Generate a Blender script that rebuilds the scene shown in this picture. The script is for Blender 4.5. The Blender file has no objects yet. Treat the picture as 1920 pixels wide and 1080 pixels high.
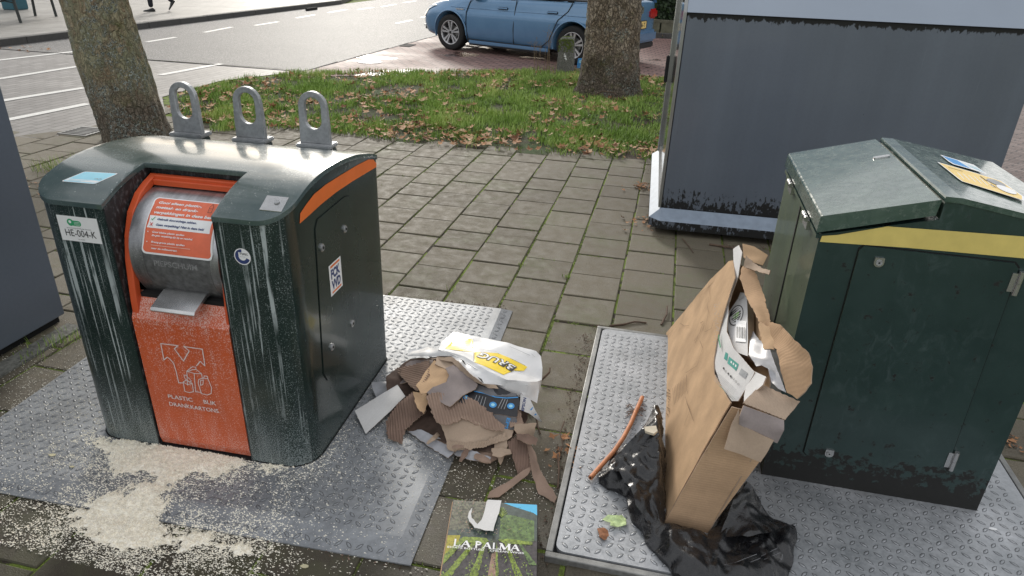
import bpy, bmesh, math, random
import numpy as np
from mathutils import Vector, Matrix, noise
from mathutils.geometry import delaunay_2d_cdt
random.seed(7); rnd = random.Random(11)
C = bpy.context.scene
COL = C.collection
R_ = math.radians
# ------------------------------------------------------------------ camera
F_PX, CX, CY, EYE = 1290.0, 960.0, 540.0, Vector((0, 0, 1.66))
def _n(v): v = Vector(v); return v.normalized()
_down = _n((860-960, 3200-540.0, F_PX)); _v1 = Vector((1287-960, -70-540.0, F_PX))
_y = (_v1 - _down*_v1.dot(_down)).normalized(); _up = -_down; _x = _y.cross(_up)
RC = Matrix((_x, _y, _up))                       # camera(x right,y down,z fwd) -> world
cam_d = bpy.data.cameras.new('camera'); cam = bpy.data.objects.new('camera', cam_d); COL.objects.link(cam)
cam_d.sensor_width = 36; cam_d.lens = 36*F_PX/1920; cam_d.clip_start = .05; cam_d.clip_end = 500
m3 = Matrix(((RC[0][0], -RC[0][1], -RC[0][2]), (RC[1][0], -RC[1][1], -RC[1][2]), (RC[2][0], -RC[2][1], -RC[2][2])))
cam.matrix_world = Matrix.Translation(EYE) @ m3.to_4x4()
C.camera = cam
def ray(px, py): return RC @ Vector((px-CX, py-CY, F_PX))
def W(px, py, z=0.0):                            # measured pixel of the photograph -> point at height z
    d = ray(px, py); return EYE + d*((z-EYE.z)/d.z)
def WP(px, py, p0, n):                           # ... -> point on a plane
    d = ray(px, py); n = Vector(n); return EYE + d*((Vector(p0)-EYE).dot(n)/d.dot(n))
def project(p):
    c = RC.transposed() @ (Vector(p)-EYE); return CX+F_PX*c.x/c.z, CY+F_PX*c.y/c.z
# ------------------------------------------------------------------ render / light
C.render.engine = 'CYCLES'
C.view_settings.view_transform = 'Standard'; C.view_settings.look = 'None'; C.view_settings.gamma = 1
C.view_settings.exposure = 0.6
SUN_EL, SUN_AZ = 21.0, -24.0                     # azimuth from +Y towards +X
sd = bpy.data.lights.new('sun', 'SUN'); so = bpy.data.objects.new('sun', sd); COL.objects.link(so)
sd.energy = 1.5; sd.angle = R_(10); sd.color = (1, .95, .87)
sv = Vector((math.sin(R_(SUN_AZ))*math.cos(R_(SUN_EL)), math.cos(R_(SUN_AZ))*math.cos(R_(SUN_EL)), math.sin(R_(SUN_EL))))
so.rotation_euler = sv.to_track_quat('Z', 'Y').to_euler()
w = bpy.data.worlds.new('World'); C.world = w; w.use_nodes = True
nt = w.node_tree; nt.nodes.clear()
def wn(t, **k):
    n = nt.nodes.new(t)
    for a, b in k.items(): setattr(n, a, b)
    return n
out = wn('ShaderNodeOutputWorld'); bg = wn('ShaderNodeBackground'); sky = wn('ShaderNodeTexSky')
sky.sky_type = 'NISHITA'; sky.sun_disc = False; sky.sun_elevation = R_(SUN_EL); sky.sun_rotation = R_(SUN_AZ)
sky.air_density = 1.2; sky.dust_density = 3
tc = wn('ShaderNodeTexCoord'); mp = wn('ShaderNodeMapping'); mp.inputs['Scale'].default_value = (1, 1, 2.6)
nz = wn('ShaderNodeTexNoise'); nz.inputs['Scale'].default_value = 2.3; nz.inputs['Detail'].default_value = 6
cr = wn('ShaderNodeValToRGB'); cr.color_ramp.elements[0].position = .36; cr.color_ramp.elements[1].position = .6
cr.color_ramp.elements[0].color = (.45, .45, .45, 1); cr.color_ramp.elements[1].color = (.96, .96, .96, 1)
hs = wn('ShaderNodeHueSaturation'); hs.inputs['Saturation'].default_value = .7
mx = wn('ShaderNodeMixRGB'); mx.inputs[2].default_value = (8.6, 8.9, 9.4, 1)     # bright cloud deck
gr = wn('ShaderNodeTexNoise'); gr.inputs['Scale'].default_value = 3.4; gr.inputs['Detail'].default_value = 5
cc = wn('ShaderNodeValToRGB'); cc.color_ramp.elements[0].position = .3; cc.color_ramp.elements[1].position = .72
cc.color_ramp.elements[0].color = (5.2, 5.7, 6.4, 1); cc.color_ramp.elements[1].color = (13.5, 13.2, 12.8, 1)
L = nt.links.new
L(tc.outputs['Generated'], mp.inputs[0]); L(mp.outputs[0], nz.inputs[0]); L(mp.outputs[0], gr.inputs[0])
L(nz.outputs[0], cr.inputs[0]); L(sky.outputs[0], hs.inputs['Color']); L(gr.outputs[0], cc.inputs[0])
L(cr.outputs[0], mx.inputs[0]); L(hs.outputs[0], mx.inputs[1]); L(cc.outputs[0], mx.inputs[2])
L(mx.outputs[0], bg.inputs[0]); bg.inputs[1].default_value = .085; L(bg.outputs[0], out.inputs[0])
# ------------------------------------------------------------------ materials
class M:
    """tiny node builder"""
    def __init__(s, name, rough=.5, metal=0, col=None, spec=.5, coat=0):
        s.m = bpy.data.materials.new(name); s.m.use_nodes = True; s.t = s.m.node_tree
        s.b = s.t.nodes['Principled BSDF']; s.b.inputs['Roughness'].default_value = rough
        s.b.inputs['Metallic'].default_value = metal; s.b.inputs['Specular IOR Level'].default_value = spec
        s.b.inputs['Coat Weight'].default_value = coat; s.b.inputs['Coat Roughness'].default_value = .08
        if col: s.b.inputs['Base Color'].default_value = (*col, 1)
        s.tc = s.t.nodes.new('ShaderNodeTexCoord')
    def L(s, a, b): s.t.links.new(a, b)
    def n(s, typ, **k):
        n = s.t.nodes.new('ShaderNode'+typ)
        for a, v in k.items():
            if hasattr(n, a): setattr(n, a, v)
        return n
    def co(s, scale=(1, 1, 1), rot=(0, 0, 0), loc=(0, 0, 0), kind='Object'):
        m = s.n('Mapping'); m.inputs['Scale'].default_value = scale; m.inputs['Rotation'].default_value = rot
        m.inputs['Location'].default_value = loc; s.L(s.tc.outputs[kind], m.inputs[0]); return m.outputs[0]
    def noise(s, scale, detail=5, rough=.55, co=None, dist=0):
        n = s.n('TexNoise'); n.inputs['Scale'].default_value = scale; n.inputs['Detail'].default_value = detail
        n.inputs['Roughness'].default_value = rough; n.inputs['Distortion'].default_value = dist
        s.L(co if co else s.tc.outputs['Object'], n.inputs[0]); return n.outputs[0]
    def vor(s, scale, co=None, feature='F1', out='Distance', rand=1):
        n = s.n('TexVoronoi', feature=feature); n.inputs['Scale'].default_value = scale
        n.inputs['Randomness'].default_value = rand
        s.L(co if co else s.tc.outputs['Object'], n.inputs[0]); return n.outputs[out]
    def ramp(s, fac, *st):
        r = s.n('ValToRGB'); e = r.color_ramp.elements
        while len(e) < len(st): e.new(.5)
        for i, (p, c) in enumerate(st):
            e[i].position = p; c = (c, c, c) if isinstance(c, (int, float)) else c; e[i].color = (*c, 1)
        s.L(fac, r.inputs[0]); return r.outputs[0]
    def mix(s, f, a, b, mode='MIX'):
        n = s.n('MixRGB', blend_type=mode)
        for i, v in enumerate((f, a, b)):
            if isinstance(v, (int, float)): n.inputs[i].default_value = v if i == 0 else (v, v, v, 1)
            elif isinstance(v, tuple): n.inputs[i].default_value = (*v, 1)
            else: s.L(v, n.inputs[i])
        return n.outputs[0]
    def math(s, op, a, b=0):
        n = s.n('Math', operation=op)
        for i, v in enumerate((a, b)):
            if isinstance(v, (int, float)): n.inputs[i].default_value = v
            else: s.L(v, n.inputs[i])
        return n.outputs[0]
    def sep(s, co=None):
        n = s.n('SeparateXYZ'); s.L(co if co else s.tc.outputs['Object'], n.inputs[0]); return n.outputs
    def attr(s, name): n = s.n('Attribute'); n.attribute_name = name; return n.outputs
    def base(s, x): s.L(x, s.b.inputs['Base Color']); return s
    def rough(s, x): s.L(x, s.b.inputs['Roughness']); return s
    def metal(s, x): s.L(x, s.b.inputs['Metallic']); return s
    def bump(s, h, strength=.3, dist=.005, prev=None):
        n = s.n('Bump'); n.inputs['Strength'].default_value = strength; n.inputs['Distance'].default_value = dist
        s.L(h, n.inputs['Height'])
        if prev: s.L(prev, n.inputs['Normal'])
        s.L(n.outputs[0], s.b.inputs['Normal']); return n.outputs[0]
def simple(name, col, rough=.5, metal=0, var=.15, scale=30, coat=0, bump=0, spec=.5):
    m = M(name, rough, metal, spec=spec, coat=coat)
    f = m.noise(scale, 6)
    a = tuple(c*(1-var) for c in col); b = tuple(min(1, c*(1+var)) for c in col)
    m.base(m.ramp(f, (.3, a), (.7, b)))
    if bump: m.bump(f, bump, .004)
    return m.m
def sprinkle(m, base, amt=.55, scale=420, col=(.62, .62, .6), low=1.0):
    """white spatter: fine dots plus patches"""
    d = m.noise(scale, 2, .5); p = m.noise(9, 4)
    th = m.math('ADD', d, m.math('MULTIPLY', p, .35*low))
    return m.mix(m.ramp(th, (amt+.22, 0), (amt+.27, 1)), base, col)
# ------------------------------------------------------------------ mesh building
class MB:
    def __init__(s): s.v = []; s.f = []; s.m = []; s.mats = []; s.tint = None; s.sm = []
    def mi(s, mat):
        if mat not in s.mats: s.mats.append(mat)
        return s.mats.index(mat)
    def add(s, vs, fs, mat, smooth=False):
        o = len(s.v); s.v += [tuple(v) for v in vs]; k = s.mi(mat)
        for f in fs: s.f.append([i+o for i in f]); s.m.append(k); s.sm.append(smooth)
        return s
    def box(s, a, b, mat, T=None, bev=0):
        x0, y0, z0 = a; x1, y1, z1 = b
        if bev:
            bm = bmesh.new(); bmesh.ops.create_cube(bm, size=1)
            for v in bm.verts: v.co = Vector(((x0+x1)/2+v.co.x*(x1-x0), (y0+y1)/2+v.co.y*(y1-y0), (z0+z1)/2+v.co.z*(z1-z0)))
            bmesh.ops.bevel(bm, geom=bm.edges[:], offset=bev, segments=2, affect='EDGES')
            return s.addbm(bm, mat, T)
        vs = [Vector(p) for p in ((x0,y0,z0),(x1,y0,z0),(x1,y1,z0),(x0,y1,z0),(x0,y0,z1),(x1,y0,z1),(x1,y1,z1),(x0,y1,z1))]
        if T: vs = [T@v for v in vs]
        return s.add(vs, [(3,2,1,0),(4,5,6,7),(0,1,5,4),(1,2,6,5),(2,3,7,6),(3,0,4,7)], mat)
    def addbm(s, bm, mat, T=None, smooth=False):
        bm.verts.index_update(); vs = [(T@v.co if T else v.co.copy()) for v in bm.verts]
        fs = [[v.index for v in f.verts] for f in bm.faces]; bm.free(); return s.add(vs, fs, mat, smooth)
    def prism(s, poly, fn, lo, hi, mat, mat_side=None):
        """poly in 2D, fn(a,b,h)->point"""
        n = len(poly); vs = [fn(a, b, lo) for a, b in poly]+[fn(a, b, hi) for a, b in poly]
        s.add(vs, [tuple(range(n, 2*n)), tuple(reversed(range(n)))], mat)
        s.add(vs, [(i, (i+1) % n, n+(i+1) % n, n+i) for i in range(n)], mat_side or mat); return s
    def tube(s, pts, r, mat, seg=10, caps=True, smooth=True):
        pts = [Vector(p) for p in pts]; vs = []; fs = []
        rs = r if isinstance(r, (list, tuple)) else [r]*len(pts)
        up = None
        for i, p in enumerate(pts):
            d = (pts[min(i+1, len(pts)-1)]-pts[max(i-1, 0)]).normalized()
            if up is None: up = d.orthogonal().normalized()
            up = (up-d*up.dot(d)).normalized(); w_ = d.cross(up)
            for k in range(seg):
                a = 2*math.pi*k/seg; vs.append(p+(up*math.cos(a)+w_*math.sin(a))*rs[i])
        for i in range(len(pts)-1):
            for k in range(seg): fs.append((i*seg+k, i*seg+(k+1) % seg, (i+1)*seg+(k+1) % seg, (i+1)*seg+k))
        s.add(vs, fs, mat, smooth)
        if caps: s.add(vs, [tuple(reversed(range(seg))), tuple(range((len(pts)-1)*seg, len(pts)*seg))], mat)
        return s
    def build(s, name, parent=None, loc=None, smooth=None, bevel=0, origin=None):
        me = bpy.data.meshes.new(name)
        o3 = Vector(origin) if origin is not None else Vector((0, 0, 0))
        me.from_pydata([tuple(Vector(v)-o3) for v in s.v], [], s.f)
        for m in s.mats: me.materials.append(m)
        me.polygons.foreach_set('material_index', s.m)
        me.polygons.foreach_set('use_smooth', [bool(x) for x in s.sm] if smooth is None else [smooth]*len(s.f))
        if s.tint is not None:
            at = me.attributes.new('tint', 'FLOAT', 'FACE'); at.data.foreach_set('value', s.tint)
        me.update()
        o = bpy.data.objects.new(name, me); COL.objects.link(o)
        if parent: o.parent = parent
        if loc is not None: o.location = loc
        elif origin is not None: o.location = o3
        if bevel:
            b = o.modifiers.new('bevel', 'BEVEL'); b.width = bevel; b.segments = 2; b.limit_method = 'ANGLE'; b.angle_limit = R_(40)
        return o
def empty(name, loc, rz=0):
    o = bpy.data.objects.new(name, None); COL.objects.link(o); o.location = loc; o.rotation_euler = (0, 0, rz)
    o.empty_display_size = .1; return o
def tag(o, label=None, cat=None, group=None, kind=None):
    if label: o['label'] = label
    if cat: o['category'] = cat
    if group: o['group'] = group
    if kind: o['kind'] = kind
    return o
def struct(o): o['kind'] = 'structure'; return o
def rrect(a0, b0, a1, b1, r, seg=5):
    p = []
    for cx_, cy_, s0 in ((a1-r, b0+r, -90), (a1-r, b1-r, 0), (a0+r, b1-r, 90), (a0+r, b0+r, 180)):
        for k in range(seg+1):
            t = R_(s0+90*k/seg); p.append((cx_+r*math.cos(t), cy_+r*math.sin(t)))
    return p
def circle(cx_, cy_, r, n=24, ry=None): return [(cx_+r*math.cos(2*math.pi*k/n), cy_+(ry or r)*math.sin(2*math.pi*k/n)) for k in range(n)]
def inside(p, poly):
    x, y = p; c = False; j = len(poly)-1
    for i in range(len(poly)):
        xi, yi = poly[i][0], poly[i][1]; xj, yj = poly[j][0], poly[j][1]
        if (yi > y) != (yj > y) and x < (xj-xi)*(y-yi)/(yj-yi)+xi: c = not c
        j = i
    return c
def cdt(poly, res, holes=()):
    """triangulate a 2D polygon with interior points"""
    xs = [p[0] for p in poly]; ys = [p[1] for p in poly]; pts = [Vector(p[:2]) for p in poly]
    edges = [(i, (i+1) % len(poly)) for i in range(len(poly))]
    for h in holes:
        o = len(pts); pts += [Vector(p[:2]) for p in h]; edges += [(o+i, o+(i+1) % len(h)) for i in range(len(h))]
    rx, ry = res if isinstance(res, tuple) else (res, res)
    if rx:
        bound = np.array([(p.x, p.y) for p in pts])
        y = min(ys)+ry/2; k = 0
        while y < max(ys):
            x = min(xs)+rx/2*(1+k % 2)
            while x < max(xs):
                if inside((x, y), poly) and not any(inside((x, y), h) for h in holes):
                    if np.min(np.hypot((bound[:, 0]-x)/rx, (bound[:, 1]-y)/ry)) > .45: pts.append(Vector((x, y)))
                x += rx
            y += ry; k += 1
    r = delaunay_2d_cdt(pts, edges, [], 0, 1e-7)
    vs = r[0]; fs = []
    for f in r[2]:
        c = sum((vs[i] for i in f), Vector((0, 0)))/len(f)
        if inside(c, poly) and not any(inside(c, h) for h in holes):
            if len(f) == 3:
                a, b, d = (vs[i] for i in f)
                if (b-a).cross(d-a) < 0: f = list(reversed(f))
            fs.append(list(f))
    return vs, fs
_tc = {}
def text_geo(s, shear=0, bold=0):
    k = (s, shear, bold)
    if k not in _tc:
        cu = bpy.data.curves.new('t', 'FONT'); cu.body = s; cu.size = 1; cu.shear = shear; cu.offset = bold; cu.resolution_u = 3
        ob = bpy.data.objects.new('t', cu); COL.objects.link(ob)
        bpy.context.view_layer.update(); dg = bpy.context.evaluated_depsgraph_get()
        me = ob.evaluated_get(dg).to_mesh(); vs = [(v.co.x, v.co.y) for v in me.vertices]; fs = [tuple(p.vertices) for p in me.polygons]
        ob.evaluated_get(dg).to_mesh_clear(); bpy.data.objects.remove(ob); bpy.data.curves.remove(cu)
        _tc[k] = (vs, fs)
    return _tc[k]
class Art(MB):
    """flat print laid on a surface: fn(s,t,offset)->point"""
    def __init__(s, fn, res=None, step=.00008): super().__init__(); s.fn = fn; s.res = res; s.o = .0004; s.k = step
    def poly(s, pts, mat, off=None):
        s.o += s.k; off = s.o if off is None else off
        vs, fs = cdt(pts, s.res if s.res else 0)
        return s.add([s.fn(v.x, v.y, off) for v in vs], fs, mat, smooth=bool(s.res))
    def rect(s, a0, b0, a1, b1, mat, r=0): return s.poly(rrect(a0, b0, a1, b1, r) if r else [(a0, b0), (a1, b0), (a1, b1), (a0, b1)], mat)
    def line(s, pts, w_, mat, close=False):
        s.o += s.k; P = [Vector(p) for p in pts]; n = len(P); vs = []; fs = []; O_ = []
        for i in range(n if close else n-1):
            a, b = P[i], P[(i+1) % n]; d = (b-a)
            if d.length < 1e-7: continue
            d.normalize(); q = Vector((-d.y, d.x))*w_/2; e = d*w_*.3; o = len(vs)
            vs += [a-e-q, b+e-q, b+e+q, a-e+q]; fs.append((o, o+1, o+2, o+3)); O_ += [s.o+(2 if close and i == n-1 else i % 2)*s.k*.5]*4
        s.o += s.k; return s.add([s.fn(v.x, v.y, h) for v, h in zip(vs, O_)], fs, mat)
    def text(s, body, a, b, h, mat, w=None, align='L', shear=0, bold=0, rot=0, flip=False):
        vs, fs = text_geo(body, shear, bold); s.o += s.k
        if not vs: return s
        x0 = min(v[0] for v in vs); x1 = max(v[0] for v in vs); k = h/.72; kx = k if w is None else w/(x1-x0)
        ax = {'L': 0, 'C': (x1-x0)*kx/2, 'R': (x1-x0)*kx}[align]; c, q = math.cos(rot), math.sin(rot); P = []
        for x, y in vs:
            u, v = (x-x0)*kx-ax, y*k; P.append(s.fn(a+u*c-v*q, b+u*q+v*c, s.o))
        return s.add(P, fs, mat)
def n3(p, f=1.0, seed=0): return noise.noise(Vector((p[0]*f+seed*17.3, p[1]*f+seed*7.7, (p[2] if len(p) > 2 else 0)*f+seed*3.1)))
class Sheet:
    """a bent sheet with thickness through a 3D outline"""
    def __init__(s, pts, res=.012, amp=.0, freq=9, jag=0, corr=None, seed=0, fold=None, flat=False, crumple=0):
        s.P = [Vector(p) for p in pts]; c = sum(s.P, Vector())/len(s.P); n = Vector()
        for i, a in enumerate(s.P): b = s.P[(i+1) % len(s.P)]; n += (a-c).cross(b-c)
        n.normalize()
        if n.dot(EYE-c) < 0: n = -n
        s.c, s.n = c, n; u = Vector((1, 0, 0)); u = (u-n*u.dot(n))
        if u.length < .2: u = Vector((0, 1, 0))-n*n.y
        s.u = u.normalized(); s.v = n.cross(s.u)
        s.amp, s.freq, s.corr, s.seed, s.fold, s.crumple = amp, freq, corr, seed, fold, crumple
        B = []; H = []
        for i, a in enumerate(s.P):
            b = s.P[(i+1) % len(s.P)]; k = max(1, int((b-a).length/res)); d = (b-a)
            for j in range(k):
                p = a+d*(j/k); q = p-c; x, y, h = q.dot(s.u), q.dot(s.v), q.dot(n)
                if jag and j:
                    e = d.normalized(); px_ = Vector((-e.dot(s.v), e.dot(s.u)))
                    t = n3((x, y, 3.1), 60, seed)*jag+n3((x, y, 1.1), 190, seed)*jag*.6; x += px_.x*t; y += px_.y*t
                B.append((x, y)); H.append(h)
        s.B = np.array(B); s.H = np.array(H); s.res = res
        if sum(B[i][0]*B[(i+1) % len(B)][1]-B[(i+1) % len(B)][0]*B[i][1] for i in range(len(B))) < 0: B.reverse()
        s.poly = B
    def h(s, x, y):
        d = (s.B[:, 0]-x)**2+(s.B[:, 1]-y)**2+1e-8; w_ = 1/d**1.5; r = float((s.H*w_).sum()/w_.sum())
        if s.amp: r += s.amp*(n3((x, y, 0), s.freq, s.seed)+.4*n3((x, y, 5), s.freq*2.6, s.seed))
        if s.crumple: r += s.crumple*(1-2*abs(n3((x, y, 2), s.freq*2.2, s.seed+3)))
        if s.corr:
            a, per, am = s.corr; t = (x*math.cos(a)+y*math.sin(a))/per; r += am*math.sin(2*math.pi*t)
        if s.fold: r += s.fold(x, y)
        return r
    def at(s, x, y, off=0): return s.c+s.u*x+s.v*y+s.n*(s.h(x, y)+off)
    def px(s, px, py):
        d = ray(px, py); o = 0
        for _ in range(4):
            t = ((s.c-EYE).dot(s.n)+o)/d.dot(s.n); q = EYE+d*t-s.c; x, y = q.dot(s.u), q.dot(s.v); o = s.h(x, y)
        return x, y
    def mesh(s, top, bottom=None, edge=None, thick=.003, mb=None):
        vs, fs = cdt(s.poly, s.res); mb = mb or MB(); T = [s.at(v.x, v.y) for v in vs]; Bt = [p-s.n*thick for p in T]
        mb.add(T, fs, top, True)
        mb.add(Bt, [tuple(reversed(f)) for f in fs], bottom or top, True)
        cnt = {}
        for f in fs:
            for i in range(len(f)):
                a, b = f[i], f[(i+1) % len(f)]; cnt[(a, b)] = 1
        E = [(a, b) for (a, b) in cnt if (b, a) not in cnt]
        ids = {}; V = []
        for a, b in E:
            for q in (a, b):
                if q not in ids: ids[q] = len(V); V += [T[q], Bt[q]]
        mb.add(V, [(ids[a], ids[a]+1, ids[b]+1, ids[b]) for a, b in E], edge or bottom or top)
        return mb
def sheet(name, pts, top, bottom=None, edge=None, thick=.003, parent=None, label=None, cat=None, group=None, **k):
    s = Sheet(pts, **k); mb = s.mesh(top, bottom, edge, thick)
    if parent is None: o = mb.build(name, origin=s.c)
    else: o = mb.build(name, parent)
    if label: tag(o, label, cat, group)
    s.ob = o; return s
def art_on(s, res=None): return Art(lambda a, b, off: s.at(a, b, off+.0006), res, .0002)
# ------------------------------------------------------------------ materials of the place
def m_tile():
    m = M('concrete_paving', .78); t = m.attr('tint')['Fac']
    base = m.ramp(t, (0, (.088, .073, .049)), (.5, (.136, .116, .081)), (1, (.185, .16, .118)))
    fine = m.noise(230, 3, .7); big = m.noise(2.2, 5); st = m.noise(14, 6, .65)
    c = m.mix(.75, base, m.ramp(fine, (.3, .55), (.7, 1.35)), 'MULTIPLY')
    c = m.mix(.5, c, m.ramp(st, (.3, .7), (.65, 1.1)), 'MULTIPLY')
    moss = m.ramp(m.math('ADD', m.math('MULTIPLY', big, .7), m.math('MULTIPLY', m.noise(30, 5), .4)), (.55, 0), (.72, .55))
    c = m.mix(moss, c, (.105, .115, .055))
    y = m.sep()[1]; damp_shade = m.ramp(m.math('MULTIPLY', m.math('ADD', y, m.math('MULTIPLY', st, .9)), .3), (.54, 1), (.80, 0)); c = m.mix(damp_shade, c, m.mix(1, c, (.36, .34, .31), 'MULTIPLY'))  # nearer tiles darkened: dampness together with shade painted into the colour
    mos2 = m.ramp(m.math('ADD', m.math('MULTIPLY', damp_shade, .14), m.noise(5, 6, .65)), (.62, 0), (.74, .6)); c = m.mix(m.math('MULTIPLY', mos2, damp_shade), c, (.06, .06, .028))
    m.base(c); m.rough(m.mix(damp_shade, m.ramp(st, (.3, .62), (.7, .9)), .5)); m.bump(m.math('ADD', fine, m.math('MULTIPLY', st, .6)), .5, .004); return m.m
def m_soil():
    m = M('joint_soil_moss', .95); a = m.noise(11, 5); f = m.noise(160, 4, .7)
    g = m.ramp(f, (.3, (.075, .11, .016)), (.7, (.24, .32, .05))); d = m.ramp(f, (.3, (.018, .014, .01)), (.7, (.06, .047, .034)))
    m.base(m.mix(m.ramp(a, (.40, 0), (.5, 1)), d, g)); m.bump(f, .8, .01); return m.m
def m_lawn_soil():
    m = M('lawn_soil', .95); f = m.noise(60, 6, .7); a = m.noise(3, 4)
    m.base(m.mix(m.ramp(a, (.4, 0), (.6, 1)), m.ramp(f, (.3, (.03, .022, .014)), (.7, (.085, .062, .042))), m.ramp(f, (.3, (.03, .05, .012)), (.7, (.07, .11, .03)))))
    m.bump(f, .9, .02); return m.m
def m_asphalt():
    m = M('asphalt', .5); f = m.vor(95, out='Color'); s_ = m.noise(.5, 4); g = m.noise(120, 3, .7)
    c = m.ramp(m.mix(.5, f, g), (.3, (.06, .058, .056)), (.6, (.16, .154, .148)), (.75, (.36, .345, .33)))
    m.base(m.mix(.4, c, m.ramp(s_, (.3, .8), (.7, 1.15)), 'MULTIPLY')); m.rough(m.ramp(g, (.35, .55), (.65, .8))); m.bump(f, .8, .01); return m.m
def m_brick(name, c1, c2, mortar, bw, bh, rot=0, wet=False, ms=.006):
    m = M(name, .75); co = m.co(rot=(0, 0, rot)); b = m.n('TexBrick', offset=.5)
    b.inputs['Scale'].default_value = 1; b.inputs['Brick Width'].default_value = bw; b.inputs['Row Height'].default_value = bh
    b.inputs['Mortar Size'].default_value = ms; b.inputs['Mortar Smooth'].default_value = .3; b.inputs['Bias'].default_value = 0
    m.L(co, b.inputs[0]); b.inputs['Color1'].default_value = (*c1, 1); b.inputs['Color2'].default_value = (*c2, 1); b.inputs['Mortar'].default_value = (*mortar, 1)
    s_ = m.noise(.9, 5); f = m.noise(70, 4, .7)
    c = m.mix(.6, b.outputs[0], m.ramp(f, (.3, .7), (.7, 1.25)), 'MULTIPLY'); c = m.mix(.6, c, m.ramp(s_, (.35, .75), (.65, 1.2)), 'MULTIPLY')
    if wet:
        wm = m.ramp(m.noise(.9, 4, .55, m.co(loc=(2.3, 1.1, 0))), (.58, 0), (.62, 1)); m.rough(m.mix(wm, m.ramp(s_, (.3, .6), (.7, .8)), .16)); c = m.mix(wm, c, m.mix(1, c, .55, 'MULTIPLY'))
        m.bump(m.mix(wm, m.math('ADD', m.math('MULTIPLY', b.outputs[1], -1), m.math('MULTIPLY', f, .25)), m.math('MULTIPLY', b.outputs[1], -.15)), .5, .008)
    else:
        m.rough(m.ramp(f, (.3, .46), (.7, .68))); m.bump(m.math('ADD', m.math('MULTIPLY', b.outputs[1], -1), m.math('MULTIPLY', f, .25)), .6, .006)
    m.base(c); return m.m
def m_steel(name, lo=(.25, .27, .295), hi=(.40, .42, .45), metal=.25, r0=.46, r1=.68):
    m = M(name, .45, metal); a = m.noise(5, 7, .65); f = m.noise(80, 5, .7)
    c = m.ramp(a, (.3, lo), (.7, hi)); c = m.mix(.45, c, m.ramp(f, (.3, .6), (.7, 1.25)), 'MULTIPLY')
    d = m.ramp(m.noise(2.3, 5, .6), (.55, 0), (.78, .55)); c = m.mix(d, c, (.10, .09, .075))
    m.base(c); m.rough(m.ramp(f, (.3, r0), (.7, r1))); m.bump(f, .12, .002); return m.m
def m_greenbin(name='dark_green_paint', drips=False, rough=.2):
    m = M(name, rough, coat=.35); f = m.noise(6, 6)
    c = m.ramp(f, (.3, (.006, .017, .015)), (.7, (.011, .028, .024)))
    if drips:
        # lime-like run marks: narrow vertical streaks which break up and fade
        co = m.co(scale=(1, 1, .018)); wob = m.co(scale=(1, 1, .25))
        s1 = m.noise(120, 2, .4, co); lim = m.noise(5, 4, .6, m.co(scale=(1.6, 1.6, .5)))
        brk = m.noise(60, 3, .6, m.co(scale=(1, 1, .3)))
        st = m.math('MULTIPLY', m.ramp(s1, (.575, 0), (.615, 1)), m.ramp(lim, (.42, 0), (.55, 1))); st = m.math('MULTIPLY', st, m.ramp(brk, (.30, .1), (.45, 1)))
        z = m.sep()[2]; lowf = m.ramp(z, (.02, 1), (.30, .12)); d = m.noise(300, 2, .55); p = m.noise(16, 4, .6, m.co(scale=(1, 1, .3)))
        dots = m.ramp(m.math('ADD', m.math('ADD', d, m.math('MULTIPLY', p, .22)), m.math('MULTIPLY', lowf, .17)), (.72, 0), (.79, 1))
        al = m.math('MAXIMUM', m.math('MULTIPLY', st, .85), m.math('MULTIPLY', dots, .55))
        c = m.mix(al, c, (.42, .47, .47)); m.rough(m.mix(al, .28, .8))
    else:
        d = m.noise(330, 2, .5); lo = m.ramp(m.sep()[2], (.0, .2), (.35, 0))
        al = m.ramp(m.math('ADD', d, lo), (.71, 0), (.77, .55)); c = m.mix(al, c, (.3, .33, .33))
        m.rough(m.mix(m.ramp(m.noise(4, 5), (.3, 0), (.7, 1)), rough, rough+.14))
    m.base(c); return m.m
def m_lid():
    m = M('green_lid_sky_sheen', .24, coat=.5); f = m.noise(9, 6, .6); g = m.noise(140, 4, .7)
    c = m.ramp(f, (.3, (.04, .068, .068)), (.7, (.085, .115, .112)))  # base paler than the body green: sky reflection put into the colour
    d = m.ramp(m.math('ADD', m.noise(95, 3, .6), m.math('MULTIPLY', m.noise(7, 4), .3)), (.82, 0), (.88, .7)); c = m.mix(d, c, (.4, .43, .42))
    m.base(c); m.rough(m.ramp(m.mix(.5, f, g), (.35, .14), (.65, .33))); m.bump(g, .06, .001); return m.m
def m_orange(name='orange_panel_paint', dots=True, col=(.62, .11, .032)):
    m = M(name, .4); f = m.noise(7, 5); c = m.ramp(f, (.3, tuple(x*.85 for x in col)), (.7, col))
    if dots:
        z = m.sep()[2]; run = m.noise(40, 4, .6, m.co(scale=(1, 1, .22))); up = m.ramp(z, (.0, .09), (.2, 0), (.5, -.02), (.58, .12), (.62, .12))
        al = m.ramp(m.math('ADD', m.math('ADD', m.noise(260, 2, .55), m.math('MULTIPLY', run, .3)), up), (.70, 0), (.86, .75)); c = m.mix(al, c, (.72, .52, .47))
        m.rough(m.mix(al, .32, .8))
    m.base(c); return m.m
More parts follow.
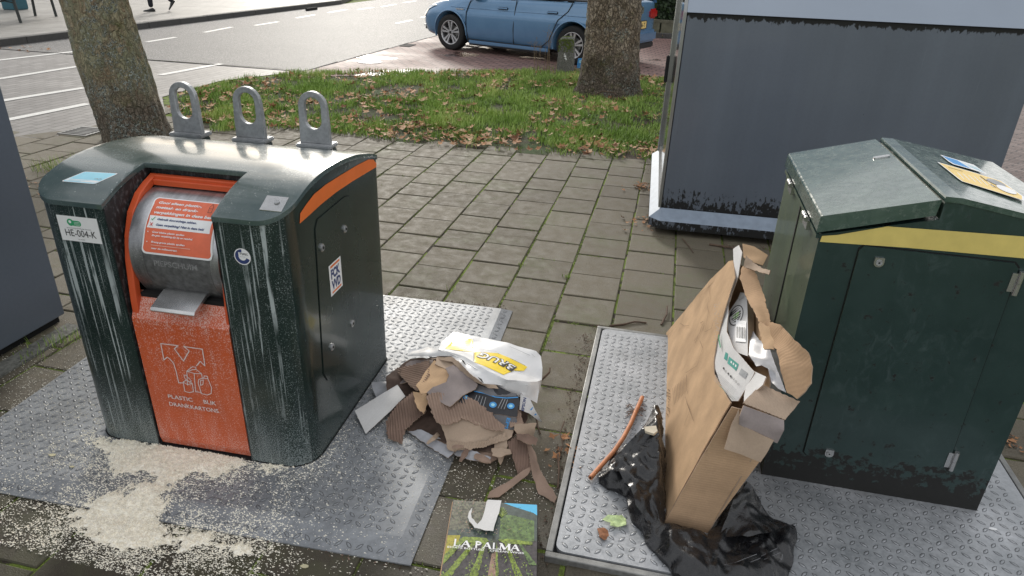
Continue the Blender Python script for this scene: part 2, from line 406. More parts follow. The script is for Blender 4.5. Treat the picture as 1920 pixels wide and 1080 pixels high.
def m_drum():
    m = M('brushed_steel_drum', .3, .85); st = m.noise(30, 4, .6, m.co(scale=(1, .25, .25))); bl = m.noise(200, 3, .6)
    c = m.mix(.5, m.ramp(st, (.3, (.30, .30, .31)), (.7, (.6, .6, .62))), m.ramp(bl, (.3, .75), (.7, 1.15)), 'MULTIPLY')
    z = m.sep()[2]; run = m.noise(60, 3, .6, m.co(scale=(1, 1, .1)))
    dirt = m.math('MULTIPLY', m.ramp(z, (.60, .75), (.79, .35), (.84, 0)), m.ramp(run, (.3, .5), (.6, 1))); c = m.mix(dirt, c, (.07, .07, .068))
    dots = m.ramp(m.math('ADD', m.noise(280, 2, .5), m.math('MULTIPLY', run, .15)), (.72, 0), (.78, .7)); c = m.mix(dots, c, (.6, .6, .6))
    m.base(c); m.rough(m.mix(dirt, .28, .62)); return m.m
def m_grime_black():
    m = M('black_recess_paint', .55); d = m.noise(90, 4, .7, m.co(scale=(1, 1, .5)))
    m.base(m.ramp(d, (.5, (.010, .011, .012)), (.64, (.07, .075, .08)), (.78, (.28, .3, .3)))); return m.m
def m_kiosk(name='slate_grey_panel', z0=.2, z1=1.2, lower=True):
    m = M(name, .33, coat=.15); f = m.noise(1.3, 4); g = m.noise(60, 3)
    c = m.ramp(f, (.3, (.10, .119, .150)), (.7, (.124, .144, .177))); c = m.mix(.15, c, m.ramp(g, (.3, .8), (.7, 1.2)), 'MULTIPLY')
    z = m.sep()[2]
    if lower:
        sp = m.noise(42, 4, .65, m.co(scale=(1, 1, .45))); pt = m.noise(2.6, 3); vs_ = m.noise(6, 4, .6, m.co(scale=(1, 1, .04))); c = m.mix(.5, c, m.ramp(vs_, (.3, .82), (.7, 1.12)), 'MULTIPLY')
        z_ = m.math('MULTIPLY', z, .5); lo = m.ramp(z_, (z0*.5, .5), (z0*.5+.045, .3), (z0*.5+.10, 0)); hi = m.ramp(z_, (z1*.5-.03, 0), (z1*.5-.018, .16), (z1*.5-.004, .45))
        al = m.ramp(m.math('ADD', m.math('ADD', sp, m.math('MULTIPLY', lo, m.math('MULTIPLY', pt, 1.3))), hi), (.70, 0), (.77, 1))
        c = m.mix(al, c, (.008, .008, .008))
        m.rough(m.mix(al, .33, .85))
    sc = m.ramp(m.noise(55, 2, .5, m.co(scale=(1, 1, .02), rot=(0, .35, 0))), (.74, 0), (.76, .25)); c = m.mix(sc, c, (.2, .23, .27))
    m.base(c); return m.m
def m_bin2():
    m = M('weathered_green_bin_paint', .3, coat=.3); f = m.noise(7, 6); c = m.ramp(f, (.3, (.013, .033, .031)), (.7, (.023, .048, .045)))
    # scuffs and run marks
    sc = m.noise(24, 6, .7, m.co(scale=(1, 1, .6)), 1.2); pt = m.noise(2.1, 3); al = m.math('MULTIPLY', m.ramp(sc, (.5, 0), (.72, .35)), m.ramp(pt, (.42, 0), (.62, 1)))
    c = m.mix(al, c, (.10, .14, .145)); dots = m.ramp(m.noise(330, 2, .5), (.70, 0), (.75, .45)); c = m.mix(dots, c, (.2, .22, .21))
    z = m.sep()[2]; gr = m.ramp(m.math('ADD', m.noise(26, 5, .65), m.ramp(z, (.0, .5), (.04, .28), (.2, 0))), (.62, 0), (.68, 1)); c = m.mix(gr, c, (.006, .006, .005))
    # green algae grows on the side that never gets sun
    g = m.n('NewGeometry'); nx = m.sep(g.outputs['Normal'])[0]; side = m.ramp(m.math('MULTIPLY', nx, -1), (.6, 0), (.9, 1))
    a2 = m.math('MULTIPLY', side, m.ramp(m.noise(5, 5, .6, m.co(scale=(1, 1, .3))), (.3, .25), (.7, .85))); c = m.mix(a2, c, m.ramp(m.noise(150, 3), (.3, (.045, .07, .03)), (.7, (.10, .135, .065))))
    m.base(c); m.rough(m.mix(m.math('MAXIMUM', m.math('MAXIMUM', gr, a2), al), .3, .75)); m.bump(m.noise(120, 3), .05, .001); return m.m
def m_bin2lid():
    m = M('wet_lid_sky_sheen', .2, coat=.5); f = m.noise(11, 6, .65, None, .8); g = m.noise(45, 5, .65)
    c = m.ramp(f, (.3, (.03, .062, .054)), (.7, (.10, .145, .125))); al = m.ramp(g, (.55, 0), (.75, .4)); c = m.mix(al, c, (.24, .275, .235))  # tones lifted to paint sky reflections onto the wet lid
    m.base(c); m.rough(m.ramp(g, (.35, .08), (.65, .34))); m.bump(f, .16, .005); return m.m
def m_card(name, col, var=.16, wetlow=False, rough=.85, lines=None):
    m = M(name, rough, spec=.25); f = m.noise(9, 5); g = m.noise(170, 4, .7)
    c = m.mix(.35, m.ramp(f, (.3, tuple(x*(1-var) for x in col)), (.7, tuple(x*(1+var) for x in col))), m.ramp(g, (.3, .8), (.7, 1.15)), 'MULTIPLY')
    h = g
    if lines:
        ax, per = lines; wv = m.n('TexWave'); wv.inputs['Scale'].default_value = 1; wv.bands_direction = ax; wv.inputs['Scale'].default_value = .314/per
        wv.inputs['Distortion'].default_value = .6; m.L(m.tc.outputs['Object'], wv.inputs[0]); h = m.math('ADD', wv.outputs[1], m.math('MULTIPLY', g, .4))
        c = m.mix(.12, c, m.ramp(wv.outputs[1], (.2, .7), (.8, 1.1)), 'MULTIPLY')
    if wetlow:
        z = m.sep()[2]; wt = m.ramp(m.math('SUBTRACT', m.math('ADD', z, m.math('MULTIPLY', m.noise(7, 4), .22)), m.math('MULTIPLY', m.sep()[0], .25)), (-.235, 1), (-.215, 0)); c = m.mix(wt, c, m.mix(1, c, (.55, .5, .46), 'MULTIPLY'))
    m.base(c); m.bump(h, .18, .002); return m.m
def m_bark(name='plane_tree_bark', sc=11, rough_kind=False):
    m = M(name, .85, spec=.3); co = m.co(scale=(1, 1, .6))
    mxv = m.n('MixRGB', blend_type='LINEAR_LIGHT'); mxv.inputs[0].default_value = .10 if not rough_kind else .05
    nn = m.n('TexNoise'); nn.inputs['Scale'].default_value = 14; nn.inputs['Detail'].default_value = 6; m.L(co, nn.inputs[0]); m.L(co, mxv.inputs[1]); m.L(nn.outputs[1], mxv.inputs[2])
    v = m.vor(sc, mxv.outputs[0], out='Color'); e = m.vor(sc, mxv.outputs[0], 'DISTANCE_TO_EDGE'); v2 = m.vor(sc*2.4, mxv.outputs[0], out='Color'); f = m.noise(70, 6, .75); big = m.noise(3.5, 4, .6, co)
    e2 = m.vor(sc*2.4, mxv.outputs[0], 'DISTANCE_TO_EDGE')
    if rough_kind: cols = ((0, (.10, .075, .05)), (.3, (.22, .17, .115)), (.5, (.16, .125, .085)), (.7, (.30, .245, .175)), (1, (.20, .165, .125)))
    else: cols = ((0, (.17, .14, .09)), (.25, (.24, .215, .13)), (.45, (.20, .20, .12)), (.65, (.31, .275, .17)), (.85, (.22, .165, .10)), (1, (.27, .27, .19)))
    pf = m.math('ADD', m.math('MULTIPLY', m.sep(v)[0], .5), m.math('ADD', m.math('MULTIPLY', m.sep(v2)[1], .3), m.math('MULTIPLY', big, .35)))
    c = m.mix(.75, m.ramp(pf, *[(p*.85+.1, q) for p, q in cols]), m.ramp(f, (.3, .5), (.7, 1.4)), 'MULTIPLY')
    crack = m.math('MULTIPLY', m.ramp(e, (0, 1), (.02, 0)), m.ramp(m.noise(8, 4), (.45, 0), (.6, 1))); crack2 = m.math('MULTIPLY', m.ramp(e2, (0, 1), (.06, 0)), .75 if rough_kind else .2)
    c = m.mix(m.math('MAXIMUM', m.math('MULTIPLY', crack, .7), crack2), c, (.045, .034, .024))
    z = m.sep()[2]; lowr = m.ramp(m.math('ADD', z, m.math('MULTIPLY', m.noise(5, 4), .5)), (.5, 1), (.9, 0))
    lv = m.vor(34, m.co(scale=(1, 1, .45)), 'DISTANCE_TO_EDGE'); low = m.mix(m.ramp(lv, (0, .85), (.10, 0)), m.ramp(f, (.3, (.085, .065, .05)), (.7, (.25, .205, .155))), (.022, .016, .012)); c = m.mix(m.math('MULTIPLY', lowr, .85), c, low)
    c = m.mix(1, c, (1.35, 1.35, 1.4), 'MULTIPLY'); lich = m.math('MULTIPLY', m.ramp(m.noise(36, 6, .8), (.50, 0), (.55, 1)), m.ramp(m.noise(4.2, 4), (.46 if not rough_kind else .54, 0), (.54 if not rough_kind else .62, 1))); c = m.mix(lich, c, m.ramp(m.noise(110, 3), (.42, (.09, .11, .10)), (.58, (.50, .54, .49))))
    mo = m.math('MULTIPLY', m.ramp(m.noise(6, 5, .6, m.co(loc=(4, 2, 1))), (.56, 0), (.68, .7)), m.ramp(m.noise(60, 4), (.4, .3), (.6, 1))); c = m.mix(mo, c, (.16, .17, .045))
    m.base(c); hh = m.math('ADD', m.math('MULTIPLY', m.ramp(e, (0, 0), (.05, 1)), .5), m.math('ADD', m.math('MULTIPLY', f, .6), m.math('MULTIPLY', m.math('MULTIPLY', m.ramp(lv, (0, 0), (.15, 1)), lowr), .8)))
    hh = m.math('ADD', hh, m.math('MULTIPLY', m.ramp(e2, (0, 0), (.12, 1)), 1.1 if rough_kind else .35)); m.bump(hh, 1.0, .03); return m.m
def m_tint(name, a, b, rough=.6, mid=None, trans=0):
    m = M(name, rough, spec=.3); t = m.attr('tint')['Fac']; st = [(0, a)]+([(.5, mid)] if mid else [])+[(1, b)]
    m.base(m.mix(.4, m.ramp(t, *st), m.ramp(m.noise(80, 3), (.3, .7), (.7, 1.3)), 'MULTIPLY')); return m.m
def m_plastic_black():
    m = M('black_bin_liner', .24, spec=.6); f = m.noise(26, 6, .6, None, 1.5); m.base(m.ramp(f, (.3, (.006, .006, .007)), (.75, (.018, .018, .02)))); m.bump(f, .35, .008); m.rough(m.ramp(m.noise(50, 3), (.3, .16), (.7, .36))); return m.m
MT = dict(
    tile=m_tile(), soil=m_soil(), lawn=m_lawn_soil(), asphalt=m_asphalt(),
    klinker=m_brick('grey_clinker_paving', (.155, .145, .136), (.225, .212, .2), (.06, .055, .05), .21, .105, R_(90)),
    redbrick=m_brick('red_clinker_paving', (.19, .105, .09), (.28, .17, .15), (.03, .022, .018), .22, .11, R_(14), wet=True, ms=.013),
    herring=m_brick('brown_clinker_paving', (.14, .095, .08), (.22, .165, .145), (.04, .034, .03), .21, .07, R_(40), ms=.008),
    farpave=m_brick('far_footpath_paving', (.19, .18, .162), (.25, .237, .218), (.13, .125, .1), .3, .3, 0, ms=.008),
    kerb=simple('kerb_stone', (.06, .058, .055), .75, bump=.4), paint=simple('road_paint', (.62, .61, .58), .55, var=.2, scale=90),
    steel=m_steel('galvanised_checker_plate', (.175, .185, .198), (.325, .34, .358), .25, .42, .66), steel2=m_steel('galvanised_checker_plate_wet', (.27, .285, .30), (.46, .47, .49), .35, .38, .6), lug=m_steel('galvanised_lug', (.28, .29, .30), (.5, .51, .52), .5, .35, .6),
    frameplain=simple('edge_frame_metal', (.26, .265, .26), .3, .6, .12, 12), frame=m_steel('worn_steel_frame', (.12, .12, .115), (.36, .36, .35), .5, .4, .7),
    green=m_greenbin(), greendrip=m_greenbin('dripping_dark_green_paint', True), lid=m_lid(), orange=m_orange(), orange3=m_orange('orange_frame_paint', False, (.66, .10, .03)), orange2=m_orange('orange_stripe_paint', False, (.80, .17, .028)),
    drum=m_drum(), recess=m_grime_black(), dark=simple('dark_gap', (.006, .006, .006), .9), kiosk=m_kiosk(z0=.16, z1=1.384), kiosk2=simple('sky_sheen_fascia', (.23, .275, .34), .28, var=.06, scale=1.5, coat=.5), kioskl=m_kiosk('slate_grey_panel_plain', lower=False),  # fascia base paler than the panels, painting in the sky it reflects
    bin2=m_bin2(), bin2lid=m_bin2lid(), yellow=simple('yellow_band_paint', (.70, .56, .17), .4, var=.1, scale=12), chrome=simple('bright_steel', (.55, .55, .55), .25, .9, .1),
    white=simple('white_print', (.78, .78, .78), .5, var=.03), black=simple('black_print', (.012, .012, .014), .5, var=.1), red=simple('red_print', (.6, .06, .05), .5, var=.05), greenp=simple('green_print', (.03, .33, .14), .5, var=.05),
    labelorange=simple('label_orange', (.72, .15, .07), .45, var=.08), bluel=simple('pale_blue_label', (.33, .66, .78), .4, var=.08, scale=15), bluep=simple('blue_print', (.05, .28, .62), .4, var=.05), navy=simple('navy_print', (.03, .05, .16), .4, var=.05),
    yellowl=simple('yellow_label', (.80, .58, .2), .45, var=.06), grey=simple('grey_print', (.3, .31, .32), .5), tealp=simple('teal_print', (.05, .3, .25), .5),
    bark=m_bark(), bark2=m_bark('scaly_plane_tree_bark', 12, True), lozdirt=simple('plate_grime', (.075, .078, .082), .7, var=.4, scale=40), bag=m_plastic_black(), gran=simple('granite_post', (.13, .13, .115), .9, var=.5, scale=60, bump=.8), moss=simple('moss', (.10, .13, .03), .95, var=.4, scale=90, bump=.8),
    card=m_card('brown_cardboard', (.50, .335, .20), wetlow=False), cardw=m_card('brown_cardboard_damp', (.47, .315, .195), wetlow=True, lines=('Z', .009)), cardin=m_card('cardboard_inside', (.46, .30, .18), lines=('Y', .01)), cardd=m_card('dark_torn_cardboard', (.20, .135, .105), .2), cardm=m_card('mid_torn_cardboard', (.31, .22, .17), .18), cardl=m_card('light_torn_cardboard', (.42, .32, .24), .12),
    cardg=m_card('grey_paper_liner', (.27, .23, .22), .15), edge=m_card('torn_cardboard_edge', (.34, .25, .18), .3), papw=m_card('white_paper', (.62, .61, .6), .06, rough=.7), poly=simple('white_plastic_film', (.72, .72, .72), .22, var=.06, scale=12, bump=.1), greyplas=simple('grey_plastic_film', (.38, .385, .41), .3, var=.15),
    blackcard=simple('black_printed_card', (.018, .018, .022), .5, var=.2), greycard=simple('grey_printed_card', (.13, .13, .14), .5, var=.1), yel=simple('yellow_print', (.85, .62, .02), .35, var=.06, scale=10), 
    grass=m_tint('grass_blades', (.15, .24, .045), (.46, .52, .17), .5, (.26, .39, .08)), leaf=m_tint('fallen_leaves', (.15, .07, .035), (.58, .40, .26), .75, (.42, .21, .10)), powder=m_tint('pale_granules', (.78, .71, .57), (.96, .92, .81), .9), twig=simple('dead_twig', (.10, .065, .045), .9, var=.3),
    hose=simple('orange_rubber', (.50, .19, .08), .6, var=.25, scale=40), lettuce=simple('pale_lettuce', (.5, .62, .3), .4, var=.3, scale=60), dryweed=simple('dry_weed', (.22, .16, .10), .9),
    hedge=m_tint('hedge_leaves', (.008, .018, .006), (.03, .055, .016), .5), woodg=simple('weathered_timber', (.13, .12, .085), .85, var=.3, scale=8, bump=.3))
# ------------------------------------------------------------------ the setting
def flat(name, poly, z, mat, kind='structure'):
    vs, fs = cdt(poly, 0); o = MB().add([(v.x, v.y, z) for v in vs], fs, mat).build(name); o['kind'] = kind; return o
flat('ground', [(-70, -25), (45, -25), (45, 120), (-70, 120)], -.05, MT['soil'])
ROT = R_(0)
# lawn island outline (world metres)
LAWN = [(-4.35, 5.95), (-3.95, 6.3), (-3.6, 6.42), (-2.9, 6.36), (-2.3, 6.27), (-1.6, 6.3), (-.9, 6.36), (-.1, 6.42), (2.6, 6.5), (2.6, 11.3), (-.14, 11.45), (-1.7, 11.3), (-2.7, 10.8), (-3.7, 10.3), (-4.6, 9.9), (-5.35, 9.3), (-5.8, 8.4), (-5.75, 7.3), (-5.3, 6.6), (-4.8, 6.15)]
# concrete tiles, 30 x 30 cm, laid in columns with half-bond
mb = MB(); tint = []
X0 = -.43; T = .2985; g_ = .0095
for i in range(-20, 13):
    x0 = X0+i*T; off = (.5 if i % 2 else 0)*T+.07
    for j in range(-3, 23):
        y0 = off+j*T
        cx_, cy_ = x0+T/2, y0+T/2
        if cy_ > 6.75 or cx_ > 3.4 or cx_ < -6.05+.0*cy_ or (cx_ < -2.7 and cy_ < -.5): continue
        if cx_ < -5.5 and cy_ > 5.4: continue
        if inside((cx_, cy_), LAWN): continue
        if -2.1 < cx_ < -.8 and 1.8 < cy_ < 2.8: continue
        r = rnd.random; h = (r()-.5)*.006; tx, ty = (r()-.5)*.012, (r()-.5)*.012; jx, jy = (r()-.5)*.004, (r()-.5)*.004
        if -.42 < cx_ < -.2 and cy_ < 3.1: h -= .004
        hw = T/2-g_/2-.0012*r(); b = .004; vs = []
        for (sx, sy) in ((-1, -1), (1, -1), (1, 1), (-1, 1)):
            px_, py_ = cx_+sx*hw+jx, cy_+sy*hw+jy; z = h+tx*sx*.5*.3+ty*sy*.5*.3
            vs += [(px_, py_, z-.04), (px_, py_, z-b), (px_-sx*b, py_-sy*b, z)]
        fs = [(2, 5, 8, 11)]
        for k in range(4):
            a, c = k*3, ((k+1) % 4)*3; fs += [(a, c, c+1, a+1), (a+1, c+1, c+2, a+2)]
        t = min(1, max(0, .5+.22*n3((cx_, cy_), .9)+.35*(r()-.5))); 
        if r() < .06: t *= .45
        mb.add(vs, fs, MT['tile']); tint += [t]*len(fs)
mb.tint = tint; struct(mb.build('pavement'))
# mossy soil under the joints
flat('joint_bed', [(-6.3, -1), (3.5, -1), (3.5, 6.75), (3.5, 11.6), (-4.2, 10.2), (-5.9, 9.4), (-6.3, 6.75)], -.0075, MT['soil'])
# clinker-paved table, asphalt carriageway, parking bay
flat('clinker_road', [(-10.85, -20), (-5.62, -20), (-5.62, 5.1), (-5.2, 5.75), (-5.2, 6.4), (-5.85, 7.2), (-5.9, 8.4), (-5.4, 9.5), (-5.3, 9.66), (-10.85, 9.56)], .0, MT['klinker'])
flat('asphalt_road', [(-10.85, 9.58), (-5.30, 9.68), (-5.14, 15), (-5.1, 100), (-10.85, 100)], .002, MT['asphalt'])
flat('parking_bay', [(-5.27, 9.72), (-5.6, 9.4), (-5.2, 9.0), (-4.4, 9.6), (-1.7, 10.9), (4, 11.2), (4, 17.6), (-2.2, 17.6), (-5.10, 18.5), (-5.12, 15)], .004, MT['redbrick'])
flat('side_path', [(2.45, 2.6), (9, 2.6), (9, 11.2), (2.45, 11.2)], .008, MT['herring'])
flat('lawn_soil', [(x, y-(.16 if y < 6.6 and x > -4.6 else 0)) for x, y in LAWN], -.0035, MT['lawn'])
flat('far_footpath', [(-11.0, -20), (-11.0, 22.8), (-12.5, 27), (-12.5, 100), (-60, 100), (-60, -20)], .11, MT['farpave'])
mb = MB()
def kerb_run(P, w_, z1):
    for (a, b) in zip(P[:-1], P[1:]):
        a = Vector(a); b = Vector(b); L_ = (b-a).length; d = (b-a)/L_; n = Vector((-d.y, d.x)); k = max(1, round(L_/1.0))
        for i in range(k):
            p = a+d*(L_*i/k+.004); q = a+d*(L_*(i+1)/k-.004); dz = (rnd.random()-.5)*.006
            c = [p, q, q+n*w_, p+n*w_]; mb.add([(v.x, v.y, -.02) for v in c]+[(v.x, v.y, z1+dz) for v in c], [(4, 5, 6, 7), (0, 1, 5, 4), (1, 2, 6, 5), (2, 3, 7, 6), (3, 0, 4, 7)], MT['kerb'])
kerb_run([(-10.85, -10), (-10.85, 22.5), (-12.3, 27), (-12.3, 80)], .16, .118)
struct(mb.build('kerb', bevel=.012))
mb = MB(); kerb_run([(-2.4, 17.45), (9, 17.45)], .12, .12); struct(mb.build('rear_kerb', bevel=.01))
# gully in the far kerb
g = MB(); a = W(585, 18, .02); g.box((a.x-.05, a.y-.3, .004), (a.x+.02, a.y+.3, .07), MT['dark']); struct(g.build('kerb_gully'))
# road markings
mk = MB()
def stripe(a, b, w_=.1, z=.0045):
    a, b = Vector(a[:2]), Vector(b[:2]); d = (b-a).normalized(); n = Vector((-d.y, d.x))*w_/2
    k = max(1, int((b-a).length/.25)); P = []
    for i in range(k+1):
        p = a.lerp(b, i/k); j = [(rnd.random()-.5)*.008 for _ in (0, 1)]; P += [(p.x-n.x+j[0], p.y-n.y, z), (p.x+n.x+j[1], p.y+n.y, z)]
    mk.add(P, [(2*i, 2*i+1, 2*i+3, 2*i+2) for i in range(k)], MT['paint'])
for p, q in (((20, 224), (165, 195)), ((300, 141), (415, 120)), ((0, 190), (158, 165)), ((275, 79), (330, 70)), ((0, 148), (145, 125)), ((0, 113), (140, 97)), ((383, 61), (435, 51)), ((478, 48), (522, 41)), ((555, 34), (590, 28)), ((615, 24), (650, 18)), ((672, 18), (700, 14)), ((715, 13), (742, 8)), ((757, 5), (780, 2)), ((743, 44), (772, 38)), ((790, 33), (812, 27))):
    stripe(W(*p), W(*q), .11 if p[1] > 100 else .1)
a = W(20, 224); b = W(165, 195); d = (b-a).normalized()
stripe(a-d*6, a, .11); a = W(0, 190); stripe(a-d*6, a, .11); a = W(0, 148); stripe(a-d*6, a, .1); a = W(0, 113); stripe(a-d*6, a, .1)
struct(mk.build('road_marking'))
# joint between clinkers and asphalt
mb = MB(); mb.box((-10.85, 9.555, -.01), (-5.3, 9.585, .006), MT['dark']); mb.box((-5.33, 9.6, -.01), (-5.3, 9.7, .006), MT['dark'])
for y in range(10, 60): mb.box((-5.14-.16*max(0, (15-y))/5, y-.3, -.01), (-5.11-.16*max(0, 15-y)/5, y+.68, .0065), MT['dark'])
struct(mb.build('pavement_joint'))
# inspection cover and gully in the parking bay
m = MB(); p = W(765, 86); m.prism(rrect(-.1, -.2, .1, .2, .01), lambda a, b, h: Vector((p.x+a, p.y+b, h)), .005, .012, MT['dark']); m.build('drain_grate'); 
tag(bpy.data.objects['drain_grate'], 'dark rectangular gutter grate beside the asphalt in front of the blue car', 'drain')
m = MB(); p = W(693, 117); m.prism(circle(0, 0, .2, 28), lambda a, b, h: Vector((p.x+a, p.y+b, h)), .005, .012, MT['steel']); o = m.build('inspection_cover'); tag(o, 'round pale metal inspection cover in the red bricks', 'manhole cover')
m = MB(); p = W(158, 247); m.prism(rrect(-.16, -.16, .16, .16, .01), lambda a, b, h: Vector((p.x+a, p.y+b, h)), .003, .010, MT['frame']); 
for k in range(6): m.box((p.x-.13, p.y-.13+k*.045, .0101), (p.x+.13, p.y-.115+k*.045, .0125), MT['dark'])
o = m.build('street_drain'); tag(o, 'small square grey drain lid at the edge of the clinkers by the leaning tree', 'drain')
# ---- moss in joints: tufts standing along tile joints
mb = MB(); tint = []
for _ in range(4200):
    i = rnd.randint(-6, 4); x = X0+i*T+(rnd.random()-.5)*.012; y = .9+rnd.random()*5.5
    if rnd.random() < .3: x += rnd.random()*T; j = round((y-(.5 if i % 2 else 0)*T-.07)/T); y = j*T+(.5 if i % 2 else 0)*T+.07+(rnd.random()-.5)*.01
    if n3((x, y), 1.6, 4) < .02: continue
    if -2.1 < x < -.8 and 1.6 < y < 2.6: continue
    s = .003+.006*rnd.random()**2; h = .003+.011*rnd.random()**3; k = 5; a0 = rnd.random()*6
    vs = [(x+s*math.cos(a0+a*6.283/k), y+s*1.6*math.sin(a0+a*6.283/k), -.008) for a in range(k)]+[(x, y, h-.002)]
    mb.add(vs, [(a, (a+1) % k, k) for a in range(k)], MT['moss'], True)
o = mb.build('joint_moss'); tag(o, 'bright green moss growing in the joints of the paving', 'moss', kind='stuff')
# ---- grass
LAWNX = [(x, y-(.14 if y < 6.6 and x > -4.6 else 0)) for x, y in LAWN]
mb = MB(); tint = []; V = []; Fc = []; k = 0
def blade(x, y, h, lean, a, w_, t):
    global k
    ca, sa = math.cos(a), math.sin(a); lx, ly = lean*math.cos(a+1.2), lean*math.sin(a+1.2)
    V.extend([(x-ca*w_, y-sa*w_, 0), (x+ca*w_, y+sa*w_, 0), (x+lx*.4+ca*w_*.7, y+ly*.4+sa*w_*.7, h*.6), (x+lx*.4-ca*w_*.7, y+ly*.4-sa*w_*.7, h*.6), (x+lx, y+ly, h)])
    Fc.append((k, k+1, k+2, k+3)); Fc.append((k+3, k+2, k+4)); tint.extend([t, t]); k += 5
cnt = 0
while cnt < 62000:
    x = -5.9+8.4*rnd.random(); y = 5.9+5.6*rnd.random()
    if x > .3 and y < 10: continue
    if not inside((x, y), LAWNX): continue
    dn = .42+1.1*n3((x, y), 1.1, 1)+1.1*n3((x, y), 4.5, 2); edge = min(1, max(0, (y-6.18)/.4)) if x > -4 else 1
    if rnd.random() > dn*.9*(.25+.75*edge)+.05: continue
    if rnd.random() > .35+.65*min(1, 7.5/y): continue
    t = min(1, max(0, .45+.5*n3((x, y), 2.1, 5)+.5*(rnd.random()-.5))); h = (.025+.05*rnd.random())*(1+.7*max(0, n3((x, y), 3.1, 6)))
    blade(x, y, h, .035*rnd.random()+.01, rnd.random()*6.28, .0028+.001*y/8+.001*rnd.random(), t); cnt += 1
for (tx, ty, n_) in [(-3.02, 2.1, 60)]: pass
def tuft(p, n_, h, r):
    for _ in range(n_):
        a = rnd.random()*6.28; q = r*rnd.random(); blade(p.x+q*math.cos(a), p.y+q*math.sin(a), h*(.5+rnd.random()*.6), h*.6*rnd.random(), a, .0018, rnd.random())
for (px_, py_, n_, h, r) in ((115, 320, 90, .14, .2), (95, 315, 50, .1, .12), (150, 335, 30, .09, .15), (100, 645, 40, .05, .12), (65, 665, 25, .05, .1), (130, 640, 20, .05, .05), (985, 770, 45, .03, .035), (978, 497, 22, .02, .02), (1063, 520, 26, .025, .03), (1095, 745, 16, .02, .02), (845, 545, 10, .03, .03), (1030, 130, 60, .09, .25), (1085, 135, 60, .1, .12), (1180, 190, 90, .09, .35), (1030, 640, 8, .02, .02)):
    tuft(W(px_, py_), n_, h, r)
mb.add(V, Fc, MT['grass']); mb.tint = tint; o = mb.build('grass'); tag(o, 'short green grass on the lawn between pavement and parking bay', 'grass', kind='stuff')
# ---- fallen leaves
mb = MB(); tint = []
def leaf(x, y, z, s, t, mb_):
    a = rnd.random()*6.28; n_ = 9; curl = rnd.random()*.5; tip = (rnd.random()-.5)*.9; tip2 = (rnd.random()-.5)*.9; vs = [Vector((0, 0, 0))]
    for i in range(n_):
        th = 2*math.pi*i/n_; r = s*(.5+.5*(i % 2))*(.75+.5*rnd.random()); q = Vector((r*math.cos(th), r*math.sin(th), curl*r*r/s)); vs.append(q)
    Mx = Matrix.Translation((x, y, z+s*.25)) @ Matrix.Rotation(a, 4, 'Z') @ Matrix.Rotation(tip, 4, 'X') @ Matrix.Rotation(tip2, 4, 'Y')
    mb_.add([Mx @ v for v in vs], [(0, 1+i, 1+(i+1) % n_) for i in range(n_)], MT['leaf']); tint.extend([t]*n_)
n_ = 0
while n_ < 2300:
    x = -5.9+6.2*rnd.random(); y = 6.0+5.3*rnd.random()
    if not inside((x, y), LAWNX): continue
    if rnd.random() > .35+1.3*n3((x, y), 1.2, 9)+(.5 if y < 6.9 else 0): continue
    leaf(x, y, .015+.02*rnd.random(), .018+.036*rnd.random()**1.4, rnd.random(), mb); n_ += 1
for (px_, py_, sp, q) in ((1180, 185, .5, 60), (1050, 140, .4, 40), (100, 345, .35, 60), (1205, 350, .12, 60), (1205, 420, .15, 30), (1075, 850, .09, 26), (50, 92, .4, 12), (1240, 65, .4, 60), (1890, 830, .1, 20)):
    c = W(px_, py_)
    for _ in range(q):
        x, y = c.x+rnd.gauss(0, sp*.5), c.y+rnd.gauss(0, sp*.5)
        if x < 0 and py_ == 350: x = min(x, .0)
        leaf(x, y, .004, .008+.016*rnd.random() if py_ > 200 else .02+.02*rnd.random(), rnd.random()*.7, mb)
mb.tint = tint; o = mb.build('fallen_leaves'); tag(o, 'brown fallen plane leaves scattered over grass and paving', 'leaves', kind='stuff')
# ---- crumbs of soil and debris between the metal plates and the tiles
mb = MB()
def crumb(x, y, z, s, mat):
    a = rnd.random()*6.28; v = [(x+s*math.cos(a+i*2.1)*(.6+.6*rnd.random()), y+s*math.sin(a+i*2.1)*(.6+.6*rnd.random()), z) for i in range(3)]+[(x, y, z+s*.7)]
    mb.add(v, [(0, 1, 3), (1, 2, 3), (2, 0, 3)], mat)
for (A_, B_, sp, q) in (((1100, 625), (1020, 1050), .018, 420), ((722, 552), (968, 580), .012, 160), ((1215, 300), (1225, 440), .03, 200), ((1225, 445), (1460, 470), .03, 260), ((1113, 612), (1270, 625), .012, 160), ((1860, 880), (1920, 960), .02, 160), ((0, 690), (130, 610), .02, 120), ((0, 910), (770, 1064), .012, 200)):
    a, b = W(*A_), W(*B_)
    for _ in range(q):
        p = a.lerp(b, rnd.random()); crumb(p.x+rnd.gauss(0, sp), p.y+rnd.gauss(0, sp), .0, .002+.004*rnd.random(), MT['twig'] if rnd.random() < .7 else MT['cardd'])
o = mb.build('loose_debris'); tag(o, 'dark crumbs of soil and bark along the edges of the plates', 'debris', kind='stuff')
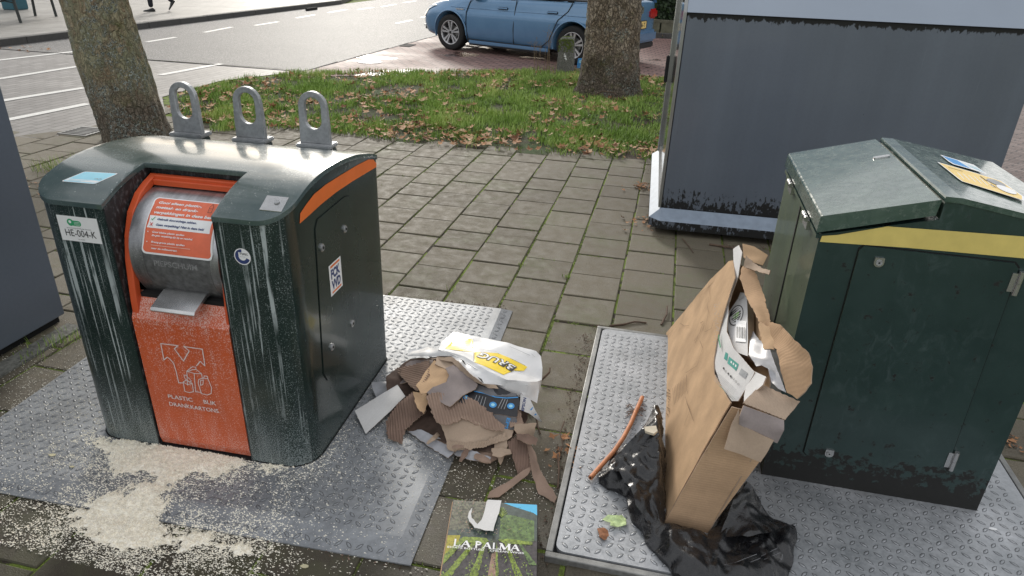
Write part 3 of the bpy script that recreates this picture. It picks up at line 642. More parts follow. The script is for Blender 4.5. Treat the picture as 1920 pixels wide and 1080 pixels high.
# ------------------------------------------------------------------ checker plates
def lozenges(mb, T_, a0, b0, a1, b1, z, mat, pitch=.034, L_=.026, wd=.0085, h=.0022, skip=None):
    n_a = int((a1-a0)/pitch); n_b = int((b1-b0)/pitch)
    for i in range(n_a):
        for j in range(n_b):
            a = a0+(i+.5)*pitch; b = b0+(j+.5)*pitch
            if skip and skip(a, b): continue
            th = R_(45) if (i+j) % 2 else R_(-45); th += R_(3); c, s_ = math.cos(th), math.sin(th)
            pts = [(-.5, 0, 0), (-.25, -.42, 0), (.1, -.5, 0), (.5, 0, 0), (.25, .42, 0), (-.1, .5, 0), (-.28, 0, 1), (.28, 0, 1)]
            vs = [T_(a+(p[0]*L_*c-p[1]*wd*s_), b+(p[0]*L_*s_+p[1]*wd*c), z+p[2]*h) for p in pts]
            mb.add([T_(a+(p[0]*L_*1.2*c-p[1]*wd*1.42*s_), b+(p[0]*L_*1.2*s_+p[1]*wd*1.42*c), z+.00025) for p in pts[:6]], [(0, 1, 2, 3, 4, 5)], MT['lozdirt'])
            mb.add(vs, [(0, 1, 6), (1, 2, 7, 6), (2, 3, 7), (3, 4, 7), (4, 5, 6, 7), (5, 0, 6)], mat, True)
def frame_fn(o, deg):
    a = R_(deg); c, s_ = math.cos(a), math.sin(a)
    return lambda u, v, z: Vector((o[0]+u*c-v*s_, o[1]+u*s_+v*c, z))
P1O = W(770, 1062); P1 = frame_fn(P1O, 2.4)      # front right corner of the plate; u to the left is negative
PW, PD, PZ = 1.74, 1.68, .022
mb = MB(); rmp = .085
out_ = [(-PW, 0), (0, 0), (0, PD), (-PW, PD)]; inn = [(-PW+.02, rmp), (-.055, rmp), (-.055, PD-.02), (-PW+.02, PD-.02)]
vs = [P1(a, b, .0) for a, b in out_]+[P1(a, b, .005) for a, b in out_]+[P1(a, b, PZ) for a, b in inn]
mb.add(vs, [(8, 9, 10, 11)], MT['steel']); mb.add(vs, [(4, 5, 9, 8), (5, 6, 10, 9), (6, 7, 11, 10), (7, 4, 8, 11), (0, 1, 5, 4), (1, 2, 6, 5), (2, 3, 7, 6), (3, 0, 4, 7)], MT['steel'])
lozenges(mb, P1, -PW+.02, rmp+.004, -.058, PD-.02, PZ, MT['steel'])
def ramp_fn(a, b, z): return P1(a, b, .005+(PZ-.005)*max(0, b)/rmp+(z-PZ))
lozenges(mb, ramp_fn, -PW+.02, .012, -.01, rmp-.008, PZ, MT['steel'])
def ramp2(a, b, z): return P1(a, b, .005+(PZ-.005)*(-a)/.055+(z-PZ))
lozenges(mb, ramp2, -.05, rmp+.01, -.008, PD-.02, PZ, MT['steel'])
o = mb.build('floor_plate', origin=P1(0, 0, 0)); tag(o, 'grey checker plate under the orange fronted container, half covered in pale granules', 'metal plate')
# plate 2: inset in a worn frame
P2O = W(1020, 1050); P2 = frame_fn(P2O, .3); QW, QD = 1.60, 1.50
base = empty('floor_plate', P2O); tag(base, 'pale framed checker plate under the yellow banded bin, carton and black liner', 'metal plate')
mb = MB(); fw = .022
for (a0, b0, a1, b1) in ((0, 0, QW, fw), (0, QD-fw, QW, QD), (0, fw, fw, QD-fw), (QW-fw, fw, QW, QD-fw)):
    mb.add([P2(a0, b0, -.02), P2(a1, b0, -.02), P2(a1, b1, -.02), P2(a0, b1, -.02), P2(a0, b0, .018), P2(a1, b0, .018), P2(a1, b1, .018), P2(a0, b1, .018)], [(4, 5, 6, 7), (0, 1, 5, 4), (1, 2, 6, 5), (2, 3, 7, 6), (3, 0, 4, 7)], MT['frame'])
mb.add([P2(fw, fw, .004), P2(QW-fw, fw, .004), P2(QW-fw, QD-fw, .004), P2(fw, QD-fw, .004)], [(0, 1, 2, 3)], MT['dark'])
mb.v = [tuple(Vector(v)-P2O) for v in mb.v]; mb.build('frame', base, bevel=.003)
mb = MB(); gp = fw+.006
mb.prism(rrect(gp, gp, QW-gp, QD-gp, .03), lambda a, b, h: P2(a, b, h), .005, .020, MT['steel2'])
lozenges(mb, P2, gp+.01, gp+.01, QW-gp-.01, QD-gp-.01, .020, MT['steel2'])
mb.v = [tuple(Vector(v)-P2O) for v in mb.v]; mb.build('plate', base)
# ------------------------------------------------------------------ container 1 (orange front)
O1 = Vector((-1.047, 1.687, .0)); A1 = R_(2.0)
c1 = empty('underground_waste_inlet', O1, A1); tag(c1, 'dark green waste container with orange front, steel drum and three lifting lugs, streaked white', 'waste container')
T1 = Matrix.Translation(O1) @ Matrix.Rotation(A1, 4, 'Z'); T1i = T1.inverted()
def loc1(p): return T1i @ p
WD, DP = .85, .77
PF = [(-.01, .925), (0, .932), (.035, .952), (.07, .967), (.14, .990), (.2, 1.003), (.3, 1.012), (.42, 1.009), (.55, .995), (.68, .966), (.75, .943), (.785, .925)]
def prof(v):
    for (a, za), (b, zb) in zip(PF[:-1], PF[1:]):
        if v <= b:
            t = (v-a)/(b-a); t = max(0, min(1, t)); return za+(zb-za)*t
    return PF[-1][1]
def smoothprof(v): return sum(prof(v+d) for d in (-.03, -.015, 0, .015, .03))/5
rf, rb = .095, .03
def plan(g, k=8):
    p = []
    for cx_, cy_, r, s0 in ((-rf, rf, rf+g, -90), (-rb, DP-rb, rb+g, 0), (-WD+rb, DP-rb, rb+g, 90), (-WD+rf, rf, rf+g, 180)):
        for i in range(k+1): t = R_(s0+90*i/k); p.append((cx_+r*math.cos(t), cy_+r*math.sin(t)))
    return p
NL, NR, NB = -.585, -.225, .215                  # mouth recess: left, right, back (at the lid)
# body shell
bp = plan(0); vs = []; fs = []
i0 = next(i for i, p in enumerate(bp) if False) if False else None
ring = [p for p in bp]
ring = ring+[ring[0]]
mb = MB()
pts = [(NR, 0)]+[p for p in bp]+[(NL, 0)]
# finer sampling of side walls so the top follows the lid
fine = []
for a, b in zip(pts[:-1], pts[1:]):
    k = max(1, int(math.hypot(b[0]-a[0], b[1]-a[1])/.04))
    for i in range(k): fine.append((a[0]+(b[0]-a[0])*i/k, a[1]+(b[1]-a[1])*i/k))
fine.append(pts[-1])
zs = [.0, .012, .25, .5, .75]
for (a, b) in fine:
    for z in zs: vs.append((a*(1), b, z))
    vs.append((a, b, smoothprof(b)-.008))
m_ = len(zs)+1
for i in range(len(fine)-1):
    mat = MT['greendrip'] if (fine[i][1] < .03 or fine[i][0] < -WD+.09) and fine[i][1] < .2 else MT['green']
    mb.add([vs[i*m_+j] for j in range(m_)]+[vs[(i+1)*m_+j] for j in range(m_)], [(j, m_+j, m_+j+1, j+1) for j in range(m_-1)], mat, True)
body = mb.build('body', c1)
me = body.data; bm = bmesh.new(); bm.from_mesh(me); bmesh.ops.remove_doubles(bm, verts=bm.verts, dist=1e-5); bm.to_mesh(me); bm.free()
# recess: cheeks and back
mb = MB()
for u, s_ in ((NL, 1), (NR, -1)):
    q = [(0, .0), (.03, .0), (.03, .55), (.045, .62), (.06, .8), (.105, .89), (.2, .96), (.26, .985), (.26, smoothprof(.26)-.012), (.2, smoothprof(.2)-.012), (.14, smoothprof(.14)-.012), (.07, smoothprof(.07)-.012), (.03, smoothprof(.03)-.012), (0, smoothprof(0)-.012)]
    mb.prism(q, lambda a, b, h, u=u, s_=s_: Vector((u-s_*h, a, b)), 0, .006, MT['recess'])
mb.add([(NL, .235, .6), (NR, .235, .6), (NR, .235, 1.0), (NL, .235, 1.0)], [(0, 1, 2, 3)], MT['recess'])
mb.build('mouth_recess', c1)
# orange chute panel
mb = MB(); OL, OR = NL+.006, NR-.006
prf = [(.012, .03), (.004, .06), (.002, .545), (.006, .552), (.038, .618), (.06, .622)]
fs = [(i, i+1, i+len(prf)+1, i+len(prf)) for i in range(len(prf)-1)]
mb.add([(OL, v, z) for v, z in prf]+[(OR, v, z) for v, z in prf], [tuple(reversed(f)) for f in fs], MT['orange'])
mb.add([(OL, v, z) for v, z in prf]+[(OL, .06, .03)], [tuple(range(7))], MT['orange']); mb.add([(OR, v, z) for v, z in prf]+[(OR, .06, .03)], [tuple(reversed(range(7)))], MT['orange'])
fp = mb.build('front_panel', c1, bevel=.002)
# orange frame bars round the drum
mb = MB(); sc_ = [(.008, .52), (.012, .60), (.018, .66), (.028, .74), (.048, .815), (.082, .885), (.13, .932), (.175, .955), (.222, .972)]
def strip(mb, u0, u1, C_, t, mat):
    n = len(C_); vs = []
    for (v, z) in C_:
        vs += [(u0, v, z), (u1, v, z), (u1, v+t*.8, z-t*.5), (u0, v+t*.8, z-t*.5)]
    fs = []
    for i in range(n-1):
        for k in range(4): fs.append((i*4+k, i*4+(k+1) % 4, (i+1)*4+(k+1) % 4, (i+1)*4+k))
    mb.add(vs, fs, mat)
strip(mb, OL, OL+.024, sc_, .03, MT['orange3']); strip(mb, OR-.012, OR, sc_, .03, MT['orange3'])
mb.box((OL+.024, .205, .945), (OR-.012, .228, .972), MT['orange3']); mb.box((OL+.024, .196, .940), (OR-.012, .205, .960), MT['orange3'])
mb.build('mouth_frame', c1, bevel=.003)
# drum
DC, DR = (.215, .745), .192
mb = MB(); dl, dr = OL+.026, OR-.014; n = 40; vs = []
for i in range(n+1):
    th = R_(75+ (222-75)*i/n); v, z = DC[0]+DR*math.cos(th), DC[1]+DR*math.sin(th); vs += [(dl, v, z), (dr, v, z)]
mb.add(vs, [(2*i, 2*i+2, 2*i+3, 2*i+1) for i in range(n)], MT['drum'], True)
for u, rev in ((dl, 0), (dr, 1)):
    e = [(u, DC[0]+DR*math.cos(R_(75+147*i/n)), DC[1]+DR*math.sin(R_(75+147*i/n))) for i in range(n+1)]; mb.add(e, [tuple(range(n+1))], MT['drum'])
drum = mb.build('drum', c1)
mb = MB(); mb.box((dl, .034, .612), (dr, .07, .626), MT['dark']); 
mb.add([(dl-.02, .05, .6), (dr+.01, .05, .6), (dr+.01, .1, .6), (dl-.02, .1, .6)], [(0, 1, 2, 3)], MT['dark']); mb.build('drum_gap', c1)
def dfn(s, t, off):                               # s along the axis, t = angle arc from the horizontal
    th = math.pi-t/DR; r = DR+.0008+off; return Vector((s, DC[0]+r*math.cos(th), DC[1]+r*math.sin(th)))
def drum_st(px, py):
    best = None
    for k in range(-60, 110):
        t = k*.003; 
        u0 = Vector(dfn(-.5, t, 0)); n_ = T1.to_3x3() @ Vector((0, math.cos(math.pi-t/DR), math.sin(math.pi-t/DR)))
        q = loc1(WP(px, py, T1 @ u0, n_)); th = math.pi-math.atan2(q.z-DC[1], q.y-DC[0]); tt = th*DR
        if best is None or abs(tt-t) < best[0]: best = (abs(tt-t), q.x, t)
    return best[1:]
# grey stained field with worn lettering, then the instruction label
sb = Art(dfn, .008, .00015); mats_dirt = simple('grimy_steel', (.12, .12, .12), .6, .3, .35, 60)
sb.rect(dl+.045, -.11, dr-.028, .04, mats_dirt); sb.res = None; sb.o += .0002
sb.text('PIEPSCHUIM', (dl+dr)/2+.005, -.008, .019, simple('worn_grey_letters', (.22, .22, .22), .7, 0, .4, 200), w=.15, align='C', bold=.015)
sb.build('worn_field', drum)
la0, lb0, la1, lb1 = -.505, .030, -.262, .222
lb_ = Art(dfn, .007, .00025); lb_.o = .0022
lb_.rect(la0, lb0, la1, lb1, MT['white'], .014); lb_.rect(la0+.005, lb0+.006, la1-.005, lb1-.004, MT['labelorange'], .012); lb_.rect(la0+.012, lb0+.082, la1-.016, lb0+.122, MT['white']); lb_.res = None
hw = la1-la0-.02
for k, (t_, sz, wd, sh) in enumerate((('Gooi alleen plastic-,', .0095, .15, .2), ('metaal- en drank-', .0095, .145, .2), ('verpakkingen in deze bak.', .0095, .205, .2))): lb_.text(t_, la0+.022, lb1-.026-k*.0185, sz, MT['white'], w=wd, shear=sh, bold=.03)
for k, (t_, wd) in enumerate((('Gebruik doorzichtige zakken.', .135), ('Geen verpakking? Niet in deze bak!', .165))): lb_.text(t_, la0+.042, lb0+.108-k*.018, .0068, MT['navy'], w=wd, shear=.2, bold=.03)
lb_.line([(la0+.022, lb0+.110), (la0+.026, lb0+.106), (la0+.033, lb0+.117)], .002, MT['greenp']); 
lb_.line([(la0+.022, lb0+.088), (la0+.031, lb0+.098)], .002, MT['red']); lb_.line([(la0+.031, lb0+.088), (la0+.022, lb0+.098)], .002, MT['red'])
for y_, t_, wd in ((.067, 'Gooi kleine plastic spullen', .11), (.057, 'die geen verpakking zijn bij uw restafval.', .14), (.037, 'Breng grote plastic spullen', .115), (.018, 'naar de milieustraat.', .09)): lb_.text(t_, la0+.036, lb0+y_, .0055, MT['white'], w=wd, shear=.2, bold=.025)
lb_.line([(la0+.036, lb0+.030), (la0+.17, lb0+.030)], .0018, simple('faint_print', (.75, .45, .36), .5))
for y_ in (.069, .039): lb_.poly(circle(la0+.022, lb0+y_, .0018, 8), MT['white'])
lb_.line([(la1-.040, lb1-.044), (la1-.041, lb1-.024), (la1-.037, lb1-.016), (la1-.037, lb1-.012), (la1-.033, lb1-.012), (la1-.033, lb1-.016), (la1-.029, lb1-.024), (la1-.028, lb1-.044)], .0013, MT['black'], True); lb_.line([(la1-.04, lb1-.03), (la1-.029, lb1-.03)], .001, MT['black'])
lb_.build('instruction_label', drum)
# grip
mb = MB(); gl, gr_ = -.462, -.310
gp_ = [(.055, .648), (.030, .650), (-.040, .622), (-.046, .612), (-.038, .603), (-.034, .606), (-.037, .613), (.03, .638), (.055, .636)]
mb.prism(gp_, lambda a, b, h: Vector((h, a, b)), gl, gr_, MT['chrome']); mb.build('grip', c1, bevel=.0015)
# lid
ol = plan(.006); k0 = None
lp = []
for p in ol: lp.append(p)
notch = [(NL-.002, -.006), (NL-.002, NB), (NR+.002, NB), (NR+.002, -.006)]
# outline: start after the notch on the right, go round, end on the left
poly = [(NR+.002, -.006)]+lp+[(NL-.002, -.006), (NL-.002, NB), (NR+.002, NB)]
def dense(P, r):
    o = []
    for i, a in enumerate(P):
        b = P[(i+1) % len(P)]; k = max(1, int(math.hypot(b[0]-a[0], b[1]-a[1])/r))
        for j in range(k): o.append((a[0]+(b[0]-a[0])*j/k, a[1]+(b[1]-a[1])*j/k))
    return o
poly = dense(poly, .022); v2, f2 = cdt(poly, .022)
mb = MB(); top = [(v.x, v.y, smoothprof(v.y)+.004) for v in v2]
mb.add(top, f2, MT['lid'], True)
cnt = {}
for f in f2:
    for i in range(len(f)): cnt[(f[i], f[(i+1) % len(f)])] = 1
E_ = [(a, b) for (a, b) in cnt if (b, a) not in cnt]
for a, b in E_:
    A_, B_ = top[a], top[b]; mb.add([A_, B_, (B_[0], B_[1], B_[2]-.016), (A_[0], A_[1], A_[2]-.016)], [(3, 2, 1, 0)], MT['lid'], True)
o = mb.build('lid', c1); me = o.data; bm = bmesh.new(); bm.from_mesh(me); bmesh.ops.remove_doubles(bm, verts=bm.verts, dist=1e-6); bm.to_mesh(me); bm.free()
bv = o.modifiers.new('b', 'BEVEL'); bv.width = .004; bv.segments = 3; bv.limit_method = 'ANGLE'; bv.angle_limit = R_(50)
lid1 = o
for u, v, w_ in ((-.05, .075, 0),):
    mb = MB(); fn = lambda a, b, h: Vector((a, b, smoothprof(b)+.0045+h))
    mb.prism([(-.088, .035), (-.018, .035), (-.022, .095), (-.092, .095)], fn, 0, .002, MT['chrome']); mb.prism(circle(-.048, .068, .008, 14, .008), fn, .002, .005, MT['lug']); mb.build('lid_lock_plate', lid1)
fl = lambda a, b, off: Vector((a, b, smoothprof(b)+.0045+off))
a_ = Art(fl, .015)
def lidpt(px, py):
    z = .98
    for _ in range(6): q = loc1(W(px, py, z)); z = smoothprof(q.y)+.005
    return (q.x, q.y)
q4 = [lidpt(120, 362), lidpt(183, 368), lidpt(222, 322), lidpt(158, 318)]
def quadmap(q): return lambda s, t: ((1-s)*(1-t)*q[0][0]+s*(1-t)*q[1][0]+s*t*q[2][0]+(1-s)*t*q[3][0], (1-s)*(1-t)*q[0][1]+s*(1-t)*q[1][1]+s*t*q[2][1]+(1-s)*t*q[3][1])
qm = quadmap(q4)
a_.poly([qm(*p) for p in rrect(0, 0, 1, 1, .08)], MT['white']); a_.poly([qm(*p) for p in rrect(.03, .03, .97, .97, .07)], MT['bluel']); a_.poly([qm(*p) for p in rrect(.05, .09, .95, .27, .01)], MT['white']); a_.res = None
for k in range(3): a_.line([qm(.12, .22-.05*k), qm(.7-.1*k, .22-.05*k)], .0012, MT['bluel'])
a_.line([qm(.72, .38), qm(.78, .42), qm(.82, .37), qm(.88, .43), qm(.92, .38)], .0022, MT['grey'])
a_.build('pale_blue_label', lid1)
# front prints
ff = lambda a, b, off: Vector((a, .002-off-.0006, b))
a_ = Art(ff); Wt = simple('white_outline_print', (.72, .66, .64), .6, var=.05); lw = .0032
def F1(px, py):
    q = loc1(WP(px, py, T1 @ Vector((0, 0, 0)), T1.to_3x3() @ Vector((0, 1, 0)))); return (q.x, q.z)
def cp(x, y): return F1(200+x/3.6, 560+y/3.6)        # coordinates read from a 3.6x enlargement
a_.line([cp(*p) for p in ((515, 570), (485, 568), (470, 500), (452, 440), (430, 412), (408, 396), (385, 414), (364, 304), (478, 318), (456, 340), (517, 422), (556, 354), (520, 324), (645, 342), (662, 455), (630, 424), (605, 455))], lw, Wt)
for pl, cl in ((((545, 585), (540, 490), (578, 460), (600, 464), (602, 478), (640, 508), (645, 540)), 0), (((540, 490), (590, 505), (640, 508)), 0), (((590, 505), (600, 628), (640, 634)), 0), (((545, 492), (578, 480), (602, 478)), 0), (((516, 562), (528, 626), (556, 634), (586, 628), (578, 572)), 0), (((516, 562), (540, 548), (578, 572), (545, 580)), 1), (((522, 520), (535, 515), (572, 555), (560, 565), (530, 540)), 1), (((622, 545), (650, 536), (684, 540), (708, 600), (706, 640), (680, 650), (640, 640), (618, 570)), 1), (((634, 552), (654, 548), (650, 580), (634, 584)), 1), (((660, 520), (682, 524), (684, 540), (656, 536)), 1)):
    a_.line([cp(*p) for p in pl], lw*.8, Wt, bool(cl))
t0 = cp(415, 655); t1 = cp(580, 682); t2 = cp(655, 692); t3 = cp(740, 706); t4 = cp(422, 700); t5 = cp(755, 750)
a_.text('PLASTIC', t0[0], t0[1]-.009, .016, Wt, w=t1[0]-t0[0], bold=.01); a_.text('/', (t1[0]+t2[0])/2, t2[1]-.006, .018, MT['labelorange'], align='C'); a_.text('BLIK', t2[0], t0[1]-.009, .016, Wt, w=t3[0]-t2[0], bold=.01)
a_.text('DRANKKARTONS', t4[0], t4[1]-.012, .016, Wt, w=t5[0]-t4[0], bold=.01)
a_.build('material_print', fp)
def front_art(name, fn, par): a = Art(lambda s, t, off: Vector((s, -off-.0008, t))); fn(a); a.build(name, par)
def idp(a):
    p0, p1 = F1(118, 449), F1(179, 410); x0, z0, x1, z1 = p0[0], p0[1], p1[0]+.004, p1[1]
    a.rect(x0, z0, x1, z1, MT['white']); xm = (x0+x1)/2
    a.poly(circle(x0+.045, z1-.021, .012, 18), MT['greenp']); a.poly(circle(x0+.044, z1-.019, .005, 12), MT['white']); a.rect(x0+.048, z1-.032, x0+.082, z1-.014, MT['greenp'], .008)
    for k in range(3): a.line([(x0+.058, z1-.019-k*.0045), (x0+.078, z1-.019-k*.0045)], .001, MT['white'])
    a.text('De verzameling van Hollandse Gemeente', xm, z1-.041, .0036, MT['black'], w=.085, align='C'); a.text('HE-004-K', xm+.002, z0+.017, .0235, MT['black'], w=.108, align='C'); a.text('Tel: 14 073', xm, z0+.006, .0036, MT['black'], align='C')
front_art('number_plate', idp, body)
def seal(a):
    c = F1(455, 481); r = .027; a.poly(circle(c[0], c[1], r, 36), MT['white']); 
    a.poly([(c[0]+.024*math.cos(R_(t)), c[1]+.024*math.sin(R_(t))) for t in range(90, 350, 10)]+[(c[0]+.0125*math.cos(R_(t)), c[1]+.0125*math.sin(R_(t))) for t in range(345, 89, -10)], MT['navy'])
    a.rect(c[0]-.012, c[1]+.004, c[0]+.022, c[1]+.0135, MT['white']); a.text("T'SPEC", c[0]-.009, c[1]+.0055, .0065, MT['black'], w=.028, bold=.03); a.text('CERTIFIED', c[0], c[1]-.002, .003, MT['grey'], align='C')
front_art('round_seal_sticker', seal, body)
# right flank: door, locks, stripe, sticker
sf = lambda a, b, off: Vector((.0012+off, a, b))
a_ = Art(sf, None); 
st = [(.108, .897), (.12, .925), (.15, .948), (.20, .968), (.28, .985), (.38, .990), (.48, .983), (.60, .962), (.69, .940), (.735, .922), (.752, .905), (.756, .880), (.74, .876), (.44, .905), (.25, .905), (.17, .893)]
def S1(px, py): q = loc1(WP(px, py, T1 @ Vector((0, 0, 0)), T1.to_3x3() @ Vector((1, 0, 0)))); return (q.y, q.z)
st = [S1(*p) for p in ((556, 423), (562, 400), (574, 382), (588, 364), (610, 346), (640, 327), (670, 309), (690, 299), (699, 299), (705, 306), (705, 313), (660, 340), (630, 360), (600, 384), (575, 407))]
for i, (v, z) in enumerate(st): st[i] = (max(.1, min(.762, v)), min(z, smoothprof(v)-.017))
a_.poly(st, MT['orange2']); a_.build('orange_stripe', body)
dr_ = [S1(*p) for p in ((613, 712), (606, 700), (590, 430), (594, 412), (645, 369), (653, 368), (656, 376), (661, 470), (672, 690), (666, 694))]
dr_[9] = (dr_[0][0]+.235, .275); dr_[8] = (dr_[9][0]+.012, .30)
a_ = Art(sf); a_.o = 0; cx_ = sum(p[0] for p in dr_)/len(dr_); cz_ = sum(p[1] for p in dr_)/len(dr_)
a_.poly([(p[0]+(.0025 if p[0] > cx_ else -.0025), p[1]+(.0025 if p[1] > cz_ else -.0025)) for p in dr_], MT['dark'], .0002); a_.build('door_gap', body)
mb = MB(); mb.prism(dr_, lambda a, b, h: Vector((h, a, b)), .0008, .003, MT['green']); door = mb.build('service_door', c1, bevel=.0012)
for px_, py_ in ((644, 429), (601, 464), (658, 606), (620, 650)):
    v, z = S1(px_, py_); mb = MB(); fn = lambda a, b, h: Vector((h, v+a, z+b))
    mb.prism(circle(0, 0, .0145, 20), fn, .003, .007, MT['chrome']); mb.prism(circle(0, 0, .0105, 18), fn, .007, .010, MT['lug']); mb.prism(circle(0, 0, .005, 6), fn, .010, .0115, MT['dark']); mb.build('lock', door)
q = [S1(617, 551), S1(640, 543), S1(638, 484), S1(615, 492)]; v0, v1 = (q[0][0]+q[3][0])/2, (q[1][0]+q[2][0])/2; z0, z1 = (q[0][1]+q[1][1])/2, (q[2][1]+q[3][1])/2
a_ = Art(lambda a, b, off: Vector((.0034+off, a, b))); vm = (v0+v1)/2; hh = z1-z0; ww = v1-v0
a_.rect(v0, z0, v1, z1, MT['white']); a_.rect(v0+.012, z1-.014, v1-.010, z1-.006, MT['orange2']); a_.rect(v0+.012, z0+.006, v1-.010, z0+.013, MT['orange2'])
a_.text('FCK', vm, z0+hh*.53, hh*.29, MT['navy'], w=ww*.74, align='C', bold=.05); a_.text('VVD', vm, z0+hh*.17, hh*.29, MT['navy'], w=ww*.74, align='C', bold=.05); a_.build('sticker', door)
# lifting lugs
for k, (bx, tx) in enumerate(((-.815, 0), (-.538, 0), (-.262, 0))):
    mb = MB(); mb.box((bx-.07, .755, .90), (bx+.07, .82, .945), MT['green'], bev=.003); br = mb.build('lug_bracket', c1)
    mb = MB(); mb.box((bx-.072, .752, .947), (bx+.072, .835, .963), MT['lug'], bev=.004); fp_ = mb.build('lug_foot', br)
    mb = MB(); hw = .058; zt = 1.163; zb = .963; cz = zt-hw
    outl = [(bx-hw-.006, zb), (bx+hw+.006, zb)]+[(bx+hw*math.cos(R_(t)), cz+hw*math.sin(R_(t))) for t in range(0, 181, 12)]
    r = .0335; z1_ = cz+.002; z0_ = 1.052; hole = [(bx+r*math.cos(R_(t)), z1_+r*math.sin(R_(t))) for t in range(0, 181, 15)]+[(bx+r*math.cos(R_(t)), z0_+r*math.sin(R_(t))) for t in range(180, 361, 15)]
    outl = dense(outl, .03); v2, f2 = cdt(outl, 0, [hole]); n = len(v2); y0, y1 = .778, .798
    mb.add([(v.x, y0, v.y) for v in v2]+[(v.x, y1, v.y) for v in v2], f2+[tuple(reversed([i+n for i in f])) for f in f2], MT['lug'])
    for P_, rv in ((outl, 0), (hole, 1)):
        for i in range(len(P_)):
            a, b = P_[i], P_[(i+1) % len(P_)]; mb.add([(a[0], y0, a[1]), (b[0], y0, b[1]), (b[0], y1, b[1]), (a[0], y1, a[1])], [(0, 3, 2, 1) if not rv else (0, 1, 2, 3)], MT['lug'])
    o = mb.build('lifting_lug', br); me = o.data; bm = bmesh.new(); bm.from_mesh(me); bmesh.ops.remove_doubles(bm, verts=bm.verts, dist=1e-6); bmesh.ops.recalc_face_normals(bm, faces=bm.faces); bm.to_mesh(me); bm.free()
    bv = o.modifiers.new('b', 'BEVEL'); bv.width = .0025; bv.segments = 2; bv.limit_method = 'ANGLE'; bv.angle_limit = R_(50)
# base plate lip
mb = MB(); mb.prism(plan(.004), lambda a, b, h: Vector((a, b, h)), .0, .024, MT['dark']); mb.build('foot', c1)
c1.location.z = 0
# ------------------------------------------------------------------ container 2 (yellow band)
O2 = Vector((W(1425, 897).x, W(1425, 897).y, .020)); c2 = empty('paper_waste_inlet', O2); tag(c2, 'dark green waste bin with yellow band and sloping wet lid behind the leaning cardboard box', 'waste container')
W2, D2 = .70, .73
def b2(px, py): q = WP(px, py, (O2.x, O2.y, 0), (0, 1, 0)); return (q.x-O2.x, q.z-O2.z)
RZ = 1.085-.02; LZ = .93; RR = 1.015
gab = [(0, .0), (W2, .0), (W2, RR-.02), (.345, RZ-.012), (.305, RZ-.012), (.305, 1.0), (0, LZ-.012)]
mb = MB(); mb.prism(gab, lambda a, b, h: Vector((a, h, b)), 0, D2, MT['bin2']); body2 = mb.build('body', c2, bevel=.006)
# right roof
mb = MB(); mb.prism([(.302, RZ+.004), (.345, RZ+.004), (W2+.004, RR-.004), (W2+.004, RR-.02), (.345, RZ-.012), (.302, RZ-.012)], lambda a, b, h: Vector((a, h, b)), -.003, D2+.003, MT['bin2lid'], MT['bin2lid']); roof2 = mb.build('roof', c2, bevel=.005)
# left lid (hinged at the low edge)
mb = MB(); lz0, lz1 = .978, 1.062; mb.prism([(-.014, lz0-.052), (.288, lz1-.052+.004), (.292, lz1), (-.012, lz0)], lambda a, b, h: Vector((a, h, b)), -.012, D2+.006, MT['bin2lid']); lid2 = mb.build('lid', c2, bevel=.006)
sl = (lz1-lz0)/.304
def lf(a, b, h): return Vector((a, b, lz0+(a+.012)*sl+h))
mb = MB(); mb.prism(rrect(.225, .475, .275, .497, .008), lf, 0, .005, MT['chrome']); mb.build('lid_lock', lid2, bevel=.001)
for y in (.13, .50):
    mb = MB(); mb.tube([(-.018, y, .918), (-.018, y+.062, .918)], .009, MT['chrome'], 12); mb.tube([(-.018, y+.02, .918), (-.018, y+.022, .918)], .0102, MT['dark'], 12); mb.box((-.016, y-.005, .885), (-.001, y+.067, .916), MT['chrome']); mb.build('lid_hinge', body2)
# rail along the hinge side
mb = MB(); mb.box((-.010, .0, .905), (-.0005, D2, .917), MT['bin2']); mb.box((-.003, .34, 0), (-.0005, .352, .9), MT['dark']); mb.build('side_seam', body2)
f2n = lambda a, b, off: Vector((a, -.0015-off, b))
a_ = Art(f2n); yb = [(.0, .905), (.002, .918), (.045, .926), (.165, .962), (.53, .975), (W2-.001, .978), (W2-.001, .905)]
yb = [b2(*p) for p in ((1537, 453), (1541, 442), (1570, 440), (1664, 424), (1800, 434), (1920, 443))]; e = yb[-1]; yb = yb+[(W2-.001, e[1]), (W2-.001, b2(1920, 484)[1]), b2(1920, 484), b2(1700, 464)]
yb = [(max(.001, a), b) for a, b in yb]; a_.poly(yb, MT['yellow']); a_.build('yellow_band', body2)
dd = [(.118, .885), (.118, .13), (.13, .118), (.545, .122), (.562, .14), (.545, .88), (.53, .895), (.13, .898)]
mb = MB(); cx_, cz_ = .34, .5
a_ = Art(lambda a, b, off: Vector((a, -.0006-off, b))); a_.poly([(a+(.004 if a > cx_ else -.004), b+(.004 if b > cz_ else -.004)) for a, b in dd], MT['dark'], 0); a_.build('door_gap', body2)
mb.prism(dd, lambda a, b, h: Vector((a, h, b)), -.006, -.0012, MT['bin2']); door2 = mb.build('front_door', c2, bevel=.002)
for (a, b) in ((.178, .855), (.196, .145)):
    mb = MB(); fn = lambda x, y, h: Vector((a+x, h, b+y)); mb.prism([(-.014, -.002), (-.013, .014), (.013, .014), (.014, -.002)]+[(.014*math.cos(R_(-t)), -.002+.014*math.sin(R_(-t))) for t in range(15, 170, 15)], fn, -.013, -.006, MT['chrome']); mb.prism(circle(0, -.001, .009, 16), fn, -.016, -.013, MT['lug']); mb.prism(circle(0, -.001, .003, 6), fn, -.0165, -.016, MT['dark']); mb.build('door_lock', door2, bevel=.001)
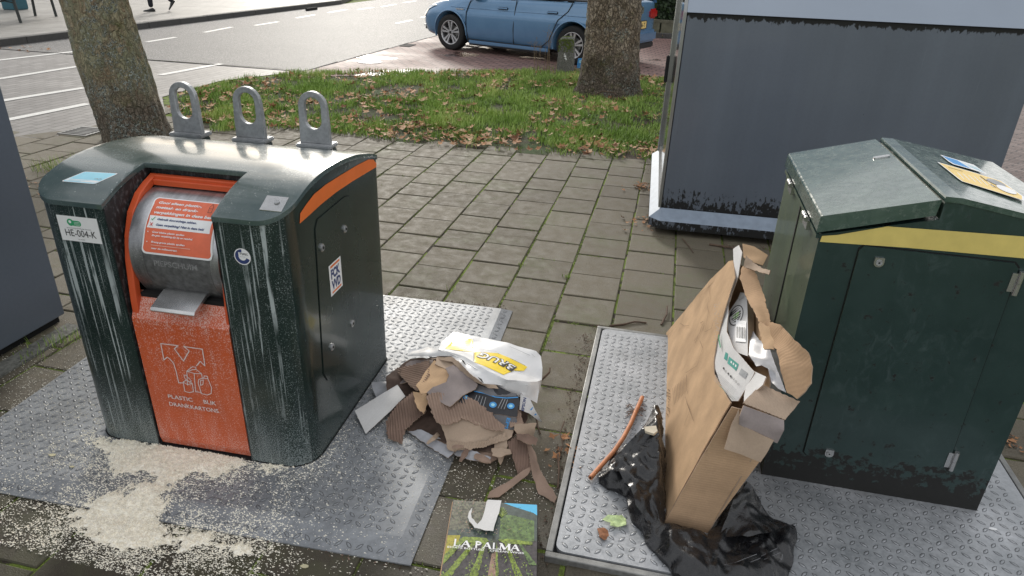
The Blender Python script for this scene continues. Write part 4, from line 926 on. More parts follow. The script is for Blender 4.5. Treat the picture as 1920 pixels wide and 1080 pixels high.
for (a, b) in ((.556, .80), (.572, .155)):
    mb = MB(); mb.tube([(a, -.010, b), (a, -.010, b+.036)], .008, MT['chrome'], 12); mb.tube([(a, -.010, b+.037), (a, -.010, b+.074)], .008, MT['chrome'], 12); mb.box((a-.022, -.009, b+.008), (a, -.005, b+.066), MT['chrome']); mb.build('door_hinge', door2)
# labels on the right roof
rs = (RR-RZ)/(W2-.345)
rfn = lambda a, b, off: Vector((a, b, RZ+.0048+(a-.345)*rs+off))
def rp(px, py):
    n = Vector((-rs, 0, 1)).normalized(); q = WP(px, py, O2+Vector((.345, 0, RZ+.005)), n)-O2; return (q.x, q.y)
a_ = Art(rfn); c35 = lambda x, y: rp(1700+x/6.75, 260+y/6.75)
def insetp(P, f=.93): cx_ = sum(p[0] for p in P)/len(P); cy_ = sum(p[1] for p in P)/len(P); return [(cx_+(a-cx_)*f, cy_+(b-cy_)*f) for a, b in P]
B_ = [c35(*p) for p in ((425, 203), (850, 330), (1020, 450), (840, 395), (590, 325), (530, 290))]
a_.poly(B_, MT['white']); a_.poly(insetp([c35(*p) for p in ((440, 212), (640, 272), (830, 388), (600, 320), (540, 285))], .95), MT['bluep'])
for k in range(5): a_.line([c35(700+40*k, 300+14*k), c35(830+35*k, 372+14*k)], .002, MT['bluel'])
Y_ = [c35(*p) for p in ((385, 297), (880, 440), (1200, 540), (1485, 740), (1485, 790), (800, 575), (700, 545), (650, 510))]
a_.poly(Y_, MT['white']); a_.poly(insetp(Y_, .95), MT['yellowl'])
for k in range(6): a_.line([c35(640+70*k, 430+18*k), c35(720+75*k, 510+22*k)], .003, MT['white'])
a_.line([c35(530, 370), c35(700, 418)], .004, MT['black']); a_.line([c35(930, 485), c35(1020, 548)], .004, MT['black']); a_.line([c35(1065, 588), c35(1125, 625)], .004, MT['black'])
el = lambda x, y, rx, ry, t0: [c35(x+rx*math.cos(t)*math.cos(t0)-ry*math.sin(t)*math.sin(t0), y+rx*math.cos(t)*math.sin(t0)+ry*math.sin(t)*math.cos(t0)) for t in [2*math.pi*k/24 for k in range(24)]]
a_.poly(el(1130, 565, 130, 26, .35), MT['grey']); a_.poly(el(1260, 655, 140, 30, .38), MT['white']); a_.build('roof_label', roof2)
# ------------------------------------------------------------------ slate cabinets
KO = Vector((.046, 4.52, 0)); KA = R_(1.8); k1 = empty('advertising_cabinet', KO, KA); tag(k1, 'tall slate grey cabinet with silver skirt and glazed edge beside the lawn', 'cabinet')
KW, KD, KZ = 1.95, 1.62, 1.384
mb = MB(); mb.box((0.0, 0, .165), (KW, KD, KZ), MT['kiosk']); body_k = mb.build('cabinet_body', k1, bevel=.004)
mb = MB(); mb.box((.03, .04, 0), (KW-.03, KD-.02, .07), MT['dark']); mb.build('plinth', k1)
# skirt with chamfered corner and sloping top
sk = [(-.005, -.085), (KW+.06, -.085), (KW+.06, KD+.06), (-.075, KD+.06), (-.075, -.02)]; si = [(.0, -.004), (KW+.002, -.004), (KW+.002, KD+.002), (-.002, KD+.002), (-.002, 0)]
mb = MB(); n = 5; vs = [(a, b, .045) for a, b in sk]+[(a, b, .10) for a, b in sk]+[(a, b, .165) for a, b in si]
mb.add(vs, [(i, (i+1) % n, n+(i+1) % n, n+i) for i in range(n)], m_kiosk('grimy_skirt', z0=.03, z1=3)); mb.add(vs, [(n+i, n+(i+1) % n, 2*n+(i+1) % n, 2*n+i) for i in range(n)], simple('silver_skirt', (.24, .29, .36), .5, .1, .12, 20)); mb.build('skirt', k1)
# upper fascia leaning back
mb = MB(); fx = [(0, KZ+.002), (KW, KZ+.002), (KW, 2.3), (0, 2.3)]
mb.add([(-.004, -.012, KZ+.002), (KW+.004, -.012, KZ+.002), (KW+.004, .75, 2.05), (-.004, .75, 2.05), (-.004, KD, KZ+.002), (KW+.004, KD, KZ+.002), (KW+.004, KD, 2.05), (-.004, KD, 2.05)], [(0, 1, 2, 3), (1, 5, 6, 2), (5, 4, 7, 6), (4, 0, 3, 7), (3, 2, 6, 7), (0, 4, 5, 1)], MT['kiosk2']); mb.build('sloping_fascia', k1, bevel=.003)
# glazed edge: a reflecting pane in a steel frame on the lawn side
gm = M('reflecting_glass', .03, .0, (.02, .022, .022), spec=1.0, coat=1).m
fx_ = lambda a, b, h: Vector((h, a, b)); tz = lambda z: max(0, (z-KZ)*.745/.845)
mb = MB(); mb.prism([(.10, .22), (KD-.10, .22), (KD-.10, 2.0), (.10+tz(2.0), 2.0), (.10, KZ)], fx_, -.012, -.004, gm); mb.build('display_glass', k1)
mb = MB(); fr_ = MT['frameplain']
mb.prism([(.0, .166), (.10, .166), (.10, KZ), (.10+tz(2.05), 2.05), (tz(2.05), 2.05), (0, KZ)], fx_, -.022, -.0045, fr_); mb.prism([(KD-.10, .166), (KD, .166), (KD, 2.05), (KD-.1, 2.05)], fx_, -.03, -.0045, fr_); mb.prism([(.1, .166), (KD-.1, .166), (KD-.1, .22), (.1, .22)], fx_, -.022, -.0045, fr_); mb.box((-.036, KD-.07, .17), (-.03, KD-.05, 2.04), MT['chrome']); mb.build('glass_frame', k1)
mb = MB(); mb.box((-.058, KD-.10, .74), (-.03, KD-.07, .96), MT['black'], bev=.008); mb.build('door_handle', k1)
LO = Vector((W(125, 600).x, W(125, 600).y, 0)); k2 = empty('utility_cabinet', LO, R_(.4)); tag(k2, 'slate grey cabinet cut off by the left edge of the photo, on a mossy strip', 'cabinet')
mb = MB(); mb.box((-.9, -2.2, .035), (0, 0, 1.9), MT['kioskl']); mb.build('cabinet_body', k2, bevel=.004); mb = MB(); mb.box((-.88, -2.18, 0), (-.02, -.02, .034), MT['dark']); mb.build('plinth', k2)
mb = MB(); kx = LO.x
for i in range(5): mb.box((kx+.03, LO.y-.03-.5*(i+1)+.006, -.03), (kx+.13, LO.y-.03-.5*i, .006), MT['gran'], bev=.004)
struct(mb.build('edging_kerb'))
# ------------------------------------------------------------------ trees
def tree(base, r0, r1, lean, seed, flare, label, burl=(), bk='bark', rg_=1):
    root = empty('plane_tree', base); tag(root, label, 'tree')
    H_ = 5.2; seg = 96; rows = 190; vs = []
    for j in range(rows+1):
        z = -.03+(H_+.03)*(j/rows)**1.35; t = max(0, z)/H_
        for i in range(seg):
            a = 2*math.pi*i/seg; r = r0+(r1-r0)*min(1, t*2.2)
            fl_ = math.exp(-max(0, z)/.17); r *= 1+flare*fl_*(1+.45*math.sin(5*a+seed)+.3*math.sin(3*a+seed*2))
            p = Vector((math.cos(a), math.sin(a), z*.8))
            r += .035*noise.noise(p*1.6+Vector((seed*9, 0, 0)))+.016*noise.noise(p*5+Vector((seed*3, 1, 0)))
            v = noise.voronoi(Vector((math.cos(a)*r0*14, math.sin(a)*r0*14, z*8+seed)))[0]; r += .012*rg_*min(.6, v[1]-v[0])-.006*fl_+.009*(rg_-1)*noise.noise(p*14+Vector((seed, 0, 0)))
            for (ba, bz, br, bs) in burl:
                d = math.hypot(((a-ba+math.pi) % (2*math.pi)-math.pi)*r0, z-bz); r += bs*math.exp(-(d/br)**2)*(1+.5*noise.noise(p*9))
            vs.append((lean[0]*z+.02*math.sin(z*1.3+seed)+r*math.cos(a), lean[1]*z+r*math.sin(a), z))
    fs = [(j*seg+i, j*seg+(i+1) % seg, (j+1)*seg+(i+1) % seg, (j+1)*seg+i) for j in range(rows) for i in range(seg)]
    MB().add(vs, fs, MT[bk], True).build('trunk', root)
    # limbs and bare winter crown
    mb = MB(); rg = random.Random(seed)
    def limb(p, d, r, L_, depth):
        n = 5; pts = [p]; rr = [r]; q = p.copy(); dd = d.copy()
        for i in range(n):
            dd = (dd+Vector((rg.gauss(0, .16), rg.gauss(0, .16), rg.gauss(.05, .1)))).normalized(); q = q+dd*L_/n; pts.append(q.copy()); rr.append(r*(1-.5*(i+1)/n))
        mb.tube(pts, rr, MT['bark'], 7 if depth < 2 else 4, caps=False)
        if depth < 4:
            for _ in range(3 if depth < 3 else 4):
                k = rg.randint(2, n); a = rg.random()*6.28; o = dd.orthogonal().normalized(); o = Matrix.Rotation(a, 3, dd) @ o
                limb(pts[k], (dd*.75+o*.75).normalized(), rr[k]*.62, L_*.66, depth+1)
    top = Vector((lean[0]*H_, lean[1]*H_, H_-.3))
    for k in range(4):
        a = k*1.57+seed; limb(top-Vector((0, 0, .25*k)), Vector((math.cos(a)*.8, math.sin(a)*.8, 1)).normalized(), r1*.5, 2.6, 0)
    mb.build('crown', root)
    return root
B1 = (W(180, 268)+W(318, 262))/2; B1 = Vector((B1.x-.02, B1.y+.08, 0))
tree(B1, .285, .235, (-.085, -.03), 3.0, .10, 'leaning plane tree trunk with grey lichen behind the green lidded container')
B2 = (W(1090, 182)+W(1212, 182))/2; B2 = Vector((B2.x-.135, B2.y+.22, 0))
tree(B2, .365, .335, (.0, .02), 8.0, .22, 'thick knobbly plane tree trunk standing in the grass in front of the blue car', burl=((4.35, .50, .14, .07), (5.6, .25, .2, .05)), bk='bark2', rg_=2)
# ------------------------------------------------------------------ granite post
p = W(1060, 134); g = empty('granite_post', p); tag(g, 'short square granite post with mossy top beside the knobbly tree', 'bollard')
mb = MB(); S = []; 
for z, h in ((-.05, .135), (.2, .130), (.42, .122), (.49, .112), (.525, .08)):
    for a in range(16): t = 2*math.pi*a/16+.2; q = h/max(abs(math.cos(t)), abs(math.sin(t)))**.75; S.append((q*math.cos(t)+.006*n3((a, z), 3), q*math.sin(t), z+.008*n3((a*1.1, z), 2)))
fs = [(j*16+i, j*16+(i+1) % 16, (j+1)*16+(i+1) % 16, (j+1)*16+i) for j in range(4) for i in range(16)]+[tuple(range(64, 80))]
mb.add(S, fs, MT['gran'], False).build('post', g)
mb = MB(); vs = []; 
for k in range(260):
    a = rnd.random()*6.28; r = .11*math.sqrt(rnd.random()); x, y = r*math.cos(a), r*math.sin(a); z = .522-max(0, r-.07)*.8; s = .012
    mb.add([(x-s, y-s, z-.01), (x+s, y-s, z-.01), (x, y+s, z-.01), (x, y, z+.012)], [(0, 1, 3), (1, 2, 3), (2, 0, 3)], MT['moss'], True)
for k in range(120):
    x = -.12+.24*rnd.random(); z = .3+.2*rnd.random()**.5; s = .012; mb.add([(x-s, -.128, z-s), (x+s, -.128, z-s), (x, -.128, z+s*1.5), (x, -.14, z)], [(0, 1, 3), (1, 2, 3), (2, 0, 3)], MT['moss'], True)
mb.build('moss_cap', g)
# white paint flecks on the post
mb = MB()
for (x, z, s) in ((0, .25, .02), (.01, .22, .016), (-.01, .28, .012), (.02, .2, .012)): mb.prism([(x+s*math.cos(t*1.05)*(1+.4*math.sin(t*3)), z+s*.7*math.sin(t*1.05)) for t in range(6)], lambda a, b, h: Vector((a, h, b)), -.137, -.132, MT['white'])
mb.build('paint_fleck', g)
p = W(1088, 128); mb = MB(); mb.box((-.06, -.015, 0), (.06, .015, .16), MT['bluep'], bev=.004); mb.box((-.05, -.018, .09), (.05, -.0155, .14), MT['bluel']); o = mb.build('blue_marker', loc=p); o.rotation_euler = (.15, 0, .6); tag(o, 'small blue plastic marker leaning between granite post and tree', 'marker')
# dry weeds by the post
def weed(px, py, h, seed, label):
    rg = random.Random(seed); mb = MB(); p0 = W(px, py)
    for _ in range(5):
        a = rg.random()*6.28; q = p0+Vector((rg.gauss(0, .03), rg.gauss(0, .03), 0)); pts = [q+Vector((math.cos(a)*.12*t*t*rg.random(), math.sin(a)*.05*t, h*t*(1-.3*rg.random()*t))) for t in (0, .3, .6, .85, 1)]
        mb.tube(pts, [.004, .0035, .003, .002, .001], MT['dryweed'], 4)
        for k in range(7): e = pts[2].lerp(pts[4], rg.random()); mb.tube([e, e+Vector((rg.gauss(0, .03), rg.gauss(0, .03), .035))], .0016, MT['dryweed'], 3)
    o = mb.build('dry_weed', origin=p0); tag(o, label, 'weed', 'dry weeds in front of the car')
weed(1005, 134, .55, 1, 'dry seeding weed left of the granite post, the farther of two'); weed(1026, 134, .7, 2, 'taller dry seeding weed closest to the granite post')
# ------------------------------------------------------------------ hedge with timber edging
mb = MB(); tint = []; hx0, hx1, hy0, hy1, hz = -2.5, 6, 18.6, 20.2, 2.6
for _ in range(15000):
    f = rnd.random(); x = hx0+(hx1-hx0)*rnd.random(); z = .12+(hz-.12)*rnd.random(); y = hy0+.12*rnd.random()+.25*abs(n3((x, z), 1.4)) if f < .75 else hy0+(hy1-hy0)*rnd.random()
    if f >= .75: z = hz-.1*rnd.random()
    s = .03+.035*rnd.random(); n = Vector((rnd.gauss(0, .6), -1 if f < .75 else rnd.gauss(0, .6), rnd.gauss(.3, .5))).normalized(); u = n.orthogonal().normalized(); v = n.cross(u); c = Vector((x, y, z))
    mb.add([c-u*s*.6, c-v*s, c+u*s*.6, c+v*s], [(0, 1, 2, 3)], MT['hedge']); tint.append(min(1, max(0, rnd.random()*.8+.3*n3((x, z), 1.2))))
mb.add([(hx0+.1, hy0+.3, 0), (hx1, hy0+.3, 0), (hx1, hy0+.3, hz-.1), (hx0+.1, hy0+.3, hz-.1), (hx0+.1, hy1, 0), (hx1, hy1, 0), (hx1, hy1, hz-.1), (hx0+.1, hy1, hz-.1)], [(0, 1, 2, 3), (4, 5, 6, 7), (0, 4, 7, 3), (1, 5, 6, 2), (3, 2, 6, 7)], MT['hedge']); tint += [0]*5
mb.tint = tint; o = mb.build('hedge'); tag(o, 'dark clipped hedge behind the parked blue car', 'hedge')
mb = MB()
for k in range(4): mb.box((-2.3+k*1.9, 18.1, 0), (-2.3+(k+1)*1.9-.03, 18.2, .34), MT['woodg'], bev=.01)
mb.box((-2.3, 18.09, .30), (5.4, 18.21, .36), MT['woodg']); o = mb.build('low_retaining_wall'); tag(o, 'low weathered grey retaining wall in front of the hedge', 'low wall')
# ------------------------------------------------------------------ benches across the road
def bench(p, rz, label):
    r = empty('park_bench', p, rz); tag(r, label, 'bench', 'benches across the road')
    md = simple('bench_dark_metal', (.035, .04, .038), .5); L_ = 1.9
    for k, x in enumerate((.1, L_-.1)):
        mb = MB(); mb.tube([(x, 0, 0), (x, .03, .44)], .028, md, 6); mb.tube([(x, .42, 0), (x, .40, .44)], .028, md, 6); mb.tube([(x, .40, .42), (x, .52, .92)], .026, md, 6); mb.tube([(x, 0, .43), (x, .42, .43)], .024, md, 6); mb.tube([(x, .02, .36), (x, .2, .40), (x, .4, .36)], .014, md, 6); mb.build('leg_frame', r)
    mb = MB()
    for k in range(4): mb.box((0, .0+.11*k, .455), (L_, .09+.11*k, .485), MT['woodg'], bev=.006)
    mb.build('seat', r); mb = MB()
    for k in range(3): mb.box((0, .42+.035*k, .58+.13*k), (L_, .445+.035*k, .68+.13*k), MT['woodg'], bev=.006)
    mb.build('backrest', r); return r
pa, pb = W(42, 54), W(108, 41); pa.z = pb.z = .11; d = (pb-pa); rz = math.atan2(d.y, d.x)
b_ = bench(pa-d.normalized()*.1, rz, 'dark bench across the road left of the leaning tree, nearest to the kerb')
for o in b_.children:
    if o.name.startswith('leg_frame'): pass
def shiftleg(r, L_new):
    legs = [o for o in r.children if o.name.startswith('leg_frame')]; legs[1].location.x += L_new-1.9+.2
shiftleg(b_, d.length)
q = W(5, 52); q.z = .11; bench(q-Vector((2.0*math.cos(rz), 2.0*math.sin(rz), 0)), rz, 'dark bench across the road cut by the left edge of the photo')
mb = MB(); t_ = simple('teal_litter_bin', (.02, .10, .13), .5); q = W(14, 26); q.z = .11; mb.box((-.5, -.2, .0), (-.35, .2, .55), t_, bev=.02); mb.box((.1, -.2, .0), (.45, .2, .6), t_, bev=.02); mb.box((-.5, -.18, .45), (.45, .18, .62), t_, bev=.02); o = mb.build('planter_box', loc=q); tag(o, 'teal box standing behind the benches at the top left corner', 'box')
# ------------------------------------------------------------------ pedestrian
pp = W(288, 20); pp = Vector((pp.x, pp.y, .11)); L_foot = W(283, 21, .11); R_foot = W(303, 17, .11)
root = empty('person', L_foot, 0); tag(root, 'person in dark trousers and black shoes walking on the far footpath', 'person')
skin = simple('skin', (.45, .27, .2), .5); tro = simple('dark_trousers', (.012, .013, .02), .8, bump=.2, scale=60); shoe = simple('black_shoes', (.01, .01, .01), .35); coat_m = simple('dark_coat', (.02, .022, .03), .85, bump=.2, scale=50); hair = simple('brown_hair', (.05, .03, .02), .6)
vy = (Vector((pp.x, pp.y, 0))-Vector((0, 0, 0))).normalized(); ri = Vector((vy.y, -vy.x, 0))   # right as seen from the camera; the person walks left
fw_ = -ri; sd_ = Vector((-fw_.y, fw_.x, 0))
def PV(a, b, z): return fw_*a+sd_*b+Vector((0, 0, z))
def skin_obj(name, verts, edges, radii, mat, parent, rootv=0):
    me = bpy.data.meshes.new(name); me.from_pydata([tuple(v) for v in verts], edges, []); o = bpy.data.objects.new(name, me); COL.objects.link(o); me.materials.append(mat)
    o.modifiers.new('sk', 'SKIN'); sl = me.skin_vertices[0].data
    for i, r in enumerate(radii): sl[i].radius = r if isinstance(r, tuple) else (r, r)
    for i in range(len(verts)): sl[i].use_root = (i == rootv)
    s_ = o.modifiers.new('ss', 'SUBSURF'); s_.levels = 2; s_.render_levels = 2; o.parent = parent
    for f in me.polygons: f.use_smooth = True
    o.modifiers['sk'].use_smooth_shade = True; return o
hipz = .93
V_ = [PV(-.19, 0, hipz), PV(-.19, 0, 1.12), PV(-.17, 0, 1.34), PV(-.16, 0, 1.48), PV(-.14, 0, 1.58), PV(-.13, 0, 1.70),
      PV(-.17, .09, .86), PV(-.02, .09, .50), PV(-.02, .08, .10), PV(-.21, -.09, .86), PV(-.28, -.09, .50), PV(-.52, -.08, .22),
      PV(-.17, .20, 1.43), PV(-.27, .23, 1.17), PV(-.20, .23, .94), PV(-.17, -.20, 1.43), PV(-.10, -.23, 1.17), PV(.06, -.22, .99)]
Ed = [(0, 1), (1, 2), (2, 3), (3, 4), (4, 5), (0, 6), (6, 7), (7, 8), (0, 9), (9, 10), (10, 11), (2, 12), (12, 13), (13, 14), (2, 15), (15, 16), (16, 17)]
skin_obj('body', V_, Ed, [.14, .135, .15, .07, .055, .085, .09, .06, .042, .09, .06, .042, .065, .045, .035, .065, .045, .035], skin, root)
skin_obj('trousers', [PV(-.19, 0, hipz+.08), PV(-.19, 0, hipz-.02), V_[6], V_[7], PV(-.02, .08, .085), V_[9], V_[10], PV(-.525, -.08, .205)], [(0, 1), (1, 2), (2, 3), (3, 4), (1, 5), (5, 6), (6, 7)], [.155, .15, .105, .075, .055, .105, .075, .055], tro, root, 1)
skin_obj('coat', [PV(-.19, 0, .80), PV(-.19, 0, 1.12), PV(-.17, 0, 1.36), PV(-.16, 0, 1.47)]+[V_[12], V_[13], PV(-.2, .23, .97), V_[15], V_[16], PV(.04, -.22, 1.0)], [(0, 1), (1, 2), (2, 3), (2, 4), (4, 5), (5, 6), (2, 7), (7, 8), (8, 9)], [.17, .16, .17, .08, .085, .065, .05, .085, .065, .05], coat_m, root, 1)
bm = bmesh.new(); bmesh.ops.create_uvsphere(bm, u_segments=16, v_segments=12, radius=.105)
hc = PV(-.135, 0, 1.73); MB().addbm(bm, hair, Matrix.Translation(hc) @ Matrix.Diagonal((1.0, .95, 1.1, 1)), True).build('hair', root)
mb = MB(); bm = bmesh.new(); bmesh.ops.create_uvsphere(bm, u_segments=12, v_segments=10, radius=.09); mb.addbm(bm, skin, Matrix.Translation(hc+fw_*.035-Vector((0, 0, .02))) @ Matrix.Diagonal((.95, .9, 1.15, 1)), True)
bm = bmesh.new(); bmesh.ops.create_uvsphere(bm, u_segments=8, v_segments=6, radius=.016); mb.addbm(bm, skin, Matrix.Translation(hc+fw_*.128-Vector((0, 0, .02))), True)
for s_ in (-1, 1): bm = bmesh.new(); bmesh.ops.create_uvsphere(bm, u_segments=8, v_segments=6, radius=.009); mb.addbm(bm, MT['black'], Matrix.Translation(hc+fw_*.112+sd_*.033*s_+Vector((0, 0, .005))), True)
mb.build('face', root)
def shoe_(a, b, z, pitch, nm):
    mb = MB(); pts = []; ring = [(-.08, .034, .05), (-.04, .038, .085), (.02, .042, .07), (.09, .045, .045), (.15, .038, .035), (.185, .018, .02)]; vs = []
    cpx, spx = math.cos(pitch), math.sin(pitch)
    for (x, w_, h) in ring:
        for (y_, z_) in ((-w_, 0), (w_, 0), (w_*.95, h*.6), (0, h), (-w_*.95, h*.6)): X = x*cpx+z_*spx; Z = -x*spx+z_*cpx; vs.append(PV(a+X, b+y_, z+Z))
    n = 5; fs = [(j*n+i, j*n+(i+1) % n, (j+1)*n+(i+1) % n, (j+1)*n+i) for j in range(5) for i in range(n)]+[tuple(range(n)), tuple(range(25, 30))]
    mb.add(vs, fs, shoe, True); mb.build(nm, root)
shoe_(-.02, .08, 0, 0, 'shoe'); shoe_(-.53, -.08, .16, .9, 'shoe')
for s_, e in ((1, V_[14]), (-1, V_[17])):
    vs = [e, e+Vector((0, 0, -.07))]; ed = [(0, 1)]; rd = [.03, .032]
    for k in range(4): i = len(vs); b0 = e+Vector((0, 0, -.09))+fw_*(.03-.018*k); vs += [b0, b0+Vector((0, 0, -.045-.008*(k in (1, 2))))+fw_*.005, b0+Vector((0, 0, -.08-.008*(k in (1, 2))))+fw_*-.004]; ed += [(1, i), (i, i+1), (i+1, i+2)]; rd += [.009, .0085, .007]
    i = len(vs); vs += [e+fw_*.03+Vector((0, 0, -.05)), e+fw_*.045+Vector((0, 0, -.085))]; ed += [(0, i), (i, i+1)]; rd += [.011, .008]
    skin_obj('hand', vs, ed, rd, skin, root)
# ------------------------------------------------------------------ estate car
cf, crr = W(850, 93), W(1075, 121); dv = (cf-crr); sc = dv.length/2.63; dv.normalize(); lf_n = Vector((-dv.y, dv.x, 0))   # left of travel
TW = .775
cc = (cf+crr)/2-lf_n*TW*sc; cc.z = 0
car = empty('parked_car', cc, math.atan2(dv.y, dv.x)); car.scale = (sc, sc, sc); tag(car, 'blue estate car with alloy wheels and yellow rear plate parked on the red bricks', 'car')
pm = M('metallic_blue_paint', .25, .25, coat=1); pm.base(pm.ramp(pm.noise(3, 3), (.3, (.09, .21, .37)), (.7, (.11, .24, .41)))); pm = pm.m
tm = simple('tyre_rubber', (.012, .012, .012), .8, bump=.1); rim_m = simple('alloy_rim', (.52, .52, .53), .3, .75, .05); gls = M('car_glass', .04, 0, (.012, .016, .018), spec=.9, coat=1).m; blk = simple('black_trim', (.008, .008, .009), .5)
# stations: x, half width at (sill, mid, belt), z of sill, shoulder z, belt/top z
ST = [(-2.36, .60, .66, .62, .42, .70, .98), (-2.31, .74, .80, .74, .30, .70, 1.02), (-2.1, .82, .875, .80, .24, .70, 1.03), (-1.6, .85, .895, .835, .20, .70, 1.025), (-1.0, .86, .898, .845, .19, .70, 1.015), (0, .86, .898, .85, .19, .69, .985), (.6, .86, .898, .85, .19, .68, .96), (1.0, .855, .895, .84, .19, .68, .945), (1.4, .84, .885, .79, .20, .68, .90), (1.75, .80, .855, .73, .22, .66, .83), (2.0, .72, .78, .65, .24, .60, .76), (2.14, .60, .66, .55, .27, .52, .67), (2.19, .45, .50, .42, .32, .46, .58)]
vs = []; n = 0
ST = [((-1.6+(r[0]+1.6)*.66) if r[0] < -1.6 else (1.6+(r[0]-1.6)*.95 if r[0] > 1.6 else r[0]),)+r[1:] for r in ST]
for (x, ws, wm, wt, z0, zm, zt) in ST:
    half = [(ws*.86, z0-.015), (ws, z0+.03), (ws+(wm-ws)*.75, z0+.16), (wm, zm-.12), (wm*.998, zm+.02), (wm*.975, zm+.07), (wt+.02, zt-.03), (wt-.03, zt+.01)]
    ring = [(0, z0-.02)]+half+[(wt*.5, zt+.035), (0, zt+.045)]; full = ring+[(-a, b) for a, b in reversed(ring[1:-1])]; n = len(full); vs += [(x, a, b) for a, b in full]
fs = [(j*n+i, j*n+(i+1) % n, (j+1)*n+(i+1) % n, (j+1)*n+i) for j in range(len(ST)-1) for i in range(n)]; fs += [tuple(reversed(range(n))), tuple(range((len(ST)-1)*n, len(ST)*n))]
bo = MB().add(vs, [tuple(reversed(f)) for f in fs], pm, True).build('body', car)
ss = bo.modifiers.new('s', 'SUBSURF'); ss.levels = 2; ss.render_levels = 2
for x in (1.315, -1.315):
    mbx = MB(); mbx.tube([(x, -1.1, .325), (x, 1.1, .325)], .372, blk, 40); cu = mbx.build('cut', car); b = bo.modifiers.new('c', 'BOOLEAN'); b.object = cu; b.operation = 'DIFFERENCE'; b.solver = 'EXACT'; cu['tmp'] = 1
bpy.context.view_layer.update(); dg = bpy.context.evaluated_depsgraph_get(); nm = bpy.data.meshes.new_from_object(bo.evaluated_get(dg)); bo.modifiers.clear(); bo.data = nm
for o in [o for o in car.children if o.get('tmp')]: bpy.data.objects.remove(o)
def sidey(x, z):                                  # approximate body half width
    for a, b in zip(ST[:-1], ST[1:]):
        if a[0] <= x <= b[0]:
            t = (x-a[0])/(b[0]-a[0]); ws, wm, wt, z0, zm, zt = [a[i]+(b[i]-a[i])*t for i in range(1, 7)]; pts = [(z0+.03, ws), (z0+.16, ws+(wm-ws)*.75), (zm-.12, wm), (zm+.02, wm*.998), (zm+.07, wm*.975), (zt-.03, wt+.02)]
            for (z1, w1), (z2, w2) in zip(pts[:-1], pts[1:]):
                if z <= z2: u = max(0, (z-z1)/(z2-z1)); return w1+(w2-w1)*u
            return pts[-1][1]
    return .8
# glasshouse and roof
gh = [(-2.05, .70, 1.02, .60, 1.28), (-1.88, .80, 1.03, .62, 1.43), (-1.0, .845, 1.02, .66, 1.47), (.2, .845, .98, .655, 1.46), (.55, .84, .97, .62, 1.40), (1.25, .78, .93, .60, 1.0)]
mb = MB(); vs = []
for (x, wb, zb, wt, zt) in gh: vs += [(x, wb-.005, zb-.03), (x, wt, zt), (x, -wt, zt), (x, -wb+.005, zb-.03)]
mb.add(vs, [(j*4+i, (j+1)*4+i, (j+1)*4+i+1, j*4+i+1) for j in range(5) for i in (0, 1, 2)]+[(0, 1, 2, 3)], gls); mb.build('window_glass', car)
mb = MB(); vs = []
for (x, wb, zb, wt, zt) in gh[:5]: vs += [(x, wt+.012, zt-.02), (x, wt-.05, zt+.025), (x, 0, zt+.045), (x, -wt+.05, zt+.025), (x, -wt-.012, zt-.02)]
mb.add(vs, [(j*5+i, j*5+i+1, (j+1)*5+i+1, (j+1)*5+i) for j in range(4) for i in range(4)], pm, True); mb.build('roof', car)
